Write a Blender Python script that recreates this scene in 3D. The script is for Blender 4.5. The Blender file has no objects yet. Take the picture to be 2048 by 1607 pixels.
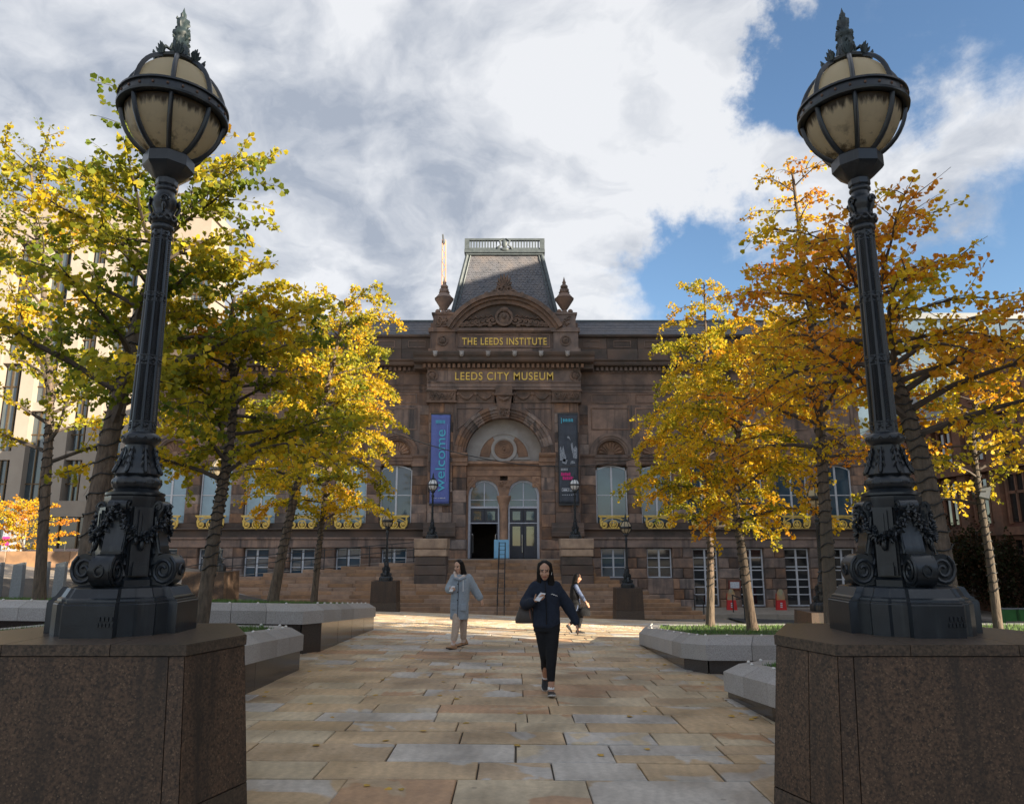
import bpy, bmesh, math, random
from mathutils import Vector, Matrix, noise as mnoise
R = math.radians
SC = bpy.context.scene
COL = SC.collection
random.seed(7)

# ---------------------------------------------------------------- camera
PITCH = R(11.2); CAM_H = 1.55
cam_d = bpy.data.cameras.new('camera'); cam = bpy.data.objects.new('camera', cam_d); COL.objects.link(cam)
cam.location = (0, 0, CAM_H); cam.rotation_euler = (R(90) + PITCH, 0, 0)
cam_d.sensor_width = 36; cam_d.lens = 36 * 1450 / 2048; cam_d.clip_end = 2000; cam_d.clip_start = .05
SC.camera = cam

# ---------------------------------------------------------------- sun, sky, exposure
SUN_EL = R(15); SUN_DIR = Vector((.815 * math.cos(SUN_EL), -.579 * math.cos(SUN_EL), math.sin(SUN_EL))).normalized()
sun_d = bpy.data.lights.new('sun', 'SUN'); sun_d.energy = 5.0; sun_d.angle = R(.53); sun_d.color = (1, .86, .66)
sun = bpy.data.objects.new('sun', sun_d); COL.objects.link(sun)
sun.rotation_euler = SUN_DIR.to_track_quat('Z', 'Y').to_euler()
SC.view_settings.view_transform = 'Standard'; SC.view_settings.look = 'None'
SC.view_settings.exposure = 1.5; SC.view_settings.gamma = 1
SC.view_settings.use_curve_mapping = False

world = bpy.data.worlds.new('World'); SC.world = world; world.use_nodes = True
def make_world():
    nt = world.node_tree; N = nt.nodes; L = nt.links; N.clear()
    out = N.new('ShaderNodeOutputWorld'); bg = N.new('ShaderNodeBackground'); bg.inputs[1].default_value = .12
    L.new(bg.outputs[0], out.inputs[0])
    sky = N.new('ShaderNodeTexSky'); sky.sky_type = 'NISHITA'; sky.sun_disc = False
    sky.sun_elevation = SUN_EL; sky.sun_rotation = math.atan2(SUN_DIR.x, SUN_DIR.y)
    sky.altitude = 60; sky.air_density = 1.0; sky.dust_density = .25; sky.ozone_density = 1.6
    tc = N.new('ShaderNodeTexCoord')
    D = tc.outputs['Generated']
    def vm(op, a, b=None, s=None):
        n = N.new('ShaderNodeVectorMath'); n.operation = op
        for i, x in enumerate((a, b)):
            if x is None: continue
            if hasattr(x, 'is_linked'): L.new(x, n.inputs[i])
            else: n.inputs[i].default_value = x
        if s is not None:
            if hasattr(s, 'is_linked'): L.new(s, n.inputs['Scale'])
            else: n.inputs['Scale'].default_value = s
        return n
    def m(op, a, b=0., c=0., clamp=False):
        n = N.new('ShaderNodeMath'); n.operation = op; n.use_clamp = clamp
        for i, x in enumerate((a, b, c)):
            if hasattr(x, 'is_linked'): L.new(x, n.inputs[i])
            else: n.inputs[i].default_value = x
        return n.outputs[0]
    dn = vm('NORMALIZE', D).outputs[0]
    sep = N.new('ShaderNodeSeparateXYZ'); L.new(dn, sep.inputs[0])
    # flatten the dome: clouds lie in a layer
    den = m('ADD', m('MAXIMUM', sep.outputs[2], 0.), .34)
    flat = vm('SCALE', dn, s=m('DIVIDE', 1., den)).outputs[0]
    def noise(vec, scale, detail, rough, off=(0, 0, 0), dist=0.):
        mp = vm('ADD', vec, off).outputs[0]
        n = N.new('ShaderNodeTexNoise'); n.inputs['Scale'].default_value = scale; n.inputs['Detail'].default_value = detail
        n.inputs['Roughness'].default_value = rough; n.inputs['Distortion'].default_value = dist
        L.new(mp, n.inputs['Vector']); return n.outputs['Fac']
    warp = N.new('ShaderNodeTexNoise'); warp.inputs['Scale'].default_value = 2.6; warp.inputs['Detail'].default_value = 5
    L.new(flat, warp.inputs['Vector'])
    wv = vm('SCALE', vm('SUBTRACT', warp.outputs['Color'], (.5, .5, .5)).outputs[0], s=.40).outputs[0]
    p = vm('ADD', flat, wv).outputs[0]
    base = noise(p, 1.35, 9, .56, (3.1, 7.7, 1.3))
    fine = noise(p, 4.2, 8, .62, (9.1, 2.2, 5.0))
    dens = m('ADD', m('ADD', m('MULTIPLY', base, .72), .25), m('MULTIPLY', m('SUBTRACT', fine, .5), .62))
    # cloud banks and clear lanes: position, radius, weight; their outlines are torn by a second warp
    w2 = N.new('ShaderNodeTexNoise'); w2.inputs['Scale'].default_value = 5.5; w2.inputs['Detail'].default_value = 8; w2.inputs['Roughness'].default_value = .62; L.new(dn, w2.inputs['Vector'])
    pd = vm('NORMALIZE', vm('ADD', dn, vm('SCALE', vm('SUBTRACT', w2.outputs['Color'], (.5, .5, .5)).outputs[0], s=.34).outputs[0]).outputs[0]).outputs[0]
    def sd(px, py):
        cx = (px-1024)/1450; cy = (803.5-py)/1450; return Vector((cx, math.cos(PITCH)-cy*math.sin(PITCH), math.sin(PITCH)+cy*math.cos(PITCH))).normalized()
    def blobs(lst, acc=None):
        for qx, qy, r, w in lst:
            dist = vm('DISTANCE', pd, tuple(sd(qx, qy))).outputs['Value']
            mr = N.new('ShaderNodeMapRange'); mr.interpolation_type = 'SMOOTHSTEP'
            L.new(dist, mr.inputs['Value']); mr.inputs['From Min'].default_value = r*1.35; mr.inputs['From Max'].default_value = r*.1
            mr.inputs['To Min'].default_value = 0; mr.inputs['To Max'].default_value = w
            acc = mr.outputs[0] if acc is None else m('ADD', acc, mr.outputs[0])
        return acc
    acc = blobs([(150, 150, .34, .26), (600, 250, .36, .28), (1050, 250, .30, .30), (1250, 330, .17, .22), (900, 480, .22, .16), (300, 450, .25, .14), (1390, 150, .10, .20), (1960, 230, .13, .30), (1800, 290, .09, .16), (1570, 330, .12, .13), (1690, 410, .09, .14), (1890, 430, .07, .12), (1480, 30, .05, .20), (2000, 620, .10, .10),
             (1720, 90, .16, -.34), (1560, 120, .09, -.24), (1430, 560, .11, -.34), (1340, 640, .10, -.26), (1930, 500, .18, -.36), (1300, 0, .035, -.22), (1490, 450, .08, -.16), (2040, 60, .12, -.34), (1760, 480, .10, -.16)])
    dens = m('ADD', dens, acc)
    def ramp(v, a, b, ta=0., tb=1.):
        mr = N.new('ShaderNodeMapRange'); mr.interpolation_type = 'SMOOTHSTEP'; L.new(v, mr.inputs['Value'])
        for k, x in (('From Min', a), ('From Max', b), ('To Min', ta), ('To Max', tb)): mr.inputs[k].default_value = x
        return mr.outputs[0]
    cover = ramp(dens, .40, .76)
    thick = ramp(dens, .62, 1.02)
    puff = m('ADD', noise(p, 1.7, 9, .55, (1.7, 4.4, 8.8)), blobs([(560, 400, .30, .12), (200, 250, .28, .09), (760, 480, .16, .06), (1180, 260, .24, -.12), (1330, 200, .14, -.10)]))
    shade = m('MULTIPLY', thick, ramp(puff, .40, .66), clamp=True)
    # relief: the side of each billow turned to the sun is brighter
    o1, o2 = (5.5, 1.1, 2.2), (5.5+.06, 1.1-.05, 2.2+.06)
    rel = m('SUBTRACT', noise(p, 3.0, 9, .56, o1), noise(p, 3.0, 9, .56, o2))
    shade = m('ADD', m('ADD', m('MULTIPLY', shade, .66), m('MULTIPLY', thick, .10)), m('MULTIPLY', rel, -3.8), clamp=True)
    cm = N.new('ShaderNodeMix'); cm.data_type = 'RGBA'
    L.new(shade, cm.inputs['Factor']); cm.inputs['A'].default_value = (2.62, 2.66, 2.75, 1); cm.inputs['B'].default_value = (1.22, 1.36, 1.62, 1)
    skyc = N.new('ShaderNodeMix'); skyc.data_type = 'RGBA'; skyc.blend_type = 'MULTIPLY'; skyc.inputs['Factor'].default_value = 1
    L.new(sky.outputs[0], skyc.inputs['A']); skyc.inputs['B'].default_value = (.56, .62, .68, 1)
    mix = N.new('ShaderNodeMix'); mix.data_type = 'RGBA'
    L.new(m('MULTIPLY', cover, .96), mix.inputs['Factor']); L.new(skyc.outputs['Result'], mix.inputs['A']); L.new(cm.outputs['Result'], mix.inputs['B'])
    L.new(mix.outputs['Result'], bg.inputs[0])
make_world()

# ---------------------------------------------------------------- ground shape
def g(x, y):
    yy = max(0, min(y, 37)); x = max(-25, min(25, x))
    sm = lambda t: (lambda q: q*q*(3-2*q))(max(0., min(1., t)))
    return -(.005 * yy + .0012 * yy * yy) - .036 * yy / 38 * x + 1.55 * sm((-9.5 - x) / 11) * sm((y - 11) / 12)

# ---------------------------------------------------------------- mesh helpers
class MB:
    def __init__(s): s.v = []; s.f = []; s.mi = []; s.cur = 0; s.col = None; s.fc = []
    def add(s, vs, fs):
        o = len(s.v); s.v += [tuple(q) for q in vs]
        for f in fs: s.f.append(tuple(o + i for i in f)); s.mi.append(s.cur); s.fc.append(s.col)
        return s
    def box(s, x0, x1, y0, y1, z0, z1, tx=0, ty=0):
        return s.add([(x0,y0,z0),(x1,y0,z0),(x1,y1,z0),(x0,y1,z0),(x0+tx,y0+ty,z1),(x1-tx,y0+ty,z1),(x1-tx,y1-ty,z1),(x0+tx,y1-ty,z1)],
                     [(3,2,1,0),(4,5,6,7),(0,1,5,4),(1,2,6,5),(2,3,7,6),(3,0,4,7)])
    def cbox(s, x0, x1, y0, y1, z0, z1, c=.02):
        # box whose front (-Y) edges are chamfered: a dressed stone
        return s.add([(x0,y0+c,z0),(x1,y0+c,z0),(x1,y0+c,z1),(x0,y0+c,z1),(x0+c,y0,z0+c),(x1-c,y0,z0+c),(x1-c,y0,z1-c),(x0+c,y0,z1-c),
                      (x0,y1,z0),(x1,y1,z0),(x1,y1,z1),(x0,y1,z1)],
                     [(4,5,6,7),(0,1,5,4),(1,2,6,5),(2,3,7,6),(3,0,4,7),(8,9,1,0),(9,10,2,1),(10,11,3,2),(11,8,0,3),(11,10,9,8)])
    def plate(s, poly, y0, y1):
        # polygon in XZ, pushed through Y (y0 = front)
        n = len(poly); a = sum(poly[i][0]*poly[(i+1)%n][1]-poly[(i+1)%n][0]*poly[i][1] for i in range(n))
        if a < 0: poly = poly[::-1]
        vs = [(x, y0, z) for x, z in poly] + [(x, y1, z) for x, z in poly]
        fs = [tuple(range(n)), tuple(range(2*n-1, n-1, -1))] + [(i, i+n, (i+1)%n+n, (i+1)%n) for i in range(n)]
        return s.add(vs, fs)
    def prism(s, poly, z0, z1, k=1., c=(0, 0)):
        # polygon in XY, raised from z0 to z1, top scaled by k about c
        n = len(poly); a = sum(poly[i][0]*poly[(i+1)%n][1]-poly[(i+1)%n][0]*poly[i][1] for i in range(n))
        if a < 0: poly = poly[::-1]
        vs = [(x, y, z0) for x, y in poly] + [(c[0]+(x-c[0])*k, c[1]+(y-c[1])*k, z1) for x, y in poly]
        return s.add(vs, [tuple(range(n-1, -1, -1)), tuple(range(n, 2*n))] + [(i, (i+1)%n, (i+1)%n+n, i+n) for i in range(n)])
    def loft(s, rings, cap=True, closed=True):
        n = len(rings[0]); vs = [q for r in rings for q in r]; fs = []
        for k in range(len(rings)-1):
            for i in range(n if closed else n-1):
                j = (i+1) % n; fs.append((k*n+i, k*n+j, (k+1)*n+j, (k+1)*n+i))
        if cap: fs += [tuple(range(n-1, -1, -1)), tuple(range((len(rings)-1)*n, len(rings)*n))]
        return s.add(vs, fs)
    def lathe(s, prof, seg=24, c=(0, 0), a0=0., fn=None):
        rings = []
        for r, z in prof:
            ring = []
            for i in range(seg):
                a = a0 + 2*math.pi*i/seg; rr = r if fn is None else fn(r, z, a)
                ring.append((c[0]+rr*math.cos(a), c[1]+rr*math.sin(a), z))
            rings.append(ring)
        return s.loft(rings)
    def tube(s, pts, rad, seg=8, cap=True, twist=0.):
        pts = [Vector(p) for p in pts]; n = len(pts)
        if not hasattr(rad, '__len__'): rad = [rad]*n
        t0 = (pts[1]-pts[0]).normalized()
        up = Vector((0, 0, 1)) if abs(t0.z) < .9 else Vector((1, 0, 0))
        u = t0.cross(up).normalized(); rings = []
        for i, p in enumerate(pts):
            t = (pts[min(i+1, n-1)]-pts[max(i-1, 0)]).normalized()
            u = (u - t*u.dot(t)).normalized(); w = t.cross(u)
            rings.append([tuple(p + (u*math.cos(2*math.pi*k/seg+twist*i) + w*math.sin(2*math.pi*k/seg+twist*i))*rad[i]) for k in range(seg)])
        return s.loft(rings, cap)
    def ell(s, c, r, seg=12, rings=8):
        pr = []
        for k in range(rings+1):
            a = -math.pi/2 + math.pi*k/rings
            pr.append([(c[0]+r[0]*max(.02, math.cos(a))*math.cos(2*math.pi*i/seg), c[1]+r[1]*max(.02, math.cos(a))*math.sin(2*math.pi*i/seg), c[2]+r[2]*math.sin(a)) for i in range(seg)])
        return s.loft(pr)
    def arc(s, cx, cz, r0, r1, a0, a1, y0, y1, n=16):
        # ring sector in XZ between radii, angles in degrees
        for k in range(n):
            b0 = R(a0+(a1-a0)*k/n); b1 = R(a0+(a1-a0)*(k+1)/n)
            q = [(cx+r0*math.cos(b0), cz+r0*math.sin(b0)), (cx+r1*math.cos(b0), cz+r1*math.sin(b0)), (cx+r1*math.cos(b1), cz+r1*math.sin(b1)), (cx+r0*math.cos(b1), cz+r0*math.sin(b1))]
            vs = [(x, y0, z) for x, z in q] + [(x, y1, z) for x, z in q]
            fs = [(0,1,2,3),(7,6,5,4),(1,5,6,2),(0,3,7,4)]
            if k == 0: fs.append((0,4,5,1))
            if k == n-1: fs.append((3,2,6,7))
            s.add(vs, fs)
        return s
    def xf(s, M, start=0):
        for i in range(start, len(s.v)): s.v[i] = tuple(M @ Vector(s.v[i]))
        return s
    def mesh(s, name):
        me = bpy.data.meshes.new(name); me.from_pydata(s.v, [], s.f)
        if any(s.mi): me.polygons.foreach_set('material_index', s.mi)
        return me
    def build(s, name, mats, parent=None, smooth=None, loc=None, clean=True):
        me = s.mesh(name)
        if clean:
            bm = bmesh.new(); bm.from_mesh(me); bmesh.ops.recalc_face_normals(bm, faces=bm.faces); bm.to_mesh(me); bm.free()
        return mk(name, me, mats, parent, smooth, loc)

def mk(name, me, mats, parent=None, smooth=None, loc=None):
    if mats is not None and not me.materials:
        for q in (mats if isinstance(mats, (list, tuple)) else [mats]): me.materials.append(q)
    if smooth is not None:
        me.polygons.foreach_set('use_smooth', [True]*len(me.polygons))
        if smooth < 179: me.set_sharp_from_angle(angle=R(smooth))
    o = bpy.data.objects.new(name, me); COL.objects.link(o)
    if parent is not None: o.parent = parent
    if loc is not None: o.location = loc
    return o

def tag(o, label=None, cat=None, group=None, kind=None):
    if label: o['label'] = label
    if cat: o['category'] = cat
    if group: o['group'] = group
    if kind: o['kind'] = kind
    return o
def thing(name, label, cat, loc=(0, 0, 0), rz=0., group=None, scale=1.):
    o = bpy.data.objects.new(name, None); COL.objects.link(o); o.location = loc; o.rotation_euler = (0, 0, rz); o.scale = (scale,)*3
    o.empty_display_size = .2
    return tag(o, label, cat, group)
def copy_tree(src, parent=None):
    c = src.copy(); COL.objects.link(c)
    if parent is not None: c.parent = parent
    for ch in list(src.children): copy_tree(ch, c)
    return c

# ---------------------------------------------------------------- materials
def mat(name, c1, c2=None, scale=4., rough=.8, bump=0., bscale=None, c3=None, s3=.6, w3=.5, obj_var=0., metallic=0., detail=6., spec=.5, stretch=(1, 1, 1), hue_var=0., coat=0., spots=None, streak=None):
    """Procedural surface: two colours blended by noise, an optional large-scale third colour, per-object value shift, bump."""
    ma = bpy.data.materials.new(name); ma.use_nodes = True; nt = ma.node_tree; N = nt.nodes; L = nt.links
    b = N['Principled BSDF']; b.inputs['Roughness'].default_value = rough; b.inputs['Metallic'].default_value = metallic
    b.inputs['Specular IOR Level'].default_value = spec
    if coat: b.inputs['Coat Weight'].default_value = coat; b.inputs['Coat Roughness'].default_value = .25
    geo = N.new('ShaderNodeNewGeometry'); info = N.new('ShaderNodeObjectInfo')
    mp = N.new('ShaderNodeVectorMath'); mp.operation = 'MULTIPLY_ADD'; L.new(geo.outputs['Position'], mp.inputs[0]); mp.inputs[1].default_value = stretch
    rv = N.new('ShaderNodeVectorMath'); rv.operation = 'SCALE'; rv.inputs[0].default_value = (13.7, 7.3, 5.1); L.new(info.outputs['Random'], rv.inputs['Scale'])
    if obj_var or hue_var: L.new(rv.outputs[0], mp.inputs[2])
    else: mp.inputs[2].default_value = (0, 0, 0)
    V = mp.outputs[0]
    def nz(sc, det, ro=.6):
        n = N.new('ShaderNodeTexNoise'); n.inputs['Scale'].default_value = sc; n.inputs['Detail'].default_value = det; n.inputs['Roughness'].default_value = ro
        L.new(V, n.inputs['Vector']); return n
    def mixc(f, a, bb, lo=.35, hi=.65):
        mr = N.new('ShaderNodeMapRange'); L.new(f, mr.inputs['Value']); mr.inputs['From Min'].default_value = lo; mr.inputs['From Max'].default_value = hi
        mx = N.new('ShaderNodeMix'); mx.data_type = 'RGBA'; L.new(mr.outputs[0], mx.inputs['Factor'])
        for k, q in (('A', a), ('B', bb)):
            if hasattr(q, 'is_linked'): L.new(q, mx.inputs[k])
            else: mx.inputs[k].default_value = (*q, 1)
        return mx.outputs['Result']
    col = None
    if c2 is not None:
        n1 = nz(scale, detail); col = mixc(n1.outputs['Fac'], c1, c2)
    if c3 is not None:
        n3 = nz(s3, 5.); col = mixc(n3.outputs['Fac'], col if col is not None else c1, c3, w3 - .14, w3 + .16)
    if spots is not None:
        vo = N.new('ShaderNodeTexVoronoi'); vo.inputs['Scale'].default_value = spots[0]; L.new(V, vo.inputs['Vector'])
        sx = N.new('ShaderNodeSeparateColor'); L.new(vo.outputs['Color'], sx.inputs[0])
        col = mixc(sx.outputs[0], col if col is not None else c1, spots[1], spots[2], spots[2] + .12)
    if streak is not None:      # rain and soot runs: noise drawn out downwards
        sv = N.new('ShaderNodeVectorMath'); sv.operation = 'MULTIPLY'; L.new(V, sv.inputs[0]); sv.inputs[1].default_value = (1, 1, .07)
        sn = N.new('ShaderNodeTexNoise'); sn.inputs['Scale'].default_value = streak[0]; sn.inputs['Detail'].default_value = 5; sn.inputs['Roughness'].default_value = .65; L.new(sv.outputs[0], sn.inputs['Vector'])
        col = mixc(sn.outputs['Fac'], col if col is not None else c1, streak[1], streak[2] - .06, streak[2] + .14)
    if obj_var or hue_var:
        hs = N.new('ShaderNodeHueSaturation')
        if col is not None: L.new(col, hs.inputs['Color'])
        else: hs.inputs['Color'].default_value = (*c1, 1)
        mr = N.new('ShaderNodeMapRange'); L.new(info.outputs['Random'], mr.inputs['Value']); mr.inputs['To Min'].default_value = 1 - obj_var; mr.inputs['To Max'].default_value = 1 + obj_var
        L.new(mr.outputs[0], hs.inputs['Value'])
        if hue_var:
            fr = N.new('ShaderNodeMath'); fr.operation = 'MULTIPLY'; fr.inputs[1].default_value = 7.31; L.new(info.outputs['Random'], fr.inputs[0])
            f2 = N.new('ShaderNodeMath'); f2.operation = 'FRACT'; L.new(fr.outputs[0], f2.inputs[0])
            m2 = N.new('ShaderNodeMapRange'); L.new(f2.outputs[0], m2.inputs['Value']); m2.inputs['To Min'].default_value = 1 - hue_var; m2.inputs['To Max'].default_value = 1 + hue_var
            L.new(m2.outputs[0], hs.inputs['Saturation'])
        col = hs.outputs[0]
    if col is not None: L.new(col, b.inputs['Base Color'])
    else: b.inputs['Base Color'].default_value = (*c1, 1)
    if bump:
        nb = nz(bscale or scale * 3, 6.); bp = N.new('ShaderNodeBump'); bp.inputs['Strength'].default_value = min(1., bump * 10); bp.inputs['Distance'].default_value = bump * .1
        L.new(nb.outputs['Fac'], bp.inputs['Height']); L.new(bp.outputs[0], b.inputs['Normal'])
    return ma
M = {}
# ---------------------------------------------------------------- ground and paving
def york_material(name, gain=1., rough=.42):
    ma = bpy.data.materials.new(name); ma.use_nodes = True; nt = ma.node_tree; N = nt.nodes; L = nt.links; b = N['Principled BSDF']
    info = N.new('ShaderNodeObjectInfo'); geo = N.new('ShaderNodeNewGeometry')
    at_ = N.new('ShaderNodeAttribute'); at_.attribute_name = 'slab'; at_.attribute_type = 'GEOMETRY'
    sel = N.new('ShaderNodeMath'); sel.operation = 'ADD'; L.new(info.outputs['Random'], sel.inputs[0]); L.new(at_.outputs['Fac'], sel.inputs[1])
    fr = N.new('ShaderNodeMath'); fr.operation = 'FRACT'; L.new(sel.outputs[0], fr.inputs[0])
    def tn(c): return [min(.7, q*gain*k) for q, k in zip(c, (1.0, 1.0, 1.0))]
    def ramp(els):
        r = N.new('ShaderNodeValToRGB'); r.color_ramp.interpolation = 'LINEAR'; e = r.color_ramp.elements
        e[0].position = els[0][0]; e[0].color = (*tn(els[0][1]), 1); e[1].position = els[-1][0]; e[1].color = (*tn(els[-1][1]), 1)
        for p_, c_ in els[1:-1]: q = e.new(p_); q.color = (*tn(c_), 1)
        return r
    G1, G2, T1, T2, O1, B1 = (.475, .435, .385), (.43, .395, .355), (.47, .34, .205), (.43, .315, .20), (.42, .255, .145), (.48, .39, .265)
    def steps(lst): n = len(lst); return [((k+e)/n, c) for k, c in enumerate(lst) for e in (.06, .94)]
    r1 = ramp(steps([G1, T1, B1, G2, T1, T2, B1, B1, T1, G1, T2, O1])); r2 = ramp(steps([T2, G1, O1, B1, T1, G2, B1, O1, G1, T1, B1, T2]))
    L.new(fr.outputs[0], r1.inputs[0]); L.new(fr.outputs[0], r2.inputs[0])
    off = N.new('ShaderNodeVectorMath'); off.operation = 'SCALE'; off.inputs[0].default_value = (31., 17., 9.); L.new(fr.outputs[0], off.inputs['Scale'])
    p = N.new('ShaderNodeVectorMath'); L.new(geo.outputs['Position'], p.inputs[0]); L.new(off.outputs[0], p.inputs[1])
    n1 = N.new('ShaderNodeTexNoise'); n1.inputs['Scale'].default_value = 1.0; n1.inputs['Detail'].default_value = 3; n1.inputs['Distortion'].default_value = 1.2; L.new(p.outputs[0], n1.inputs['Vector'])
    ms = N.new('ShaderNodeMapRange'); L.new(n1.outputs['Fac'], ms.inputs['Value']); ms.inputs['From Min'].default_value = .565; ms.inputs['From Max'].default_value = .59
    mx = N.new('ShaderNodeMix'); mx.data_type = 'RGBA'; L.new(ms.outputs[0], mx.inputs['Factor']); L.new(r1.outputs[0], mx.inputs['A']); L.new(r2.outputs[0], mx.inputs['B'])
    wv = N.new('ShaderNodeTexWave'); wv.inputs['Scale'].default_value = 3.; wv.inputs['Distortion'].default_value = 9.; wv.inputs['Detail'].default_value = 3; wv.inputs['Detail Scale'].default_value = .8; L.new(p.outputs[0], wv.inputs['Vector'])
    n2 = N.new('ShaderNodeTexNoise'); n2.inputs['Scale'].default_value = 26; n2.inputs['Detail'].default_value = 8; n2.inputs['Roughness'].default_value = .7; L.new(geo.outputs['Position'], n2.inputs['Vector'])
    n3 = N.new('ShaderNodeTexNoise'); n3.inputs['Scale'].default_value = 1.7; n3.inputs['Detail'].default_value = 6; L.new(geo.outputs['Position'], n3.inputs['Vector'])
    def mr(s, a, bb, lo, hi):
        q = N.new('ShaderNodeMapRange'); L.new(s, q.inputs['Value'])
        for k, v in (('From Min', a), ('From Max', bb), ('To Min', lo), ('To Max', hi)): q.inputs[k].default_value = v
        return q.outputs[0]
    def mul(a, bb):
        q = N.new('ShaderNodeMath'); q.operation = 'MULTIPLY'; L.new(a, q.inputs[0]); L.new(bb, q.inputs[1]); return q.outputs[0]
    v = mul(mul(mr(n2.outputs['Fac'], .3, .7, .80, 1.14), mr(n3.outputs['Fac'], .35, .7, .74, 1.1)), mr(wv.outputs['Fac'], 0, 1, .94, 1.05))
    vs = N.new('ShaderNodeVectorMath'); vs.operation = 'SCALE'; L.new(mx.outputs['Result'], vs.inputs[0]); L.new(v, vs.inputs['Scale'])
    # trodden gum, grit and damp patches
    vo = N.new('ShaderNodeTexVoronoi'); vo.inputs['Scale'].default_value = 3.4; vo.inputs['Randomness'].default_value = 1; L.new(geo.outputs['Position'], vo.inputs['Vector'])
    n5 = N.new('ShaderNodeTexNoise'); n5.inputs['Scale'].default_value = .55; n5.inputs['Detail'].default_value = 7; n5.inputs['Roughness'].default_value = .6; L.new(geo.outputs['Position'], n5.inputs['Vector'])
    gum = mr(vo.outputs['Distance'], .055, .075, .45, 0.); damp = mr(n5.outputs['Fac'], .50, .68, 0., .34)
    sm_ = N.new('ShaderNodeMath'); sm_.operation = 'MAXIMUM'; L.new(gum, sm_.inputs[0]); L.new(damp, sm_.inputs[1])
    dk = N.new('ShaderNodeMix'); dk.data_type = 'RGBA'; L.new(sm_.outputs[0], dk.inputs['Factor']); L.new(vs.outputs[0], dk.inputs['A']); dk.inputs['B'].default_value = (.12, .095, .072, 1)
    L.new(dk.outputs['Result'], b.inputs['Base Color'])
    L.new(mr(n3.outputs['Fac'], .35, .68, rough - .12, rough + .24), b.inputs['Roughness'])
    bp = N.new('ShaderNodeBump'); bp.inputs['Strength'].default_value = .35; bp.inputs['Distance'].default_value = .006; L.new(n2.outputs['Fac'], bp.inputs['Height']); L.new(bp.outputs[0], b.inputs['Normal'])
    return ma
M['york'] = york_material('york_stone', 1.2)
M['york_pale'] = york_material('york_stone_pale', 1.5, .6)
M['joint'] = mat('paving_joint', (.085, .07, .055), (.05, .042, .035), 18, .95)
M['asphalt'] = mat('asphalt', (.05, .05, .052), (.075, .074, .072), 60, .85, .02)
M['far_paving'] = mat('far_paving', (.34, .28, .21), (.26, .22, .18), 2.2, .8, c3=(.30, .26, .22), s3=.4)
M['white_paint'] = mat('road_paint', (.72, .72, .70), (.5, .5, .48), 20, .7)

def ground_sheet():
    xs = [-400, -160, -80, -50, -36, -25, -20, -16] + [i for i in range(-13, 14, 2)] + [16, 20, 25, 36, 50, 80, 160, 400]
    ys = [-300, -120, -60, -30, -15, -6] + [i*1.5 for i in range(0, 25)] + [37, 40, 46, 54, 70, 100, 160, 300, 600]
    mb = MB(); n = len(xs)
    mb.v = [(x, y, g(x, y) - .06) for y in ys for x in xs]
    for j in range(len(ys)-1):
        for i in range(n-1): mb.f.append((j*n+i, j*n+i+1, (j+1)*n+i+1, (j+1)*n+i)); mb.mi.append(0)
    return mb
gs = ground_sheet().build('ground', M['far_paving'], smooth=60); tag(gs, kind='structure')

def slab_mesh(mb, x0, x1, y0, y1, dz=0., gap=.006, th=.055, ch=.006, skew=0.):
    a = gap
    ay = a*1.7; c = [(x0+a, y0+ay), (x1-a, y0+ay+skew), (x1-a, y1-ay+skew), (x0+a, y1-ay)]
    jr = random.Random(int(x0*977+y0*613)); c = [(x+jr.uniform(-.004, .004), y+jr.uniform(-.006, .006)) for x, y in c] if x1-x0 > .4 else c
    top = [(x, y, g(x, y)+dz+jr.uniform(-.0015, .0015)) for x, y in c]
    cx = (x0+x1)/2; cy = (y0+y1)/2
    top_in = [(x+(ch if x < cx else -ch), y+(ch if y < cy else -ch), z) for x, y, z in top]
    mid = [(x, y, z-ch) for x, y, z in top]
    bot = [(x, y, z-th) for x, y, z in top]
    mb.add(top_in+mid+bot, [(0,1,2,3)] + [(4+i, 4+(i+1)%4, (i+1)%4, i) for i in range(4)] + [(8+i, 8+(i+1)%4, 4+(i+1)%4, 4+i) for i in range(4)])

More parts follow.
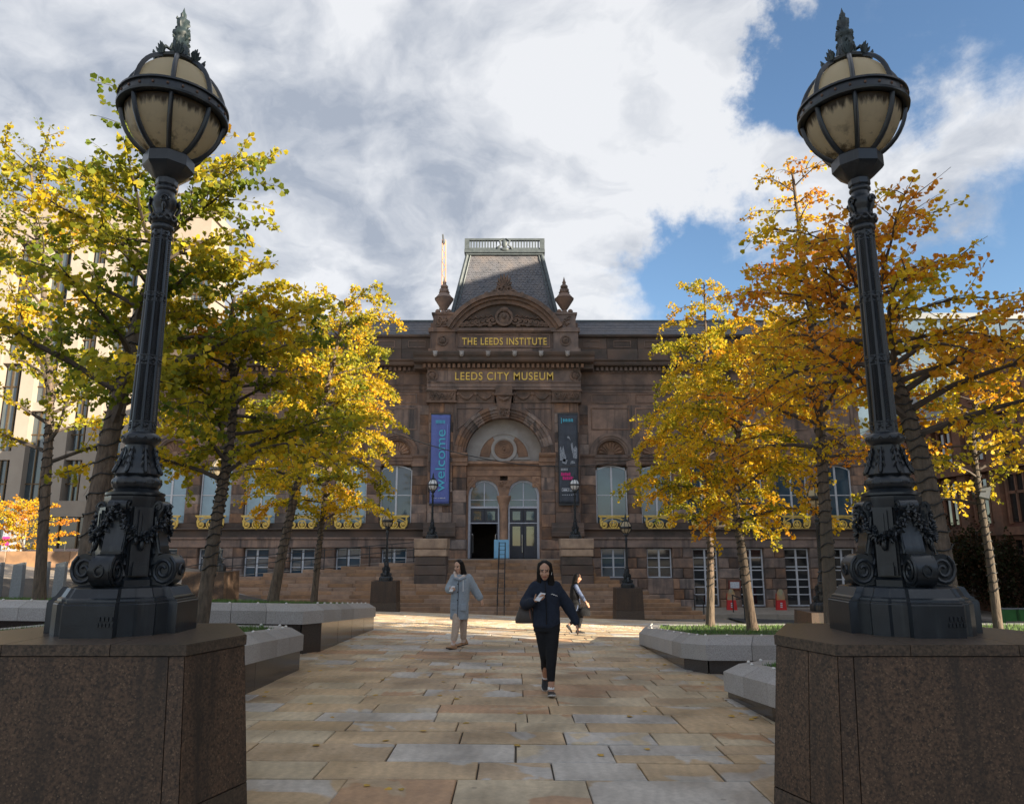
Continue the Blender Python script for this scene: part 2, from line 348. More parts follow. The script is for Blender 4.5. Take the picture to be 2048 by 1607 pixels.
def paving():
    rnd = random.Random(21)
    bed = MB()
    xs = [-16, -10, -6, -3, 0, 3, 6, 10, 16]; ys = [-4 + i for i in range(0, 42)]
    n = len(xs); bed.v = [(x, y, g(x, y) - .018) for y in ys for x in xs]
    for j in range(len(ys)-1):
        for i in range(n-1): bed.f.append((j*n+i, j*n+i+1, (j+1)*n+i+1, (j+1)*n+i)); bed.mi.append(0)
    plaza = bed.build('plaza_paving', M['joint'], smooth=60); tag(plaza, kind='structure')
    count = 0; y = 1.2; rest = MB(); vals = []
    def rest_add(*a, **k):
        nf = len(rest.f); slab_mesh(rest, *a, **k); q = rnd.random(); vals.extend([q]*(len(rest.f)-nf))
    while y < 15.6:
        h = rnd.choice([.34, .40, .46, .50, .56]) if y > 3 else .6
        half = 1.9 + max(0, y-5)*.24 + (0 if y < 6.4 else .35); half = min(half, 4.0)
        x = -half - rnd.random()*.7; xs0 = x
        while x < half:
            w = rnd.choice([.45, .55, .66, .78, .9, 1.0, 1.15])
            x1 = x + w; dz = rnd.uniform(-.0035, .0035)
            # a wide course is now and then split into two thinner stones
            if h > .49 and rnd.random() < .16:
                k = rnd.uniform(.42, .58)*h; parts = [(x, x1, y, y+k), (x, x1, y+k, y+h)]
            else: parts = [(x, x1, y, y+h)]
            for q in parts:
                if y < 4.2 or count >= 298: rest_add(*q, dz=dz)
                else:
                    mb = MB(); slab_mesh(mb, *q, dz=dz, gap=rnd.uniform(.003, .008)); mb.build('paving_slab', M['york'], plaza, clean=False); count += 1
            x = x1
        # the rest of the course, outside what the picture shows stone by stone
        for sgn in (-1, 1):
            xx = half + .3 if sgn > 0 else -half - .8
            xx = x if sgn > 0 else xs0
            if sgn > 0:
                while xx < 9: w = rnd.uniform(.6, 1.3); rest_add(xx, xx+w, y, y+h, dz=rnd.uniform(-.003, .003)); xx += w
            else:
                while xx > -10: w = rnd.uniform(.6, 1.3); rest_add(xx-w, xx, y, y+h, dz=rnd.uniform(-.003, .003)); xx -= w
        y += h
    y0 = y
    # beyond: pale flags, a field of small setts laid across, then flags up to the steps
    while y < 36.9:
        # rows follow the street, which runs a little askew
        setts = 19.2 < y < 23.4
        h = .16 if setts else rnd.choice([.45, .55, .6])
        x = -15. + rnd.random()
        while x < 15:
            w = rnd.uniform(.22, .3) if setts and -3.5 < x < 9 else rnd.uniform(.6, 1.25)
            rest_add(x, x+w, y, y+h, dz=rnd.uniform(-.004, .004), gap=.008 if setts else .006); x += w
        y += h
    me = rest.mesh('paving_stones'); at_ = me.attributes.new('slab', 'FLOAT', 'FACE'); at_.data.foreach_set('value', vals)
    o = mk('paving_stones', me, M['york_pale'], plaza); o['kind'] = 'stuff'
    # split: stones before y0 use the darker stone
    me.materials.append(M['york']); mi = []
    for p in me.polygons: mi.append(1 if p.center.y < y0 else 0)
    me.polygons.foreach_set('material_index', mi)
    return plaza
plaza = paving()

def road():
    mb = MB(); xs = [11.5, 14, 18, 24, 28.2]; ys = [-60, -20, 0, 6, 12, 18, 24, 30, 36, 44, 60, 120]
    n = len(xs); mb.v = [(x, y, g(x, y)-.035) for y in ys for x in xs]
    for j in range(len(ys)-1):
        for i in range(n-1): mb.f.append((j*n+i, j*n+i+1, (j+1)*n+i+1, (j+1)*n+i)); mb.mi.append(0)
    r = mb.build('road', M['asphalt'], smooth=60); tag(r, kind='structure')
    for k in range(9):
        m2 = MB(); y = 12 + k*4.; x = 21.
        m2.v = [(x, y, g(x, y)-.031), (x+.12, y, g(x+.12, y)-.031), (x+.12, y+2, g(x+.12, y+2)-.031), (x, y+2, g(x, y+2)-.031)]; m2.f = [(0,1,2,3)]; m2.mi = [0]
        m2.build('lane_marking', M['white_paint'], r)
    # kerb and footway on the far side
    kb = MB()
    for a, b in zip(ys[:-1], ys[1:]):
        x = 27.6; kb.add([(x, a, g(x, a)-.05), (x+.15, a, g(x, a)-.05), (x+.15, a, g(x, a)+.09), (x, a, g(x, a)+.09), (x, b, g(x, b)-.05), (x+.15, b, g(x, b)-.05), (x+.15, b, g(x, b)+.09), (x, b, g(x, b)+.09)],
                         [(0,1,2,3),(7,6,5,4),(0,3,7,4),(3,2,6,7),(1,5,6,2)])
    kb.build('kerb', mat('kerb_stone', (.30, .26, .22), (.24, .21, .18), 8, .85), r)
    fw = MB()
    for a, b in zip(ys[:-1], ys[1:]):
        fw.add([(27.755, a, g(27, a)+.085), (31, a, g(30, a)+.085), (31, b, g(30, b)+.085), (27.755, b, g(27, b)+.085)], [(0,1,2,3)])
    f = fw.build('pavement', M['far_paving'], smooth=60); tag(f, kind='structure')
road()
# ---------------------------------------------------------------- the museum
M['stone'] = mat('sandstone', (0.326, 0.213, 0.157), (0.216, 0.145, 0.113), 1.6, .9, .05, 14, c3=(0.100, 0.081, 0.074), s3=.42, w3=.56, obj_var=.16, hue_var=.18, streak=(1.6, (0.054, 0.049, 0.049), .57))
M['stone_block'] = mat('sandstone_block', (0.359, 0.230, 0.163), (0.199, 0.137, 0.108), 2.2, .92, .06, 16, c3=(0.088, 0.073, 0.068), s3=.7, w3=.55, obj_var=.34, hue_var=.35, streak=(1.6, (0.054, 0.049, 0.049), .57))
M['stone_soot'] = mat('sooty_sandstone', (0.115, 0.086, 0.072), (0.063, 0.052, 0.044), 2., .92, .05, 14, c3=(0.206, 0.129, 0.091), s3=.5, w3=.60, obj_var=.2)
M['stone_carved'] = mat('carved_sandstone', (0.179, 0.120, 0.090), (0.085, 0.065, 0.053), 3., .92, .04, 18, c3=(0.273, 0.169, 0.119), s3=.9, w3=.58)
M['stone_warm'] = mat('warm_sandstone', (0.398, 0.236, 0.150), (0.251, 0.152, 0.104), 2.5, .9, .05, 16, c3=(0.118, 0.083, 0.065), s3=.8, w3=.62, obj_var=.2)
M['plaster'] = mat('painted_tympanum', (.40, .37, .34), (.33, .30, .275), 1.5, .8, c3=(.22, .18, .155), s3=.5, w3=.62)
M['slate'] = mat('roof_slate', (.135, .135, .15), (.085, .088, .10), 3., .55, .02, 20, c3=(.17, .15, .145), s3=.8, w3=.56, obj_var=.1)
M['lead'] = mat('leadwork', (0.102, 0.120, 0.126), (0.066, 0.081, 0.087), 4., .5, .01, metallic=.2)
M['gold_letter'] = mat('gilt_letter', (.98, .68, .12), (.92, .60, .10), 6, .45)
M['gold_iron'] = mat('gold_painted_iron', (.85, .60, .15), (.66, .43, .09), 7, .42, metallic=.1)
M['frame_white'] = mat('white_window_frame', (.62, .63, .66), (.54, .55, .58), 8, .5)
M['frame_door'] = mat('grey_door_frame', (.50, .52, .58), (.42, .44, .50), 8, .5)
M['door_navy'] = mat('navy_door', (.018, .022, .036), (.026, .03, .046), 5, .38)
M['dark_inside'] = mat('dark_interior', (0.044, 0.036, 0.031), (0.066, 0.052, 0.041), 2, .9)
def glass(name, base, rough=.04, spec=.9):
    ma = mat(name, base, tuple(c*.8 for c in base), 1.3, rough, spec=spec); ma.node_tree.nodes['Principled BSDF'].inputs['IOR'].default_value = 1.7; return ma
M['glass_blind'] = glass('glass_over_blind', (.23, .36, .45), .06, .6)
M['glass_sky'] = glass('window_glass', (.05, .09, .125), .04, .6)
M['glass_dark'] = glass('dark_window_glass', (.014, .016, .018))
M['steel'] = mat('polished_steel', (.62, .62, .63), (.5, .5, .51), 9, .25, metallic=1.)

MX, MY, MZ = -.5, 44., -2.2
mus = thing('museum_building', 'soot dark sandstone museum with arched entrance, slate mansard and gold lettering', 'museum', (MX, MY, MZ))
def PT(name, mb, m, parent=None, smooth=None):
    mb.v = [(x, y, z-MZ) for x, y, z in mb.v] if parent is None or parent is mus else [(x, y, z-MZ) for x, y, z in mb.v]
    return mb.build(name, m, parent or mus, smooth)
def SH(name, me, m, parent, loc):          # shared mesh, local to the museum
    o = mk(name, me, m, parent, None, (loc[0], loc[1], loc[2]-MZ)); return o
def xprof(mb, prof, x0, x1):
    # profile in (y, z) run along X
    n = len(prof); vs = [(x0, y, z) for y, z in prof] + [(x1, y, z) for y, z in prof]
    return mb.add(vs, [tuple(range(n)), tuple(range(2*n-1, n-1, -1))] + [(i, (i+1)%n, (i+1)%n+n, i+n) for i in range(n)])
def carve(mb, x0, x1, z0, z1, y, n, seed, s=.12):
    r = random.Random(seed)
    for k in range(n):
        x = r.uniform(x0+s, x1-s); z = r.uniform(z0+s*.8, z1-s*.8)
        if r.random() < .5:
            a0 = r.random()*6.3; q = []
            for i in range(9):
                a = a0 + i*.75; rr = s*(1-i*.1); q.append((x+rr*math.cos(a), y-.02-.004*i, z+rr*.8*math.sin(a)))
            mb.tube(q, [s*.26*(1-.05*i) for i in range(9)], 5)
        else: mb.ell((x, y, z), (s*r.uniform(.3, .8), s*.5, s*r.uniform(.3, .6)), 7, 4)
def swag(mb, x0, x1, z, drop, y, r=.07):
    n = 13; pts = []
    for i in range(n):
        t = i/(n-1); pts.append((x0+(x1-x0)*t, y-.03, z-drop*4*t*(1-t)))
    for i, p in enumerate(pts):
        k = r*(.55+.75*math.sin(math.pi*i/(n-1))); mb.ell(p, (k, k*.8, k), 7, 4)
def roundel(mb, cx, cz, y, r, n=20):
    mb.arc(cx, cz, r*.76, r, 0, 360, y-.07, y+.1, n); mb.ell((cx, y, cz), (r*.62, .1, r*.62), 14, 6); mb.arc(cx, cz, r*.2, r*.32, 0, 360, y-.13, y, 10)

WY = .7                                             # wings stand back from the centre
BAYS = [6.64 + 2.77*k for k in range(6)]
# ---- hidden core
core = MB(); core.box(-22.2, -4.7, WY+.5, 16, -2.6, 14.6); core.box(4.7, 22.2, WY+.5, 16, -2.6, 14.6)
core.box(-4.7, 4.7, 4.6, 16, -2.6, 16.4); core.box(-4.7, -2.3, .5, 4.6, -2.6, 15.5); core.box(2.3, 4.7, .5, 4.6, -2.6, 15.5); core.box(-2.3, 2.3, .95, 4.6, 5.4, 15.5)
core.box(-2.3, 2.3, .6, 4.6, -2.6, .76)
wall = PT('wall', core, M['stone'])

# ---- wings
blk_cache = {}
def block(parent, x0, x1, z0, z1, yf, depth=.5, ch=.03, name='ashlar_block', m='stone_block', jit=None):
    key = (round(x1-x0, 2), round(z1-z0, 2), depth, ch)
    if key not in blk_cache:
        b = MB(); w, h = key[0]-.012, key[1]-.012; b.cbox(-w/2, w/2, 0, depth, -h/2, h/2, ch); blk_cache[key] = b.mesh('block')
        me = blk_cache[key]; bm = bmesh.new(); bm.from_mesh(me); bmesh.ops.recalc_face_normals(bm, faces=bm.faces); bm.to_mesh(me); bm.free(); me.materials.append(None)
    me = blk_cache[key]; o = SH(name, me, None, parent, ((x0+x1)/2, yf + (random.uniform(-.012, .012) if jit is None else jit), (z0+z1)/2))
    o.material_slots[0].link = 'OBJECT'; o.material_slots[0].material = M[m]; return o
def sash_window(cx, z0, z1, w, yf, glass_m, segtop=0., cols=2, bars=(.46,), name='window'):
    fr = MB(); t = .075; x0, x1 = cx-w/2, cx+w/2
    top = lambda x: z1 + segtop*(1-((x-cx)/(w/2))**2)
    fr.box(x0, x0+t, yf, yf+.1, z0, z1); fr.box(x1-t, x1, yf, yf+.1, z0, z1); fr.box(x0+t, x1-t, yf, yf+.1, z0, z0+t)
    n = 8
    for i in range(n):
        a, b = x0+t+(w-2*t)*i/n, x0+t+(w-2*t)*(i+1)/n
        fr.plate([(a, top(a)-t), (b, top(b)-t), (b, top(b)), (a, top(a))], yf+.002, yf+.1)
    xs = [x0+t+(w-2*t)*i/cols for i in range(cols+1)]
    for x in xs[1:-1]: fr.box(x-.055, x+.055, yf-.01, yf+.09, z0+t, z1+segtop-t)
    zb = [z0+t] + [z0+(z1-z0)*b for b in bars] + [z1+segtop*.6]
    for z in zb[1:-1]: fr.box(x0+t, x1-t, yf+.012, yf+.085, z-.028, z+.028)
    f = PT(name, fr, M['frame_white'])
    for i in range(cols):
        for k in range(len(zb)-1):
            p = MB(); p.box(xs[i]+.02, xs[i+1]-.02, yf+.05, yf+.07, zb[k]+.01, zb[k+1]-.01); PT('pane', p, M[glass_m], f)
    return f
def guard_mesh():
    b = MB(); r = .042
    def spiral(cx, cz, r0, r1, a0, turns, n=22):
        return [(cx+(r0+(r1-r0)*i/n)*math.cos(a0+turns*2*math.pi*i/n), 0, cz+(r0+(r1-r0)*i/n)*math.sin(a0+turns*2*math.pi*i/n)) for i in range(n+1)]
    for s in (-1, 1):
        sp = spiral(.56, .24, .23, .05, R(70), -1.35); b.tube([(s*x, y, z) for x, y, z in sp], [r*1.5]*5+[r*1.25]*18, 7)
        b.tube([(s*.90, 0, .74), (s*.80, 0, .70), (s*.74, 0, .58), (s*.79, 0, .44), (s*.78, 0, .30)], [r*1.2, r*1.3, r*1.3, r*1.4, r*1.3], 7)
        b.ell((s*.56, -.02, .24), (.075, .05, .075), 10, 6)
        b.tube([(s*.60, 0, .48), (s*.38, 0, .60), (s*.15, 0, .64), (0, 0, .65)], r*.9, 7)
        b.tube([(s*.30, 0, .10), (s*.25, -.01, .02), (s*.33, 0, .02)], r*.8, 6)
        b.tube([(s*.02, 0, .10), (s*.10, 0, .22), (s*.12, 0, .34)], [r*.5, r*1.1, r*.4], 6)
    ring = [(.22*math.cos(2*math.pi*i/24), 0, .25+.22*math.sin(2*math.pi*i/24)) for i in range(25)]; b.tube(ring, r, 7)
    b.tube([(0, 0, .08), (0, -.02, .2), (0, -.02, .32), (0, 0, .46)], [r*.5, r*1.5, r*1.2, r*.4], 7)
    b.box(-.93, .93, -.06, .06, .72, .79); b.box(-.86, .86, -.04, .04, .66, .70); b.box(-.70, .70, -.035, .035, -.01, .03)
    me = b.mesh('guard'); return me
GUARD = guard_mesh()
def arch_fan(cx, zc, yf):
    a = MB(); a.arc(cx, zc, 1.13, 1.32, 0, 180, yf-.12, yf+.3, 18); a.arc(cx, zc, .98, 1.13, 0, 180, yf-.05, yf+.3, 18); a.arc(cx, zc, .88, .98, 0, 180, yf+.05, yf+.4, 18)
    PT('window_arch', a, M['stone'], smooth=30)
    f = MB(); n = 9
    f.arc(cx, zc+.04, .0, .88, 0, 180, yf+.34, yf+.45, 18)
    for i in range(n):
        b0 = math.pi*(i+.5)/n; pts = [(cx+rr*math.cos(b0), yf+.33-.02*rr, zc+.05+rr*math.sin(b0)) for rr in (.2, .45, .72)]
        f.tube(pts, [.02, .055, .10], 6)
    f.arc(cx, zc, .0, .2, 0, 180, yf+.18, yf+.4, 8)
    PT('shell_fan', f, M['stone_warm'], smooth=40)
for s in (-1, 1):
    edges = [4.72] + [(BAYS[k]+BAYS[k+1])/2 for k in range(5)] + [22.2]
    for k, bx in enumerate(BAYS):
        cx = s*bx; m0 = 'glass_blind' if s < 0 and k > 0 else 'glass_sky'
        # first floor window, its guard and lunette
        w = sash_window(cx, 2.62, 6.15, 1.92, WY+.28, m0, .28, 2, (.56,))
        SH('window_guard', GUARD, M['gold_iron'], mus, (cx, WY-.32, 2.56))
        arch_fan(cx, 7.1, WY)
        ln = MB(); xprof(ln, [(WY+.1, 6.42), (WY+.02, 6.5), (WY+.02, 6.62), (WY-.04, 6.7), (WY-.04, 6.82), (WY-.1, 6.9), (WY-.1, 7.06), (WY+.5, 7.06), (WY+.5, 6.42)], cx-1.02, cx+1.02)
        PT('lintel', ln, M['stone'])
        # spandrel plate with the arch cut out
        sp = MB(); half = 1.385; pol = [(cx-half, 7.1), (cx-1.325, 7.1)] + [(cx-1.325*math.cos(math.pi*i/16), 7.1+1.325*math.sin(math.pi*i/16)) for i in range(17)] + [(cx+half, 7.1), (cx+half, 10.2), (cx-half, 10.2)]
        sp.plate(pol, WY, WY+.5); PT('spandrel', sp, M['stone'])
        fr = MB()
        for zz in (8.62, 9.95): fr.box(cx-1.2, cx+1.2, WY-.035, WY+.01, zz, zz+.07)
        for xx in (cx-1.2, cx+1.13): fr.box(xx, xx+.07, WY-.035, WY+.01, 8.7, 9.95)
        PT('panel_frame', fr, M['stone'])
        fr = MB()
        for zz in (10.32, 10.86): fr.box(cx-1.15, cx+1.15, WY-.045, WY+.01, zz, zz+.05)
        for xx in (cx-1.15, cx+1.1): fr.box(xx, xx+.05, WY-.045, WY+.01, 10.37, 10.86)
        PT('panel_frame', fr, M['stone'])
        # basement opening
        if s > 0 and k >= 2:
            sash_window(cx, -2.0, 1.38, 1.5, WY+.3, 'glass_dark', 0, 2, (.2, .33, .46, .62, .68, .84), 'glazed_door')
        else:
            sash_window(cx, -.35, 1.38, 1.5, WY+.3, 'glass_dark' if s > 0 and k == 1 else 'glass_sky', 0, 2, (.36, .68))
            block(wall, cx-.8, cx+.8, -2.2, -1.3, WY+.02, .48, .03); block(wall, cx-.8, cx+.8, -1.3, -.37, WY+.02, .48, .03)
    for k in range(7):
        # piers between the openings
        e = edges[k]
        if k == 0: a, b = 4.72, BAYS[0]-.98
        elif k == 6: a, b = BAYS[5]+.98, 22.2
        else: a, b = BAYS[k-1]+.98, BAYS[k]-.98
        xa, xb = (a, b) if s > 0 else (-b, -a)
        for c in range(6): block(wall, xa, xb, 2.9+c*.575, 2.9+(c+1)*.575, WY, .5, .012)
        im = MB(); xprof(im, [(WY+.3, 6.36), (WY-.05, 6.36), (WY-.05, 6.48), (WY-.01, 6.5), (WY-.01, 6.86), (WY-.07, 6.92), (WY-.12, 7.0), (WY-.12, 7.1), (WY+.3, 7.1)], xa-.05, xb+.05)
        PT('impost', im, M['stone'])
        # rusticated basement piers
        a2 = a - .22 if k else a; b2 = b + .22 if k < 6 else b
        xa, xb = (a2, b2) if s > 0 else (-b2, -a2)
        for c in range(6):
            z0 = -2.2+c*.605; m_ = 'stone_block'
            if c < 3 and s > 0 and k >= 2 and c % 2 == 0:
                q = xa + (xb-xa)*.3; block(wall, xa, q, z0, z0+.605, WY-.06, .56, .035, 'rusticated_block', 'stone_warm'); block(wall, q, xb, z0, z0+.605, WY-.06, .56, .035, 'rusticated_block')
            elif (c + k) % 2 and xb-xa > .9:
                q = (xa+xb)/2; block(wall, xa, q, z0, z0+.605, WY-.06, .56, .055, 'rusticated_block'); block(wall, q, xb, z0, z0+.605, WY-.06, .56, .055, 'rusticated_block')
            else: block(wall, xa, xb, z0, z0+.605, WY-.06, .56, .055, 'rusticated_block')
    xa, xb = (4.6, 22.25) if s > 0 else (-22.25, -4.6)
    b = MB(); xprof(b, [(WY-.02, 1.42), (WY-.1, 1.46), (WY-.1, 1.88), (WY-.2, 1.95), (WY-.2, 2.05), (WY+.5, 2.05), (WY+.5, 1.42)], xa, xb); PT('string_course', b, M['stone'])
    b = MB(); xprof(b, [(WY-.12, 2.05), (WY-.12, 2.42), (WY-.34, 2.5), (WY-.34, 2.56), (WY-.1, 2.6), (WY-.1, 2.9), (WY+.27, 2.9), (WY+.5, 2.05)], xa, xb); PT('sill_course', b, M['stone_soot'])
    b = MB(); b.box(xa, xb, WY, WY+.5, 10.2, 11.0); PT('panel_band', b, M['stone'])
    for c in range(5): block(wall, 4.6*s if s > 0 else -5.26, 5.26 if s > 0 else -4.6, 7.1+c*.62, 7.1+(c+1)*.62, WY, .5, .012)
    b = MB(); b.box(21.86 if s > 0 else -22.2, 22.2 if s > 0 else -21.86, WY, WY+.5, 7.1, 10.2); PT('quoin', b, M['stone'])
    b = MB(); xprof(b, [(WY-.03, 11.0), (WY-.03, 11.18), (WY-.07, 11.2), (WY-.07, 11.4), (WY-.14, 11.48), (WY, 11.5), (WY, 12.2), (WY-.1, 12.28), (WY-.1, 12.3), (WY+.5, 12.3), (WY+.5, 11.0)], xa, xb); PT('architrave', b, M['stone'])
    b = MB(); xprof(b, [(WY+.3, 12.3), (WY-.12, 12.3), (WY-.12, 12.6), (WY-.55, 12.64), (WY-.6, 12.72), (WY-.6, 12.86), (WY-.72, 12.94), (WY-.72, 13.0), (WY+.3, 13.12)], xa+(.5 if s > 0 else 0), xb-(.5 if s < 0 else 0)); PT('cornice', b, M['stone_soot'])
    d = MB(); x = xa+.6
    while x < xb-.6: d.box(x, x+.16, WY-.32, WY-.12, 12.36, 12.58); x += .3
    o = PT('dentil_course', d, M['stone']); o['kind'] = 'stuff'
    # parapet
    n = 9
    for k in range(n):
        x0, x1 = xa+(xb-xa)*k/n, xa+(xb-xa)*(k+1)/n
        block(wall, x0, x1, 13.1, 13.85, WY, .5, .015, 'parapet_block', 'stone_soot'); block(wall, x0+.4*s*0, x1, 13.85, 14.6, WY+.04, .46, .015, 'parapet_block', 'stone_soot')
        fr = MB(); xm = (x0+x1)/2
        for zz in (13.95, 14.35): fr.box(xm-.55, xm+.55, WY+.0, WY+.05, zz, zz+.035)
        for xx in (xm-.55, xm+.515): fr.box(xx, xx+.035, WY+.0, WY+.05, 13.985, 14.35)
        PT('panel_frame', fr, M['stone'])
    b = MB(); xprof(b, [(WY-.1, 14.6), (WY-.16, 14.66), (WY-.16, 14.76), (WY+.6, 14.76), (WY+.6, 14.6)], xa, xb); PT('parapet_coping', b, M['stone_soot'])
    rf = MB(); rf.add([(xa, WY+.3, 14.77), (xb, WY+.3, 14.77), (xb, 2.6, 16.25), (xa, 2.6, 16.25), (xa, 14, 16.2), (xb, 14, 16.2)], [(0,1,2,3), (3,2,5,4)]); roof = PT('wing_roof', rf, M['slate'])
    sl = MB(); rr = random.Random(5+s); yy0, zz0, yy1, zz1 = WY+.3, 14.77, 2.6, 16.25; rows = 9
    for k in range(rows):
        t0, t1 = k/rows, (k+1.25)/rows; x = xa + (.16 if k % 2 else 0)
        while x < xb-.1:
            w = min(.32, xb-x); lift = .02
            ya, za, yb, zb = yy0+(yy1-yy0)*t0, zz0+(zz1-zz0)*t0, yy0+(yy1-yy0)*t1, zz0+(zz1-zz0)*t1
            sl.add([(x+.006, ya-lift, za+lift+.02), (x+w-.006, ya-lift, za+lift+.02), (x+w-.006, yb, zb+.015), (x+.006, yb, zb+.015), (x+.006, ya, za), (x+w-.006, ya, za)], [(0,1,2,3), (4,5,1,0)]); x += w
    o = PT('slates', sl, M['slate'], roof); o['kind'] = 'stuff'
    b = MB(); b.box(xa, xb, 2.5, 2.75, 16.22, 16.34); PT('ridge', b, M['lead'], roof)
    b = MB(); b.box(xa, xb, WY+.12, WY+.34, 14.76, 14.86); PT('gutter', b, M['lead'], roof)

# ---- central bay: pilasters
for s in (-1, 1):
    xa, xb = (3.12, 4.6) if s > 0 else (-4.6, -3.12)
    for c in range(12):
        z0 = 2.9+c*.6083
        if c % 2: q = xa+(xb-xa)*.62; block(wall, xa, q, z0, z0+.6083, 0, .6, .012, m='stone_block'); block(wall, q, xb, z0, z0+.6083, 0, .6, .012)
        else: block(wall, xa, xb, z0, z0+.6083, 0, .6, .012)
    cp = MB(); cp.box(xa-.14, xb+.14, -.2, .6, 10.22, 11.0)
    for zz in (10.2, 10.9): cp.box(xa-.2, xb+.2, -.28, .58, zz, zz+.1)
    for q in range(4):
        x = xa+(xb-xa)*(q+.5)/4; cp.tube([(x-.2, -.24, 10.82), (x, -.26, 10.38), (x+.2, -.24, 10.82)], .045, 5)
    carve(cp, xa-.1, xb+.1, 10.34, 10.88, -.2, 34, 3+s, .12); PT('carved_capital', cp, M['stone_carved'], smooth=40)
    # pedestal of the pilaster
    b = MB(); xprof(b, [(-.1, 1.9), (-.1, 2.0), (-.3, 2.1), (-.3, 2.3), (-.18, 2.36), (-.18, 2.62), (-.1, 2.7), (-.06, 2.9), (.6, 2.9), (.6, 1.9)], xa-(.25 if s > 0 else .2), xb+(.2 if s > 0 else .25)); PT('pilaster_base', b, M['stone_soot'])
    for c in range(6):
        z0 = -1.7+c*.6
        block(wall, (2.2 if s > 0 else -3.5), (3.5 if s > 0 else -2.2), z0, z0+.6, -.12, .7, .07, 'rusticated_block'); block(wall, (3.5 if s > 0 else -4.85), (4.85 if s > 0 else -3.5), z0, z0+.6, -.12, .7, .07, 'rusticated_block')
    # jambs, imposts
    ja, jb = (2.28, 3.12) if s > 0 else (-3.12, -2.28)
    for c in range(6): block(wall, ja, jb, 1.9+c*.74, 1.9+(c+1)*.74, .12, .6, .02)
    im = MB(); xprof(im, [(.6, 6.34), (.02, 6.34), (.02, 6.5), (-.06, 6.55), (.0, 6.58), (.0, 6.8), (-.12, 6.9), (-.18, 7.0), (-.18, 7.1), (.6, 7.1)], ja-.12, jb+.06); PT('impost', im, M['stone_warm'])
    # attic pedestal, roundel, urn
    ap = MB(); ap.box(xa-.02, xb+.06, -.12, 1.2, 13.2, 14.72); ap.box(xa-.14, xb+.18, -.22, 1.25, 13.18, 13.62); ap.box(xa-.14, xb+.16, -.22, 1.25, 14.72, 14.98)
    ap.box(xa+.12, xb-.08, -.05, 1.1, 14.98, 15.9); ap.box(xa+.02, xb+.02, -.12, 1.15, 15.9, 16.02); PT('attic_pedestal', ap, M['stone'])
    ro = MB(); roundel(ro, (xa+xb)/2, 14.15, -.13, .34); carve(ro, (xa+xb)/2-.5, (xa+xb)/2+.5, 15.05, 15.85, -.06, 9, 40+s, .2); PT('roundel', ro, M['stone_carved'], smooth=40)
    xc = (xa+xb)/2; ur = MB(); ur.lathe([(.30,16.0),(.36,16.12),(.20,16.2),(.14,16.32),(.22,16.42),(.55,16.95),(.60,17.02),(.56,17.06),(.62,17.1),(.56,17.14),(.34,17.42),(.30,17.46),(.36,17.52),(.22,17.62),(.14,17.8),(.24,17.86),(.24,17.95),(.10,18.1),(.13,18.2),(.08,18.3),(.0,18.62)], 18, (xc, .45))
    for q in range(4):
        a = q*math.pi/2+.78; ur.ell((xc+.5*math.cos(a), .45+.5*math.sin(a), 16.14), (.17, .17, .15), 8, 6); ur.ell((xc+.26*math.cos(a), .45+.26*math.sin(a), 17.62), (.12, .12, .14), 8, 5)
    PT('urn', ur, M['stone'], smooth=40)
# ---- big arch
ea = MB(); ea.arc(0, 6.95, 2.40, 3.03, 0, 180, .3, .9, 24); ea_o = PT('entrance_arch', ea, M['stone_soot'])
for i in range(15):
    b0, b1 = 180*i/15+.12, 180*(i+1)/15-.12; a = MB()
    a.arc(0, 6.95, 2.86, 3.06, b0, b1, -.14, .6, 3); a.arc(0, 6.95, 2.66, 2.86, b0, b1, -.04, .6, 3); a.arc(0, 6.95, 2.52, 2.66, b0, b1, .06, .9, 3); a.arc(0, 6.95, 2.38, 2.52, b0, b1, .16, .95, 3)
    PT('voussoir', a, M['stone_block'], ea_o, 30)
sp = MB(); pol = [(-3.12, 6.95), (-3.07, 6.95)] + [(-3.07*math.cos(math.pi*i/24), 6.95+3.07*math.sin(math.pi*i/24)) for i in range(25)] + [(3.12, 6.95), (3.12, 10.2), (-3.12, 10.2)]
sp.plate(pol, .02, .6); PT('spandrel', sp, M['stone'])
fr = MB()
for s in (-1, 1):
    pl = [(s*2.9, 9.86), (s*1.35, 9.86), (s*2.9, 8.5)]
    for i in range(3):
        p, q = Vector((pl[i][0], -.01, pl[i][1])), Vector((pl[(i+1)%3][0], -.01, pl[(i+1)%3][1])); fr.tube([p, q], .04, 4)
PT('spandrel_moulding', fr, M['stone'])
ks = MB(); ks.plate([(-.30, 9.2), (.30, 9.2), (.5, 10.6), (-.5, 10.6)], -.36, .2); ks.box(-.58, .58, -.5, .3, 10.6, 10.72); ks.box(-.52, .52, -.44, .3, 10.72, 11.2)
carve(ks, -.34, .34, 9.25, 10.0, -.4, 14, 77, .13); ks.tube([(-.3, -.42, 10.45), (0, -.5, 10.3), (.3, -.42, 10.45)], .09, 6); PT('keystone', ks, M['stone_carved'], smooth=40)
for s in (-1, 1):
    f = MB(); xa, xb = (.6, 2.92) if s > 0 else (-2.92, -.6)
    f.box(xa-.02, xb+.05, .0, .6, 10.2, 11.0); f.box(xa, xb, -.05, .02, 10.2, 10.28)
    L_ = (xb-xa)/2
    for q in range(2):
        swag(f, xa+L_*q+.12, xa+L_*(q+1)-.08, 10.85, .36, -.02, .085)
    for q in range(3): f.ell((xa+L_*q*.97+.06, -.02, 10.78), (.14, .09, .14), 9, 5); f.tube([(xa+L_*q*.97+.06, -.02, 10.7), (xa+L_*q*.97+.06, -.02, 10.36)], .04, 5)
    PT('swag_frieze', f, M['stone_carved'], smooth=40)
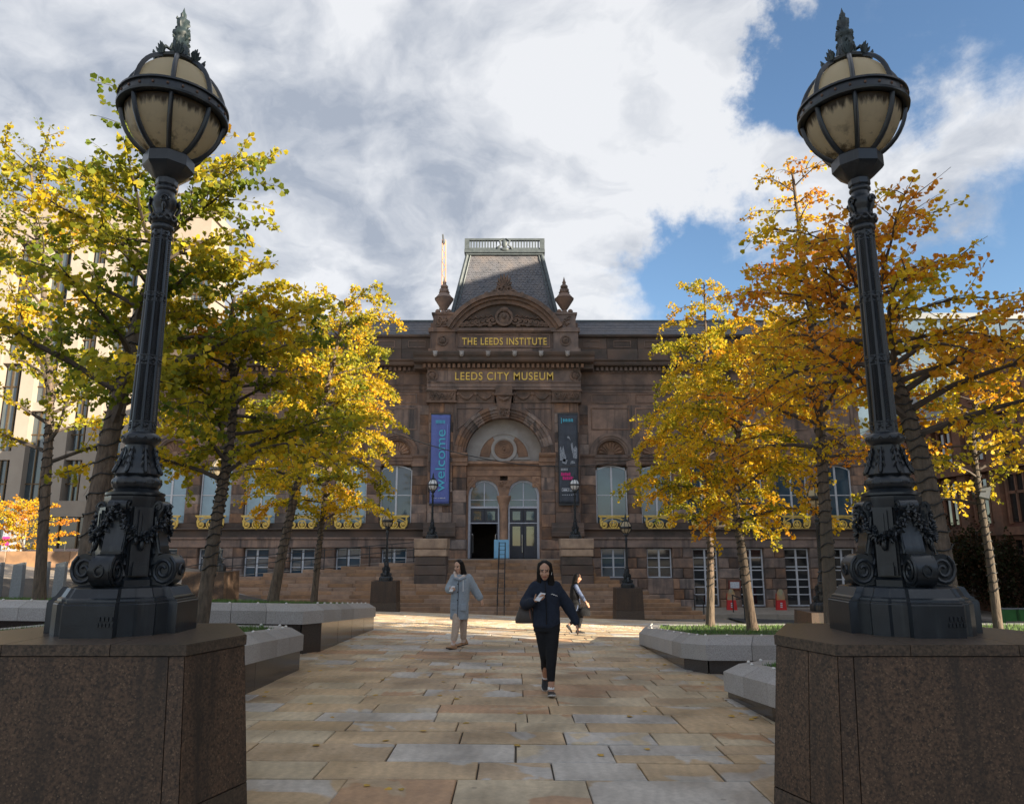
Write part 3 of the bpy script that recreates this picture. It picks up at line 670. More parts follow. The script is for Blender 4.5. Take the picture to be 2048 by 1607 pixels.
# tympanum
t = MB(); t.arc(0, 6.62, 0, 2.72, 0, 180, .92, 1.0, 26); PT('tympanum', t, M['plaster'], smooth=30)
t = MB(); t.arc(0, 6.86, 1.52, 1.62, 0, 180, .84, .93, 24); t.arc(0, 7.42, .66, .80, 0, 360, .76, .93, 28); t.arc(0, 7.42, .60, .66, 0, 360, .80, .93, 28); t.box(-1.66, 1.66, .84, .93, 6.78, 6.86); PT('tympanum_moulding', t, M['plaster'], smooth=30)
t = MB(); t.arc(0, 7.42, 0, .6, 0, 360, .84, .93, 28)
for r0 in (.18, .34, .48): t.arc(0, 7.42, r0, r0+.04, 0, 360, .79, .86, 24)
t.arc(0, 6.88, .9, 1.50, 4, 62, .88, .93, 10); t.arc(0, 6.88, .9, 1.50, 118, 176, .88, .93, 10); t.ell((0, .82, 7.42), (.09, .08, .09), 10, 6); PT('tympanum_roundel', t, M['stone_warm'], smooth=30)
t = MB(); xprof(t, [(1.0, 5.74), (.42, 5.74), (.42, 6.1), (.38, 6.12), (.38, 6.3), (.3, 6.36), (.14, 6.46), (.14, 6.6), (.3, 6.64), (1.0, 6.66)], -2.3, 2.3); PT('transom', t, M['stone_warm'])
# ---- twin doors
for s in (-1, 1):
    cx = s*1.19; rr = .83
    sp = MB(); x0, x1 = (.24, 2.3) if s > 0 else (-2.3, -.24)
    pol = [(x0, .5), (cx-rr-.14, .5), (cx-rr-.14, 4.53)] + [(cx-(rr+.14)*math.cos(math.pi*i/18), 4.53+(rr+.14)*math.sin(math.pi*i/18)) for i in range(19)] + [(cx+rr+.14, .5), (x1, .5), (x1, 5.75), (x0, 5.75)]
    sp.plate(pol, .48, .8); PT('door_surround', sp, M['stone_warm'])
    ar = MB(); ar.arc(cx, 4.53, rr+.14, rr+.3, 0, 180, .36, .5, 18); PT('door_arch', ar, M['stone_warm'], smooth=30)
    f = MB(); f.arc(cx, 4.53, rr, rr+.14, 0, 180, .56, .74, 18); f.box(cx-rr-.14, cx-rr, .56, .74, .79, 4.53); f.box(cx+rr, cx+rr+.14, .56, .74, .79, 4.53)
    f.box(cx-rr, cx+rr, .55, .74, 3.78, 3.9); f.box(cx-.03, cx+.03, .6, .7, 3.9, 5.34); f.box(cx-rr, cx+rr, .61, .69, 4.26, 4.31); f.box(cx-rr, cx+rr, .56, .74, 2.86, 2.92)
    df = PT('door_frame', f, M['frame_door'], smooth=30)
    for q in (-1, 1):
        p = MB(); p.plate([(cx+q*.03, 4.31), (cx+q*rr*.97, 4.31)] + [(cx+q*rr*math.cos(a_), 4.53+rr*math.sin(a_)) for a_ in (0.05, .3, .6, .9, 1.2, 1.45)] + [(cx+q*.03, 5.34)], .64, .66); PT('fanlight_pane', p, M['glass_sky'], df)
        p = MB(); p.box(min(cx+q*.03, cx+q*rr), max(cx+q*.03, cx+q*rr), .64, .66, 3.9, 4.26); PT('fanlight_pane', p, M['glass_sky'], df)
    def leaf(x0, x1, z0, z1, panel, y=.62, nm='door_leaf'):
        l = MB(); w = x1-x0; h = z1-z0; m_ = .17*w/.8
        pz = [(z0+.22*h/2, z0+.26*h), (z0+.36*h, z1-.08*h)] if panel == 2 else [(z0+.18*h, z1-.2*h)]
        l.box(x0, x0+m_, y, y+.07, z0, z1); l.box(x1-m_, x1, y, y+.07, z0, z1)
        zs = [z0] + [v for p_ in pz for v in p_] + [z1]
        for i in range(0, len(zs), 2): l.box(x0+m_, x1-m_, y+.001, y+.07, zs[i], zs[i+1])
        if panel == 2: l.box(x0+m_, x1-m_, y+.03, y+.06, pz[0][0], pz[0][1]); l.box(x0+m_+.05, x1-m_-.05, y+.012, y+.035, pz[0][0]+.05, pz[0][1]-.05)
        o = PT(nm, l, M['door_navy'])
        g_ = MB(); g_.box(x0+m_, x1-m_, y+.03, y+.045, pz[-1][0], pz[-1][1]); PT('pane', g_, M['glass_sky'] if panel != 2 else M['glass_dark'], o)
        return o
    for q in (-1, 1): leaf(min(cx+q*.012, cx+q*rr), max(cx+q*.012, cx+q*rr), 2.92, 3.78, 1, nm='door_panel')
    if s > 0:
        for q in (-1, 1):
            o = leaf(min(cx+q*.012, cx+q*rr), max(cx+q*.012, cx+q*rr), .8, 2.86, 2)
            if q < 0:
                h = MB(); h.tube([(cx-.08, .6, 1.1), (cx-.08, .54, 1.14), (cx-.08, .54, 2.2), (cx-.08, .6, 2.24)], .02, 6); PT('handle', h, M['steel'], o)
    else:
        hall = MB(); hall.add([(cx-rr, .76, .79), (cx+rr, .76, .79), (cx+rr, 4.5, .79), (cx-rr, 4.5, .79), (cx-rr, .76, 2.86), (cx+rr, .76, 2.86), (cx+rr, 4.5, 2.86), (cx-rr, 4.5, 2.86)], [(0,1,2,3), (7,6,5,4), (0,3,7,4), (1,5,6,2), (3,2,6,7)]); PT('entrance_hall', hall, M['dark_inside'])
        for q in (-1, 1):
            l = MB(); l.box(cx+q*rr-.035, cx+q*rr+.035, .76, 1.5, .8, 2.84) if False else l.box(cx+q*(rr-.04)-.03, cx+q*(rr-.04)+.03, .5, 1.28, .82, 2.82)
            o = PT('open_door_leaf', l, M['door_navy'])
            for dy in (.62, 1.1):
                h = MB(); x = cx+q*(rr-.11); h.tube([(x+q*.03, dy, 1.1), (x-q*.03, dy, 1.14), (x-q*.03, dy, 2.2), (x+q*.03, dy, 2.24)], .022, 6); PT('handle', h, M['steel'], o)
cl = MB(); cl.lathe([(.3,.79),(.3,1.5),(.34,1.55),(.34,1.62),(.26,1.7),(.25,1.8),(.23,3.5),(.24,3.7),(.28,3.78),(.26,3.86),(.34,4.1),(.42,4.34),(.44,4.4),(.44,4.53)], 16, (0, .5), math.pi/16); PT('door_column', cl, M['stone_warm'], smooth=40)
cv = MB(); cv.plate([(-.26, 4.53), (.26, 4.53), (.5, 5.45), (-.5, 5.45)], .34, .5); carve(cv, -.42, .42, 4.9, 5.5, .34, 14, 5, .12); PT('carved_spandrel', cv, M['stone_warm'], smooth=40)
for s in (-1, 1):
    cv = MB(); cv.box(s*2.0-.26, s*2.0+.26, .42, .49, 5.05, 5.7); carve(cv, s*2-.25, s*2+.25, 5.1, 5.65, .42, 8, 6+s, .12); PT('carved_spandrel', cv, M['stone_warm'], smooth=40)
# ---- entablature over the centre
b = MB(); xprof(b, [(-.22, 11.0), (-.22, 11.16), (-.27, 11.18), (-.27, 11.36), (-.36, 11.46), (-.36, 11.5), (-.18, 11.52), (-.18, 12.22), (-.3, 12.3), (.8, 12.3), (.8, 11.0)], -4.75, 4.75); frieze_o = PT('architrave', b, M['stone'])
b = MB(); xprof(b, [(.8, 12.3), (-.34, 12.3), (-.34, 12.6), (-.82, 12.64), (-.9, 12.74), (-.9, 12.9), (-1.02, 13.02), (-1.08, 13.16), (-1.08, 13.22), (-.2, 13.34), (.8, 13.34)], -5.55, 5.55); PT('cornice', b, M['stone_soot'])
d = MB(); x = -5.0
while x < 4.9: d.box(x, x+.17, -.54, -.34, 12.34, 12.58); x += .305
o = PT('dentil_course', d, M['stone_warm']); o['kind'] = 'stuff'
for k in range(6):
    l = MB(); x = -4.2+k*1.62; l.ell((x, -1.06, 13.06), (.14, .12, .19), 9, 6); l.ell((x, -1.15, 13.0), (.07, .07, .08), 7, 5); l.ell((x-.11, -1.05, 13.2), (.06, .05, .06), 6, 4); l.ell((x+.11, -1.05, 13.2), (.06, .05, .06), 6, 4); PT('lion_mask', l, M['plaster'], smooth=60)
for s in (-1, 1):
    c = MB(); x = s*4.45; roundel(c, x, 11.88, -.2, .36, 16); carve(c, x-.3, x+.3, 11.56, 12.2, -.22, 8, 12+s, .13); PT('frieze_ornament', c, M['stone_carved'], smooth=40)
# ---- attic and pediment
b = MB(); b.box(-3.12, 3.12, .06, 1.2, 13.3, 14.72); xprof(b, [(1.2, 14.72), (-.06, 14.72), (-.16, 14.8), (-.16, 14.98), (1.2, 14.98)], -3.26, 3.26); b.box(-3.1, 3.1, -.02, .1, 13.3, 13.66); attic_o = PT('attic', b, M['stone'])
fr = MB()
for zz in (13.74, 14.56): fr.box(-2.9, 2.9, .0, .07, zz, zz+.06)
for xx in (-2.9, 2.84): fr.box(xx, xx+.06, .0, .07, 13.8, 14.56)
PT('panel_frame', fr, M['stone'])
Rp = 4.02; cz = 17.2-Rp-.02; a0 = math.degrees(math.asin((15.0-cz)/Rp))
p = MB(); p.arc(0, cz, Rp-.16, Rp+.1, a0, 180-a0, -.55, 1.2, 30); p.arc(0, cz, Rp-.34, Rp-.16, a0, 180-a0, -.34, 1.2, 30); p.arc(0, cz, Rp-.6, Rp-.34, a0+1, 179-a0, -.14, 1.2, 30); PT('pediment_arch', p, M['stone_carved'], smooth=30)
ty = MB(); n = 24; pol = [((Rp-.5)*math.cos(R(a0+(180-2*a0)*i/n)), cz+(Rp-.5)*math.sin(R(a0+(180-2*a0)*i/n))) for i in range(n+1)]
ty.plate([(x, max(z, 14.97)) for x, z in pol], .1, 1.1); PT('pediment_tympanum', ty, M['stone_soot'])
cv = MB(); rr = random.Random(4)
cv.arc(0, 15.68, .42, .58, 0, 360, -.2, .2, 20); cv.ell((0, -.02, 15.62), (.42, .18, .5), 14, 8); cv.ell((0, -.16, 16.2), (.3, .12, .16), 10, 6); cv.ell((0, -.2, 15.75), (.16, .14, .2), 10, 6)
for s in (-1, 1):
    for k in range(7):
        x = s*(.75+k*.32); h = .62-.075*k; z = 15.16+h*.55; pts = []
        for i in range(14):
            a = R(200)+i*.6; q = (.29-.016*i)*(1-.06*k); pts.append((x+s*q*math.cos(a), -.02-.006*i, z+q*.9*math.sin(a)))
        cv.tube(pts, [.075-.003*i for i in range(14)], 6); cv.ell((x, -.04, z), (.09, .08, .09), 8, 5)
        if k < 6: cv.ell((x+s*.14, .0, 15.16+.1*(k % 2)), (.16, .12, .11), 8, 5)
        if k < 5: cv.tube([(x-s*.1, .02, z+.25), (x+s*.1, -.06, z+.36), (x+s*.25, -.02, z+.24)], [.03, .06, .025], 6)
PT('pediment_carving', cv, M['stone_carved'], smooth=50)
pm = MB(); zb = 17.15
for i in range(9):
    a = R(180)*(i+.5)/9; L_ = .62+.34*math.sin(a); pts = [(t_*L_*math.cos(a)*.72, -.2-.06*t_, zb+.42+t_*L_*math.sin(a)) for t_ in (.15, .5, .8, 1.)]
    pm.tube(pts, [.03, .06, .085, .03], 6)
for s in (-1, 1):
    pts = [(s*(.32+.19*math.cos(a)*(1-a/14)), -.24, zb+.36+.19*math.sin(a)*(1-a/14)) for a in [q*.5 for q in range(16)]]; pm.tube(pts, .045, 6)
    pm.tube([(s*.1, -.2, zb+.1), (s*.6, -.2, zb+.28), (s*.95, -.2, zb+.02), (s*1.12, -.2, zb-.06)], [.1, .12, .09, .07], 6); pm.ell((s*1.12, -.2, zb+.04), (.16, .12, .16), 9, 6)
pm.plate([(-1.25, zb-.22), (1.25, zb-.22), (.9, zb+.04), (.5, zb+.3), (-.5, zb+.3), (-.9, zb+.04)], -.2, .3); pm.plate([(-.5, zb+.2), (.5, zb+.2), (.42, zb+.85), (.2, zb+1.15), (-.2, zb+1.15), (-.42, zb+.85)], -.16, .1); PT('palmette', pm, M['stone_carved'], smooth=50)
# ---- mansard
zb, zt, xb_, xt_, yb_, yt_ = 15.4, 20.95, 3.62, 2.5, 1.25, 2.3
mn = MB(); mn.add([(-xb_, yb_, zb), (xb_, yb_, zb), (xb_, 9, zb), (-xb_, 9, zb), (-xt_, yt_, zt), (xt_, yt_, zt), (xt_, 8, zt), (-xt_, 8, zt)], [(0,1,5,4), (1,2,6,5), (2,3,7,6), (3,0,4,7), (4,5,6,7)]); man = PT('mansard_roof', mn, M['slate'])
sl = MB(); rows = 30; rr = random.Random(3)
def slate_row(P0, P1, P2, P3, rows, w0):
    # P0,P1 bottom corners; P3,P2 top corners
    for k in range(rows):
        t0, t1 = k/rows, min(1, (k+1.6)/rows)
        A, B, C_, D_ = [Vector(p) for p in (P0, P1, P2, P3)]
        L0, R0 = A.lerp(D_, t0), B.lerp(C_, t0); L1, R1 = A.lerp(D_, t1), B.lerp(C_, t1)
        nrm = (B-A).cross(D_-A).normalized(); n = max(3, int((R0-L0).length/w0)); off = .5 if k % 2 else 0
        for i in range(-1, n+1):
            u0, u1 = max(0, (i+off)/n), min(1, (i+1+off)/n)
            if u1-u0 < .3/n: continue
            um = (u0+u1)/2; lift = nrm*rr.uniform(.035, .055)
            a_, b_ = L0.lerp(R0, u0), L0.lerp(R0, u1); c_, d_ = L1.lerp(R1, u1), L1.lerp(R1, u0); up = (d_-a_)*.3
            e = .24*(u1-u0); a2, b2 = L0.lerp(R0, u0+e), L0.lerp(R0, u1-e)
            sl.add([a_+up+lift, a2+lift, b2+lift, b_+up+lift, c_+nrm*.01, d_+nrm*.01, a2, b2, a_+up, b_+up], [(0,1,2,3,4,5), (6,7,2,1), (8,6,1,0), (7,9,3,2)])
slate_row((-xb_, yb_, zb), (xb_, yb_, zb), (xt_, yt_, zt), (-xt_, yt_, zt), 30, .27)
slate_row((xb_, yb_, zb), (xb_, 9, zb), (xt_, 8, zt), (xt_, yt_, zt), 30, .27); slate_row((-xb_, 9, zb), (-xb_, yb_, zb), (-xt_, yt_, zt), (-xt_, 8, zt), 30, .27)
o = PT('slates', sl, M['slate'], man); o['kind'] = 'stuff'
for s in (-1, 1):
    h = MB(); h.tube([(s*xb_, yb_-.04, zb), (s*xt_, yt_-.04, zt)], .13, 8); h.tube([(s*(xb_-.28), yb_-.07, zb), (s*(xt_-.22), yt_-.07, zt)], .05, 6); PT('hip_roll', h, M['lead'], man, 40)
cr = MB(); cr.box(-2.72, 2.72, yt_-.28, 8.2, zt, zt+.22); cr.box(-2.62, 2.62, yt_-.2, 8.1, zt-.14, zt)
cr.box(-2.66, 2.66, yt_-.24, yt_-.08, zt+.22, zt+.34); cr.box(-2.7, 2.7, yt_-.28, yt_-.04, zt+.86, zt+1.0)
for s in (-1, 1):
    cr.box(s*2.54-.16, s*2.54+.16, yt_-.3, yt_+.02, zt+.22, zt+.86); cr.box(s*2.68-.04, s*2.68+.04, yt_, 8.1, zt+.86, zt+1.0)
    for k in range(12): cr.box(s*2.68-.03, s*2.68+.03, yt_+.3+k*.45, yt_+.42+k*.45, zt+.2, zt+.88)
PT('roof_cresting', cr, M['lead'])
for s in (-1, 1):
    for k in range(10):
        x = s*(.56+k*.19); b = MB(); b.box(x-.045, x+.045, yt_-.2, yt_-.1, zt+.34, zt+.86); PT('cresting_baluster', b, M['lead'])
sc = MB(); sc.ell((0, yt_-.28, zt+.58), (.2, .12, .32), 12, 8)
for s in (-1, 1): sc.tube([(s*.08, yt_-.28, zt+.98), (s*.34, yt_-.3, zt+.8), (s*.26, yt_-.3, zt+.5), (s*.44, yt_-.28, zt+.34), (s*.5, yt_-.26, zt+.22)], [.05, .08, .06, .08, .05], 6)
sc.ell((0, yt_-.26, zt+.22), (.3, .1, .14), 10, 6); PT('cartouche', sc, M['lead'], smooth=60)
# ---- lettering
def lettering(txt, x0, x1, z0, z1, y, parent):
    name = 'letter'
    cu = bpy.data.curves.new(name, 'FONT'); cu.body = txt; cu.extrude = .03; cu.offset = .004; cu.size = 1; cu.space_character = 1.12
    ob = bpy.data.objects.new('tmp_text', cu); COL.objects.link(ob); dg = bpy.context.evaluated_depsgraph_get(); me = bpy.data.meshes.new_from_object(ob.evaluated_get(dg)); bpy.data.objects.remove(ob)
    xs = [v.co.x for v in me.vertices]; ys = [v.co.y for v in me.vertices]; lx, hx, ly, hy = min(xs), max(xs), min(ys), max(ys)
    for v in me.vertices:
        v.co = (x0+(v.co.x-lx)/(hx-lx)*(x1-x0), y-v.co.z, z0+(v.co.y-ly)/(hy-ly)*(z1-z0)-MZ)
    bm = bmesh.new(); bm.from_mesh(me); bm.verts.ensure_lookup_table(); seen = set()
    for v0 in bm.verts:
        if v0.index in seen: continue
        st = [v0]; comp = []; seen.add(v0.index)
        while st:
            v = st.pop(); comp.append(v)
            for e in v.link_edges:
                w = e.other_vert(v)
                if w.index not in seen: seen.add(w.index); st.append(w)
        idx = {v.index: k for k, v in enumerate(comp)}; fs = {f for v in comp for f in v.link_faces}
        m2 = bpy.data.meshes.new('letter'); m2.from_pydata([tuple(v.co) for v in comp], [], [[idx[v.index] for v in f.verts] for f in fs]); mk('letter', m2, M['gold_letter'], parent)
    bm.free()
lettering('LEEDS CITY MUSEUM', -3.02, 3.05, 11.60, 12.10, -.215, frieze_o)
lettering('THE LEEDS INSTITUTE', -2.64, 2.68, 13.92, 14.38, .03, attic_o)
# ---------------------------------------------------------------- steps, piers, rails
M['step'] = mat('step_stone', (0.376, 0.230, 0.137), (0.268, 0.168, 0.105), 3., .75, .03, 18, c3=(0.171, 0.112, 0.076), s3=.9, w3=.6, obj_var=.17, hue_var=.15)
M['pale_step'] = mat('pale_flag', (.36, .31, .25), (.29, .25, .20), 3., .75, .03, 18, obj_var=.1)
M['pier_stone'] = mat('pier_stone', (0.380, 0.273, 0.190), (0.276, 0.194, 0.138), 3., .9, .05, 18, c3=(0.149, 0.105, 0.081), s3=1.1, w3=.6, obj_var=.25)
M['black_iron'] = mat('black_iron', (.02, .021, .023), (.03, .031, .033), 6, .45)
def steps():
    rnd = random.Random(8)
    core_ = MB(); SX = -.5
    st = thing('stone_steps', 'wide flight of brown stone steps rising to the museum doors', 'steps', (SX, 38, -1.9))
    def loc(x, y, z): return (x-SX, y-38, z+1.9)
    n = 15; XL = lambda i: -5.3 - min(i, 5.4)*2.0; XR = lambda i: 4.5 if i < 5 else 5.2 + (i-5)*.46
    for i in range(n+1):
        yf = 41.0-.3*i; zt = .78-.17*i; x = XL(i) - (0 if i < 5 else (i-5)*.05); xr = XR(i)
        if i == n: x = -17.5
        while x < xr-.05:
            w = min(rnd.uniform(1.1, 2.1), xr-x)
            if xr-x-w < .5: w = xr-x
            b = MB(); a0 = loc(x+.004, yf, zt-.172); a1 = loc(x+w-.004, yf+.62, zt); c = .012
            b.cbox(a0[0], a1[0], a0[1], a1[1], a0[2], a1[2], c); b.build('step_block', M['step'], st, clean=True); x += w
    # solid below and the ramp that climbs from the left
    b = MB(); rings = []
    for i in range(6): rings.append([loc(XL(i), 41-.3*i+.3, .775-.17*i), loc(XL(i), 43.55, .775-.17*i)])
    vs = [p for r in rings for p in r]; b.add(vs, [(2*i, 2*i+1, 2*i+3, 2*i+2) for i in range(5)])
    b.add([loc(-5.31, 41.3, .776), loc(4.5, 41.3, .776), loc(4.5, 44.45, .776), loc(-5.31, 44.45, .776)], [(0,1,2,3)])
    b.add([loc(-16.1, 39.8, -.11), loc(-16.1, 43.55, -.11), loc(-21, 43.55, -1.2), loc(-21, 39.4, -1.2)], [(0,1,2,3)])
    b.build('landing', M['pale_step'], st)
    # low terrace in front of the right-hand basement doors
    for k in range(9):
        x0 = 7.2+k*1.75; bb = MB(); a0 = loc(x0, 40.2, -2.4); a1 = loc(x0+1.74, 44.4, -2.02); bb.cbox(a0[0], a1[0], a0[1], a1[1], a0[2], a1[2], .015); bb.build('terrace_slab', M['pale_step'], st)
    return st
steps_o = steps()
def rail_handle(name, label, pts_lists, posts, r=.022, loc=(0, 0, 0)):
    h = thing(name, label, 'handrail', loc); L0 = Vector(loc)
    for pts in pts_lists:
        b = MB(); b.tube([Vector(p)-L0 for p in pts], r, 7); b.build('rail', M['black_iron'], h, 40)
    for a, b_ in posts:
        b = MB(); b.tube([Vector(a)-L0, Vector(b_)-L0], r*1.15, 7); b.build('post', M['black_iron'], h, 40)
    return h
def zs(y): return .78-.17*(41.0-y)/.3 if y < 41 else .78
c = -.55
rl = []
for dx in (-.17, .17):
    for hh in (.95, .55):
        rl.append([(c+dx, 42.0, .78+hh), (c+dx, 41.1, .78+hh), (c+dx, 36.6, zs(36.6)+hh), (c+dx, 36.1, zs(36.6)+hh)])
ps = []
for y in (42.0, 40.4, 38.8, 37.4, 36.4):
    z = .78 if y > 41 else max(zs(y), -1.8)
    for dx in (-.17, .17): ps.append(((c+dx, y, z-.1), (c+dx, y, z+.95)))
hr = rail_handle('step_handrail', 'black double handrail running down the middle of the museum steps', rl, ps, .02, (c, 38, -1.8))
for k in range(14):
    y = 41.9-k*.4; b = MB(); z = zs(min(y, 41.0))+.95; b.tube([(-.17, y-38, z+1.8-.02), (.17, y-38, z+1.8-.02)], .014, 6); b.build('crossbar', M['black_iron'], hr, 40)
rl = []; ps = []
for hh in (.98, .55): rl.append([(-5.6, 42.3, .76+hh), (-15.8, 41.2, -.12+hh), (-20.5, 41.0, -1.1+hh)])
for k in range(9): x = -5.6-k*1.25; z = .76-.0863*(-5.6-x); ps.append(((x, 42.3-.108*k*1.25*.8, z-.12), (x, 42.3-.108*k*1.25*.8, z+.98)))
rail_handle('ramp_handrail', 'black handrail climbing the ramp along the left basement wall', rl, ps, .024, (-10, 42, 0))
for k, (x, lab) in enumerate(((9.9, 'left of the pair of short black handrails before the basement doors'), (12.0, 'right of the pair of short black handrails before the basement doors'))):
    y0 = 39.0; z = -2.05
    rail_handle('short_handrail', lab, [[(x, 38.6, -2.15+.8), (x, 39.0, -2.1+.92), (x+.1, 41.2, z+.95)]], [((x, 38.8, -2.25), (x, 38.8, -2.15+.85)), ((x+.1, 41.1, z-.1), (x+.1, 41.1, z+.95))], .028, (x, 39.5, -2.1))
# piers that carry the two lamps by the doors
def pier(x, label):
    p = thing('stone_pier', label, 'pier', (x, 39.9, -.6), group='lamp piers beside the museum doors')
    for k, (z0, z1, w, m_) in enumerate(((-1.0, .02, .84, 'stone_soot'), (.03, .52, .84, 'stone_soot'), (.54, .98, .80, 'stone_soot'), (1.0, 1.36, .85, 'pier_stone'), (1.40, 1.92, .88, 'pier_stone'))):
        b = MB(); b.cbox(-w, w, -w, w, z0+.6, z1+.6, .03); b.build('pier_block', M[m_], p)
pier(-.45-3.85, 'blocky stone pier under the lamp on the left side of the museum doors')
pier(-.45+3.9, 'blocky stone pier under the lamp on the right side of the museum doors')
# ---------------------------------------------------------------- lamp standards
M['iron'] = mat('painted_cast_iron', (.0095, .0135, .0185), (.016, .021, .027), 9, .33, .025, 60, spec=.5, c3=(.007, .0085, .011), s3=2.5, w3=.55, streak=(16., (.035, .042, .046), .62))
M['iron_green'] = mat('weathered_finial', (.028, .05, .052), (.014, .022, .027), 14, .5, .02, 40)
M['rivet'] = mat('rusty_bolt', (.16, .09, .06), (.08, .05, .04), 30, .8)
def globe_material():
    ma = bpy.data.materials.new('opal_globe'); ma.use_nodes = True; nt = ma.node_tree; N = nt.nodes; L = nt.links; b = N['Principled BSDF']
    tc = N.new('ShaderNodeTexCoord'); sp = N.new('ShaderNodeSeparateXYZ'); L.new(tc.outputs['Object'], sp.inputs[0])
    # grime hangs in streaks below the belt and gathers at the foot of the globe
    st = N.new('ShaderNodeVectorMath'); st.operation = 'MULTIPLY'; st.inputs[1].default_value = (34, 34, 2.2); L.new(tc.outputs['Object'], st.inputs[0])
    n1 = N.new('ShaderNodeTexNoise'); n1.inputs['Scale'].default_value = 1; n1.inputs['Detail'].default_value = 4; L.new(st.outputs[0], n1.inputs['Vector'])
    n2 = N.new('ShaderNodeTexNoise'); n2.inputs['Scale'].default_value = 9; n2.inputs['Detail'].default_value = 7; n2.inputs['Roughness'].default_value = .7; L.new(tc.outputs['Object'], n2.inputs['Vector'])
    def mr(s, a, bb, lo=0., hi=1.):
        q = N.new('ShaderNodeMapRange'); q.interpolation_type = 'SMOOTHSTEP'; L.new(s, q.inputs['Value'])
        for k, v in (('From Min', a), ('From Max', bb), ('To Min', lo), ('To Max', hi)): q.inputs[k].default_value = v
        return q.outputs[0]
    def m(op, a, bb):
        q = N.new('ShaderNodeMath'); q.operation = op
        for i, x in enumerate((a, bb)):
            if hasattr(x, 'is_linked'): L.new(x, q.inputs[i])
            else: q.inputs[i].default_value = x
        return q.outputs[0]
    z = sp.outputs[2]
    zz = m('ADD', z, m('MULTIPLY', m('SUBTRACT', n1.outputs['Fac'], .5), .16))
    belt = m('MULTIPLY', mr(zz, -.135, -.075), mr(z, -.02, -.04))
    foot = m('MULTIPLY', mr(z, -.16, -.36), mr(n2.outputs['Fac'], .48, .66))
    dirt = m('MAXIMUM', m('MULTIPLY', belt, .92), m('MULTIPLY', foot, .85))
    mx = N.new('ShaderNodeMix'); mx.data_type = 'RGBA'; mx.inputs['A'].default_value = (.97, .86, .64, 1); mx.inputs['B'].default_value = (.92, .79, .56, 1); L.new(n2.outputs['Fac'], mx.inputs['Factor'])
    m2 = N.new('ShaderNodeMix'); m2.data_type = 'RGBA'; L.new(mx.outputs['Result'], m2.inputs['A']); m2.inputs['B'].default_value = (.045, .03, .022, 1); L.new(dirt, m2.inputs['Factor'])
    L.new(m2.outputs['Result'], b.inputs['Base Color']); b.inputs['Roughness'].default_value = .34; b.inputs['Specular IOR Level'].default_value = .4
    tr = N.new('ShaderNodeBsdfTranslucent'); L.new(m2.outputs['Result'], tr.inputs['Color']); ms = N.new('ShaderNodeMixShader'); ms.inputs[0].default_value = .74
    L.new(b.outputs[0], ms.inputs[1]); L.new(tr.outputs[0], ms.inputs[2]); L.new(ms.outputs[0], N['Material Output'].inputs[0])
    return ma
M['globe'] = globe_material()
M['globe_white'] = mat('white_globe', (.74, .74, .72), (.64, .63, .60), 5, .3)

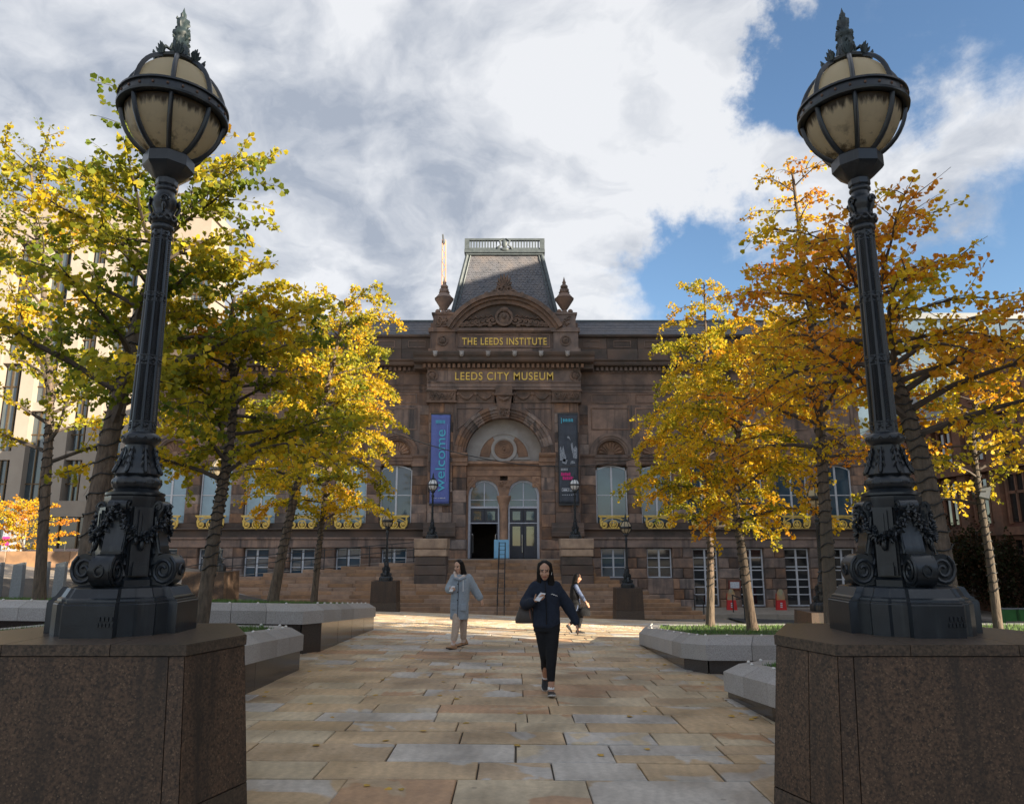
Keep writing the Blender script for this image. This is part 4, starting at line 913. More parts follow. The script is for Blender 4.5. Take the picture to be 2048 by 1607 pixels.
def rot_z(mb, a, st): mb.xf(Matrix.Rotation(a, 4, 'Z'), st)
def make_lamp(label):
    t = thing('lamp_standard', label, 'street lamp')
    ir = M['iron']
    # plan of the foot: four broad feet with cut corners between
    def plan(k):
        out = []
        for q in range(4):
            a = q*math.pi/2
            for r, da in ((.485, -.36), (.485, .36), (.455, .40), (.455, .62), (.47, .66), (.47, .91), (.455, .95), (.455, 1.17)):
                rr = r/math.cos(da) if abs(da) < .5 and r > .48 else r/math.cos(da-math.pi/4) if .5 < da < 1.05 and r > .46 else r
                out.append((k*rr*math.cos(a+da), k*rr*math.sin(a+da)))
        return out
    def stack(levels, m_, nm, par):
        b = MB(); b.loft([[(x, y, z) for x, y in plan(k)] for k, z in levels]); return b.build(nm, m_, par, 32)
    foot = stack([(1.0, 0), (1.0, .19), (.985, .195), (.985, .205), (.95, .21), (.945, .222), (.90, .232), (.87, .255), (.83, .285), (.80, .29)], ir, 'base_block', t)
    pl = MB()
    for k in range(4): pl.box(.02+k*.025, .036+k*.025, -.494, -.486, .10, .125)
    for k in range(5): pl.box(.012+k*.022, .028+k*.022, -.494, -.486, .065, .088)
    pl.v = [(x*1.15+.05, y, z) for x, y, z in pl.v]; pl.build('cast_lettering', ir, foot)['kind'] = 'stuff'
    # core drum: eight-sided with sunk panels
    dr = MB(); dr.lathe([(.24, .285), (.24, .33), (.215, .35), (.205, .82), (.215, .85), (.215, .875)], 8, a0=math.pi/8)
    for q in range(4):
        st = len(dr.v); dr.box(-.07, .07, -.226, -.19, .36, .80); dr.box(-.035, .035, -.24, -.22, .60, .78); dr.box(-.012, .012, -.247, -.235, .62, .76); dr.box(-.05, .05, -.25, -.2, .36, .42); dr.box(-.045, .045, -.236, -.2, .42, .445)
        rot_z(dr, q*math.pi/2+math.pi/4, st)
    dr.build('drum', ir, t, 35)
    # consoles: S-scrolled brackets on the four sides
    def console():
        b = MB(); w = .07
        # outline in (r, z): outer edge going up, then inner edge down
        out = [(.34, .288)]
        for i in range(15):
            a = R(-75)+i*R(17); out.append((.305+.105*math.cos(a), .393+.105*math.sin(a)))
        out += [(.268, .505), (.268, .545), (.262, .555), (.245, .615), (.232, .68), (.232, .74)]
        for i in range(9):
            a = R(-60)+i*R(24); out.append((.222+.042*math.cos(a), .805+.042*math.sin(a)))
        out += [(.17, .83), (.17, .30)]
        n = len(out); vs = [(-w if True else 0, -r, z) for r, z in out] + [(w, -r, z) for r, z in out]
        b.add(vs, [tuple(range(n)), tuple(range(2*n-1, n-1, -1))] + [(i, (i+1) % n, (i+1) % n+n, i+n) for i in range(n)])
        for s in (-1, 1):
            sp = []
            for i in range(26):
                a = R(60)-i*.52; rr = .098*(1-i/30); sp.append((s*(w+.004), -(.305+rr*math.cos(a)), .393+rr*math.sin(a)))
            b.tube(sp, [.013]*20+[.011]*6, 6)
            b.tube([(s*(w+.002), -.262, .50), (s*(w+.002), -.245, .56), (s*(w+.002), -.222, .66), (s*(w+.002), -.21, .74)], .01, 5)
            sp = [(s*(w+.003), -(.222+.036*(1-i/16)*math.cos(R(250)-i*.6)), .805+.036*(1-i/16)*math.sin(R(250)-i*.6)) for i in range(14)]; b.tube(sp, .009, 5)
            for k in range(5): b.tube([(s*(w-.004), -.19-.012*k, .33+.07*k), (s*(w+.008), -.215-.004*k, .36+.07*k), (s*(w-.004), -.20, .40+.07*k)], [.005, .014, .005], 5)
        b.box(-w-.006, w+.006, -.282, -.16, .498, .512)
        ring = [(.032*math.cos(2*math.pi*i/14), -.412, .393+.032*math.sin(2*math.pi*i/14)) for i in range(15)]; b.tube(ring, .009, 5)
        return b.mesh('console')
    cme = console(); bm = bmesh.new(); bm.from_mesh(cme); bmesh.ops.recalc_face_normals(bm, faces=bm.faces); bm.to_mesh(cme); bm.free()
    first = True
    for q in range(4):
        o = mk('scroll_bracket', cme, None if not first else ir, t, 32 if first else None); o.rotation_euler = (0, 0, q*math.pi/2); first = False
    # garlands slung between the brackets
    def garland():
        b = MB(); r = random.Random(2)
        for i in range(20):
            u = i/19; a = -math.pi/2+(u)*math.pi/2; sag = .20*4*u*(1-u); z = .80-sag; rad = .275-.03*4*u*(1-u)
            k = .026+.020*math.sin(math.pi*u)
            for j in range(8):
                p = Vector((rad*math.cos(a), rad*math.sin(a), z)); d = Vector((r.uniform(-1, 1), r.uniform(-1, 1), r.uniform(-1, 1))).normalized()
                b.tube([p+d*k*.2, p+d*k*.8+Vector((0, 0, .006)), p+d*k*1.25], [.006, .0125, .003], 5)
        m_ = -math.pi/4; b.ell((.25*math.cos(m_), .25*math.sin(m_), .555), (.022, .022, .04), 7, 5)
        return b.mesh('garland')
    gme = garland(); first = True
    for q in range(4):
        o = mk('garland', gme, ir if first else None, t, 60 if first else None); o.rotation_euler = (0, 0, q*math.pi/2); first = False
    # collar, leaf bell and torus below the shaft
    def lobes(n, amp, z0, z1):
        return lambda r, z, a: r*(1+amp*math.cos(n*a)*max(0, math.sin(math.pi*min(1, max(0, (z-z0)/(z1-z0))))))
    co = MB(); co.lathe([(.19, .865), (.20, .875), (.213, .885), (.213, .90), (.19, .908), (.17, .915), (.155, .93)], 32); co.build('collar', ir, t, 35)
    to = MB(); to.lathe([(.15, .925), (.166, .94), (.176, .965), (.172, .992), (.15, 1.01), (.142, 1.02)], 48, fn=lambda r, z, a: r*(1+.022*math.cos(16*a)*(1 if .935 < z < 1.0 else 0)+.012*math.cos(48*a)))
    for i in range(16): a = 2*math.pi*i/16; to.ell((.172*math.cos(a), .172*math.sin(a), .968), (.014, .014, .014), 6, 4)
    to.build('beaded_ring', ir, t, 50)
    be = MB(); be.lathe([(.15, 1.015), (.165, 1.03), (.158, 1.05), (.142, 1.08), (.125, 1.12), (.112, 1.165), (.106, 1.21), (.108, 1.235)], 64, fn=lambda r, z, a: r*(1+.05*math.cos(8*a)*max(0, 1-(z-1.02)/.2)))
    for i in range(8):
        a = 2*math.pi*i/8; ca, sa = math.cos(a), math.sin(a)
        be.tube([(.112*ca, .112*sa, 1.215), (.128*ca, .128*sa, 1.17), (.148*ca, .148*sa, 1.10), (.172*ca, .172*sa, 1.05), (.186*ca, .186*sa, 1.035)], [.006, .012, .016, .018, .008], 6)
        for s in (-1, 1):
            for k in range(3):
                rr = .118+.018*k; z = 1.19-.045*k; b2 = a+s*.05; b3 = a+s*(.17+.03*k)
                be.tube([(rr*math.cos(b2), rr*math.sin(b2), z), ((rr+.012)*math.cos((b2+b3)/2), (rr+.012)*math.sin((b2+b3)/2), z+.006), ((rr+.008)*math.cos(b3), (rr+.008)*math.sin(b3), z-.018)], [.006, .011, .004], 5)
    be.build('leaf_bell', ir, t, 50)
    t2 = MB(); t2.lathe([(.105, 1.225), (.112, 1.235), (.135, 1.25), (.142, 1.275), (.135, 1.298), (.112, 1.312), (.10, 1.318), (.098, 1.34)], 48, fn=lambda r, z, a: r*(1+.018*math.cos(14*a)*(1 if 1.24 < z < 1.305 else 0)))
    for i in range(14): a = 2*math.pi*i/14; t2.tube([(.138*math.cos(a-.12), .138*math.sin(a-.12), 1.27), (.145*math.cos(a), .145*math.sin(a), 1.285), (.138*math.cos(a+.12), .138*math.sin(a+.12), 1.27)], .006, 5)
    t2.build('torus', ir, t, 50)
    # shaft: eight-sided, cabled flutes between fillets, banded
    z0, z1, r0, r1 = 1.33, 2.90, .090, .069
    rad = lambda z: r0+(r1-r0)*(z-z0)/(z1-z0)
    sh = MB(); sh.lathe([(rad(z0)*.93, z0), (rad(z1)*.93, z1)], 8, a0=math.pi/8)
    for i in range(8):
        a = math.pi/8+2*math.pi*i/8; sh.tube([((rad(z)*.955)*math.cos(a), (rad(z)*.955)*math.sin(a), z) for z in (z0, z1)], [.016, .012], 6)
    shaft = sh.build('shaft', ir, t, 35)
    for i in range(8):
        a = 2*math.pi*i/8; b = MB(); z = z0+.03; k = 0
        ca, sa = math.cos(a), math.sin(a)
        while z < z1-.03:
            rr = rad(z)*.905; w = rad(z)*.25
            p = [(rr*ca-(-w)*sa, rr*sa+(-w)*ca, z-.012), ((rr+.008)*ca, (rr+.008)*sa, z), (rr*ca-w*sa, rr*sa+w*ca, z+.012)]
            b.tube(p, [.006, .0085, .006], 5); z += .0165
        o = b.build('cabled_flute', ir, shaft, 60)
    for zc_, h in ((1.355, .05), (1.86, .042), (2.35, .042), (2.86, .05)):
        b = MB(); rr = rad(zc_)*1.04+.004; b.lathe([(rr*.96, zc_-h), (rr*1.05, zc_-h+.004), (rr*1.05, zc_-h+.012), (rr, zc_-h+.016), (rr, zc_+h-.016), (rr*1.05, zc_+h-.012), (rr*1.05, zc_+h-.004), (rr*.96, zc_+h)], 8, a0=math.pi/8)
        r_ = random.Random(int(zc_*100))
        for i in range(8):
            a = math.pi/8+2*math.pi*(i+.5)/8
            for k in range(5): da = r_.uniform(-.25, .25); b.ell((rr*.95*math.cos(a+da), rr*.95*math.sin(a+da), zc_+r_.uniform(-.5, .5)*h), (.012, .012, .009), 6, 4)
        b.build('band', ir, t, 35)
    # capital: knotted ring, volutes, neck
    cp = MB(); cp.lathe([(.072, 2.89), (.088, 2.905), (.092, 2.925), (.082, 2.945), (.078, 2.95), (.095, 2.965), (.10, 2.99), (.09, 3.02), (.078, 3.04), (.085, 3.07), (.098, 3.10), (.105, 3.14), (.092, 3.17), (.076, 3.19), (.072, 3.22), (.085, 3.235), (.085, 3.25), (.074, 3.262), (.072, 3.34), (.078, 3.36)], 32)
    for i in range(6):
        a = 2*math.pi*i/6
        cp.tube([(.10*math.cos(a+q*.17), .10*math.sin(a+q*.17), 2.99+.022*math.sin(q*1.05)) for q in range(7)], .012, 6); cp.tube([(.10*math.cos(a+q*.17), .10*math.sin(a+q*.17), 2.99-.022*math.sin(q*1.05)) for q in range(7)], .012, 6)
    for i in range(4):
        a = 2*math.pi*i/4+.4; ca, sa = math.cos(a), math.sin(a)
        pts = []
        for k in range(16): b_ = k*.55; rr = .036*(1-k/20); pts.append((.112*ca-rr*math.cos(b_)*sa, .112*sa+rr*math.cos(b_)*ca, 3.13+rr*math.sin(b_)))
        cp.tube(pts, .011, 6); cp.tube([(.09*ca, .09*sa, 3.04), (.112*ca, .112*sa, 3.08), (.118*ca, .118*sa, 3.10)], [.01, .016, .01], 6)
    cp.build('capital', ir, t, 45)
    # octagonal cup
    cu = MB(); cu.lathe([(.08, 3.27), (.088, 3.28), (.088, 3.325), (.105, 3.335), (.19, 3.40), (.205, 3.42), (.205, 3.505), (.19, 3.52), (.15, 3.53)], 8, a0=math.pi/8); cu.build('cup', ir, t, 25)
    # cage and globe
    C = 3.795; RG = .425
    gl = MB(); gl.lathe([(max(.001, .388*math.cos(a)), .388*math.sin(a)) for a in [R(-90+7.5*i) for i in range(25)]], 36)
    go = gl.build('globe', M['globe'], t, 179); go.location = (0, 0, C)
    for i in range(8):
        a = math.pi/8+2*math.pi*i/8; ca, sa = math.cos(a), math.sin(a); b = MB(); rings = []
        for k in range(17):
            e = R(-66+8*k) if k else R(-66); e = R(-66+k*(130/16)); w, th = .02, .012
            px_, pz = math.cos(e), math.sin(e)
            q = []
            for dr_, dw in ((-th, -w), (-th, w), (th, w*.7), (th*1.6, 0), (th, -w*.7)):
                rr = (RG-.012+dr_); x = rr*px_; z = rr*pz; q.append((x*ca-dw*sa, x*sa+dw*ca, C+z))
            rings.append(q)
        b.loft(rings); b.build('cage_rib', ir, t, 50)
    be_ = MB()
    be_.lathe([(r_+.02, z_) for r_, z_ in [(.375, C-.05), (.40, C-.057), (.428, C-.05), (.432, C-.034), (.418, C-.03), (.412, C+.03), (.43, C+.034), (.428, C+.05), (.40, C+.055), (.375, C+.05), (.375, C-.05)]], 48)
    belt = be_.build('belt', ir, t, 35)
    for i in range(24):
        a = 2*math.pi*i/24+.06; b = MB(); b.ell((.436*math.cos(a), .436*math.sin(a), C), (.012, .012, .012), 6, 4); b.build('bolt', M['rivet'], belt, 60)
    # crown plate, acroteria and finial
    cr = MB(); cr.lathe([(.15, C+.378), (.185, C+.385), (.192, C+.405), (.17, C+.42), (.08, C+.43)], 8, a0=math.pi/8); cr.build('crown_plate', ir, t, 25)
    for i in range(8):
        a = math.pi/8+2*math.pi*i/8; ca, sa = math.cos(a), math.sin(a); b = MB()
        for s, ln in ((-1, .045), (-.5, .07), (0, .085), (.5, .07), (1, .045)):
            rr = .182; b.tube([(rr*ca-s*.016*sa, rr*sa+s*.016*ca, C+.40), ((rr+.012)*ca-s*.036*sa, (rr+.012)*sa+s*.036*ca, C+.40+ln*.6), ((rr+.03)*ca-s*.044*sa, (rr+.03)*sa+s*.044*ca, C+.40+ln)], [.011, .015, .004], 5)
        b.build('acroterion', M['iron_green'], t, 50)
    fn = MB(); fn.lathe([(.12, C+.42), (.105, C+.45), (.075, C+.49), (.066, C+.54), (.062, C+.60), (.058, C+.635), (.075, C+.65), (.07, C+.68), (.044, C+.695), (.036, C+.725), (.048, C+.745), (.05, C+.79), (.038, C+.80), (.02, C+.815), (.026, C+.84), (.012, C+.865), (.0, C+.91)], 16, fn=lambda r, z, a: r*(1+.10*math.cos(8*a)))
    r_ = random.Random(9)
    for k in range(70):
        z = r_.uniform(.43, .80); a = r_.random()*6.28; rr = .075-(z-.43)*.10; fn.tube([(rr*math.cos(a), rr*math.sin(a), C+z-.015), ((rr+.012)*math.cos(a), (rr+.012)*math.sin(a), C+z), ((rr+.012)*math.cos(a), (rr+.012)*math.sin(a), C+z+.016)], [.008, .012, .005], 5)
    for i in range(4):
        a = math.pi/4+i*math.pi/2; ca, sa = math.cos(a), math.sin(a); fn.tube([(.15*ca, .15*sa, C+.42), (.155*ca, .155*sa, C+.47), (.12*ca, .12*sa, C+.51), (.085*ca, .085*sa, C+.50), (.07*ca, .07*sa, C+.56)], [.014, .02, .016, .014, .008], 6)
    fn.build('finial', M['iron_green'], t, 55)
    for ch in t.children:
        if ch.name.split('.')[0] in ('globe', 'cage_rib', 'belt', 'crown_plate', 'acroterion', 'finial', 'scroll_bracket', 'garland'): continue
        for q in [ch] + list(ch.children):
            for v in q.data.vertices:
                if v.co.z > 1.32: v.co.z = 1.32+(v.co.z-1.32)*.95
    done = set()
    for q in t.children_recursive:
        if q.data in done: continue
        done.add(q.data); nm = q.name.split('.')[0]; c_ = 0 if nm == 'globe' else C
        for v in q.data.vertices:
            v.co.x *= .87; v.co.y *= .87
            if nm in ('globe', 'cage_rib'): v.co.z = c_+(v.co.z-c_)*1.03
    return t
LX = 2.56
lamp = make_lamp('tall ornate dark iron globe lamp on the left granite pedestal in the foreground')
lamp.location = (-LX-.02, 5.0, 1.0)
def lamp_copy(x, y, z, sc, label, rz=0., white=False, group=None):
    o = copy_tree(lamp); o.location = (x, y, z); o.scale = (sc,)*3; o['label'] = label; o.rotation_euler = (0, 0, rz)
    if group: o['group'] = group
    if white:
        for ch in o.children:
            if ch.name.startswith('globe'):
                ch.data = GLW; 
    return o
_src = [c for c in lamp.children if c.name.startswith('globe')][0]
GLW = _src.data.copy(); GLW.materials.clear(); GLW.materials.append(M['globe_white'])
lamp_copy(LX+.035, 5.0, 1.0, 1., 'tall ornate dark iron globe lamp on the right granite pedestal in the foreground')
SG = 'smaller globe lamps around the museum forecourt'
lamp_copy(-4.32, 39.8, 1.92, .76, 'small black globe lamp on the stone pier left of the museum doors', 0, True, SG)
lamp_copy(3.42, 39.8, 1.92, .76, 'small black globe lamp on the stone pier right of the museum doors', 0, True, SG)
lamp_copy(-5.85, 34.6, -.05, .725, 'black globe lamp on the granite plinth at the left foot of the museum steps', 0, False, SG)
lamp_copy(5.35, 34.6, -.36, .725, 'black globe lamp on the granite plinth at the right foot of the museum steps', 0, False, SG)
lamp_copy(-9.65, 24.0, .74, .87, 'black globe lamp half hidden by leaves behind the left planter', 0, False, SG)
lamp_copy(8.15, 19.6, -.12, .77, 'black globe lamp half hidden by leaves behind the right planter', 0, False, SG)
# granite plinths
M['granite_brown'] = mat('brown_granite', (.125, .076, .048), (.028, .021, .017), 55, .5, .003, 90, c3=(.045, .032, .025), s3=.9, w3=.60, detail=5, obj_var=.06, spec=.3, spots=(120, (.15, .098, .062), .86), streak=(4.5, (.030, .024, .020), .56))
M['granite_top'] = mat('granite_coping', (.115, .08, .056), (.03, .024, .02), 55, .4, .003, 90, detail=5, obj_var=.06, spec=.35, c3=(.05, .04, .03), s3=1.4, w3=.6)
def small_plinth(x, y, ztop, w, label):
    zb = g(x, y)-.1; p = thing('lamp_plinth', label, 'plinth', (x, y, zb), group='granite plinths under the smaller lamps'); h = ztop-zb
    b = MB(); b.box(-w, w, -w, w, 0, h*.36, .015, .015); b.build('plinth_course', M['granite_top'], p)
    b = MB(); b.box(-w+.02, w-.02, -w+.02, w-.02, h*.365, h-.0, .03, .03); b.build('plinth_course', M['granite_brown'], p)
small_plinth(-5.85, 34.6, -.05, .62, 'granite plinth of the lamp at the left foot of the museum steps')
small_plinth(5.35, 34.6, -.36, .64, 'granite plinth of the lamp at the right foot of the museum steps')
small_plinth(-9.68, 24.0, .74, .70, 'granite plinth behind the left planter, its right face in sunlight')
small_plinth(8.15, 19.6, -.12, .62, 'granite plinth behind the right planter under the shadowed lamp')
# big foreground pedestals: battered, eight-sided, clad in slabs
def pedestal(x, label):
    zb = g(x, 5)-.05; H = 1.0-zb
    p = thing('granite_pedestal', label, 'pedestal', (x, 5, zb), group='granite pedestals in the foreground')
    pl = [(-.72, -.70), (.73, -.70), (.895, -.22), (.57, .46), (-.57, .46), (-.895, -.22)]
    ctr = MB(); ctr.prism([(a*1.10*.985, b*1.10*.985) for a, b in pl], 0, H-.08, 1/1.10); ctr.build('pedestal_core', M['joint'], p)
    def ring(k, z): return [Vector((a*k, b*k, z)) for a, b in pl]
    kz = lambda z: 1.11-(.11)*z/(H-.06)
    for zA, zB, m_ in ((0, .235, 'granite_top'), (.243, H-.066, 'granite_brown')):
        A, B = ring(kz(zA), zA), ring(kz(zB), zB); Ai, Bi = ring(kz(zA)*.93, zA), ring(kz(zB)*.93, zB)
        for i in range(6):
            j = (i+1) % 6; L_ = (Vector(pl[j])-Vector(pl[i])).length
            cuts = [0, 1]
            if i == 0 and zA > 0: cuts = [0, .062, .938, 1]
            if i == 5 and zA > 0 and x > 0: cuts = [0, .55, 1]
            e = .003/L_
            for u0, u1 in zip(cuts[:-1], cuts[1:]):
                s0, s1 = u0+e, u1-e; b = MB()
                q = [A[i].lerp(A[j], s0), A[i].lerp(A[j], s1), B[i].lerp(B[j], s1), B[i].lerp(B[j], s0), Ai[i].lerp(Ai[j], s0), Ai[i].lerp(Ai[j], s1), Bi[i].lerp(Bi[j], s1), Bi[i].lerp(Bi[j], s0)]
                b.add(q, [(0,1,2,3), (7,6,5,4), (0,4,5,1), (1,5,6,2), (2,6,7,3), (3,7,4,0)]); b.build('cladding_slab', M[m_], p)
    # coping in pieces
    for i, (a0, a1) in enumerate(((-.93, -.31), (-.305, .305), (.31, .93))):
        b = MB(); poly = []
        big = [(u*1.012, v*1.012) for u, v in pl]
        # clip the octagon between two x values
        def clip(P, xa, keep):
            out = []
            for k in range(len(P)):
                p0, p1 = P[k], P[(k+1) % len(P)]; i0, i1 = keep(p0[0]-xa), keep(p1[0]-xa)
                if i0: out.append(p0)
                if i0 != i1: tt = (xa-p0[0])/(p1[0]-p0[0]); out.append((xa, p0[1]+(p1[1]-p0[1])*tt))
            return out
        poly = clip(clip(big, a0, lambda d: d >= 0), a1, lambda d: d <= 0)
        b.prism(poly, H-.06, H-.004, 1.0); b.prism([(u*.995, v*.995) for u, v in poly], H-.004, H, 1.0); b.build('coping_slab', M['granite_top'], p)
pedestal(-2.58, 'brown granite pedestal of the left foreground lamp')
pedestal(2.56, 'brown granite pedestal of the right foreground lamp')
# ---------------------------------------------------------------- planters: granite caps on polished bases, turf on top
M['granite_grey'] = mat('grey_granite', (0.414, 0.398, 0.389), (0.299, 0.286, 0.281), 60, .7, .006, 80, c3=(0.310, 0.291, 0.270), s3=1.4, w3=.56, detail=4, obj_var=.13, spots=(170, (0.196, 0.185, 0.178), .82))
M['granite_polished'] = mat('polished_granite', (.052, .042, .037), (.03, .026, .025), 60, .16, 0, detail=4, obj_var=.12)
M['turf'] = mat('turf_soil', (.035, .065, .018), (.05, .085, .02), 9, .95, .08, 40)
M['grass'] = mat('grass_blade', (.065, .15, .025), (.11, .20, .035), 3, .7, c3=(.11, .13, .03), s3=1.2, w3=.62)
M['stud'] = mat('stud_steel', (.72, .70, .66), (.6, .58, .55), 9, .35, metallic=.7)
M['stud'].node_tree.nodes['Principled BSDF'].inputs['Roughness'].default_value = .35
STUD = MB().ell((0, 0, .012), (.021, .021, .020), 10, 6).mesh('stud'); STUD.materials.append(M['stud']); STUD.polygons.foreach_set('use_smooth', [True]*len(STUD.polygons))
def planter(label, pts, edges, seed, turf_drop=.02, chw=.16, chh=.10, blades=6500):
    """pts: outline (x, y, z of the cap's outer top edge), anticlockwise; edges: indices of sides that carry studs."""
    rnd = random.Random(seed); n = len(pts); P = [Vector((x, y, 0)) for x, y, z in pts]; cz = [z for x, y, z in pts]
    ctr = sum(P, Vector())/n; x0, y0 = ctr.x, ctr.y; zb0 = g(x0, y0)
    t = thing('planter', label, 'planter', (x0, y0, zb0), group='granite planters with trees'); O = Vector((x0, y0, zb0))
    # inward offset of the outline
    def inset(d):
        out = []
        for i in range(n):
            a, b, c = P[i-1], P[i], P[(i+1) % n]; n1 = Vector((-(b-a).y, (b-a).x, 0)).normalized(); n2 = Vector((-(c-b).y, (c-b).x, 0)).normalized(); m_ = (n1+n2); m_ /= max(.35, m_.length_squared/2); out.append(b+m_*d)
        return out
    IN = inset(chw); IB = inset(.035); II = inset(chw+.22)
    capH = .21
    for i in range(n):
        j = (i+1) % n; L_ = (P[j]-P[i]).length; k = max(1, round(L_/.62)); cuts = [0]; u = 0
        for q in range(k-1): cuts.append((q+1)/k+rnd.uniform(-.12, .12)/k)
        cuts.append(1)
        for u0, u1 in zip(cuts[:-1], cuts[1:]):
            e = .004/L_; a0, a1 = (u0+e if u0 > 0 else 0), (u1-e if u1 < 1 else 1); b = MB()
            pr = []
            for u in (a0, a1):
                z = cz[i]+(cz[j]-cz[i])*u; o_, in_, ii_ = P[i].lerp(P[j], u), IN[i].lerp(IN[j], u), II[i].lerp(II[j], u)
                pr.append([o_+Vector((0, 0, z-capH)), o_+Vector((0, 0, z)), in_+Vector((0, 0, z+chh)), ii_+Vector((0, 0, z+chh)), ii_+Vector((0, 0, z-capH))])
            b.add([p-O for p in pr[0]+pr[1]], [(0,1,2,3,4), (9,8,7,6,5)] + [(q, (q+1) % 5, (q+1) % 5+5, q+5) for q in range(5)]); b.build('cap_stone', M['granite_grey'], t)
        kb = max(1, round(L_/1.25))
        for q in range(kb):
            u0, u1 = q/kb+.002, (q+1)/kb-.002; b = MB(); vs = []
            for u in (u0, u1):
                o_, ii_ = IB[i].lerp(IB[j], u), II[i].lerp(II[j], u); z = cz[i]+(cz[j]-cz[i])*u-capH-.003; zb = min(g(o_.x, o_.y)-.04, z-.05)
                vs += [Vector((o_.x, o_.y, zb))-O, Vector((o_.x, o_.y, z))-O, Vector((ii_.x, ii_.y, z))-O, Vector((ii_.x, ii_.y, zb))-O]
            b.add(vs, [(0,1,2,3), (7,6,5,4), (0,4,5,1), (1,5,6,2), (3,2,6,7)]); b.build('base_panel', M['granite_polished'], t)
        if i in edges:
            ns = max(2, int(L_/.5))
            for q in range(ns):
                u = (q+.5)/ns; p = IN[i].lerp(IN[j], u)+Vector((0, 0, cz[i]+(cz[j]-cz[i])*u+chh-.002)); inw = (II[i].lerp(II[j], u)-IN[i].lerp(IN[j], u)).normalized()*.035; mk('stud', STUD, None, t, None, p+inw-O)
    # turf: fan from the middle
    ins = inset(chw+.21); zc = sum(cz)/n+chh-turf_drop
    b = MB(); b.add([(0, 0, zc+.05-zb0)] + [Vector((p.x, p.y, cz[i]+chh-turf_drop))-O for i, p in enumerate(ins)], [(0, i+1, (i+1) % n+1) for i in range(n)]); turf = b.build('turf', M['turf'], t)
    gb = MB(); tri = []
    for i in range(n):
        j = (i+1) % n; A, B, C_ = Vector(b.v[0]), Vector(b.v[i+1]), Vector(b.v[j+1]); tri.append((A, B, C_, ((B-A).cross(C_-A)).length))
    tot = sum(q[3] for q in tri)
    for A, B, C_, ar in tri:
        for q in range(int(blades*ar/tot)):
            u, v = rnd.random(), rnd.random()
            if u+v > 1: u, v = 1-u, 1-v
            p = A+(B-A)*u+(C_-A)*v; a = rnd.random()*6.28; w = .006; h = rnd.uniform(.025, .075); d = Vector((math.cos(a), math.sin(a), 0)); l = Vector((rnd.uniform(-.03, .03), rnd.uniform(-.03, .03), h))
            gb.add([p-d*w, p+d*w, p+l], [(0, 1, 2)])
    o = gb.build('grass', M['grass'], turf, clean=False); o['kind'] = 'stuff'
    return t
planter('left planter nearest the pedestal, its blunt granite end by the paving', [(-6.9, 6.9, .52), (-3.1, 6.9, .52), (-2.99, 9.0, .42), (-2.96, 10.75, .31), (-3.35, 11.25, .30), (-6.9, 11.25, .33)], (2, 1, 3, 4), 1)
planter('long left planter in the middle distance with three slim trees', [(-12.5, 12.6, .58), (-3.5, 12.6, .47), (-3.25, 13.0, .46), (-3.3, 18.2, .08), (-3.7, 18.7, .06), (-12.5, 18.7, .14)], (0, 2), 2, blades=9000)
planter('left planter at the picture edge behind the pedestal', [(-12.5, 7.4, .52), (-7.55, 7.4, .50), (-7.25, 7.8, .50), (-7.25, 10.6, .42), (-7.55, 11.1, .40), (-12.5, 11.1, .42)], (0,), 3, blades=2500)
planter('right planter nearest the pedestal, its blunt granite end by the paving', [(6.9, 9.2, .12), (2.95, 9.2, .12), (2.45, 8.85, .12), (2.5, 7.5, .23), (2.62, 6.2, .32), (6.9, 6.2, .30)], (1, 2, 3), 4)
planter('long right planter in the middle distance with two leaning trees', [(13, 16.6, -.20), (2.9, 16.6, -.22), (2.52, 15.0, -.15), (2.5, 11.2, .14), (2.75, 10.75, .17), (13, 10.75, .12)], (1, 2, 3, 4), 5, blades=9000)
# ---------------------------------------------------------------- ginkgo trees
import numpy as np
M['bark'] = mat('ginkgo_bark', (.20, .145, .105), (.075, .055, .042), 22, .95, .35, 30, stretch=(1, 1, .25), c3=(.10, .085, .065), s3=1.5, w3=.55)
M['twig'] = mat('ginkgo_twig', (.10, .078, .062), (.06, .048, .04), 12, .9)
M['wire'] = mat('light_string_wire', (.012, .013, .013), (.02, .02, .02), 9, .6)
def leaf_material():
    ma = bpy.data.materials.new('ginkgo_leaf'); ma.use_nodes = True; nt = ma.node_tree; N = nt.nodes; L = nt.links; b = N['Principled BSDF']
    at_ = N.new('ShaderNodeAttribute'); at_.attribute_name = 'leaf_tint'
    b.inputs['Roughness'].default_value = .55; b.inputs['Specular IOR Level'].default_value = .25; L.new(at_.outputs['Color'], b.inputs['Base Color'])
    tr = N.new('ShaderNodeBsdfTranslucent')
    br = N.new('ShaderNodeVectorMath'); br.operation = 'MULTIPLY'; br.inputs[1].default_value = (1.25, 1.2, .8); L.new(at_.outputs['Color'], br.inputs[0]); L.new(br.outputs[0], tr.inputs['Color'])
    mx = N.new('ShaderNodeMixShader'); mx.inputs[0].default_value = .5; L.new(b.outputs[0], mx.inputs[1]); L.new(tr.outputs[0], mx.inputs[2])
    L.new(mx.outputs[0], N['Material Output'].inputs[0]); return ma
M['leaf'] = leaf_material()
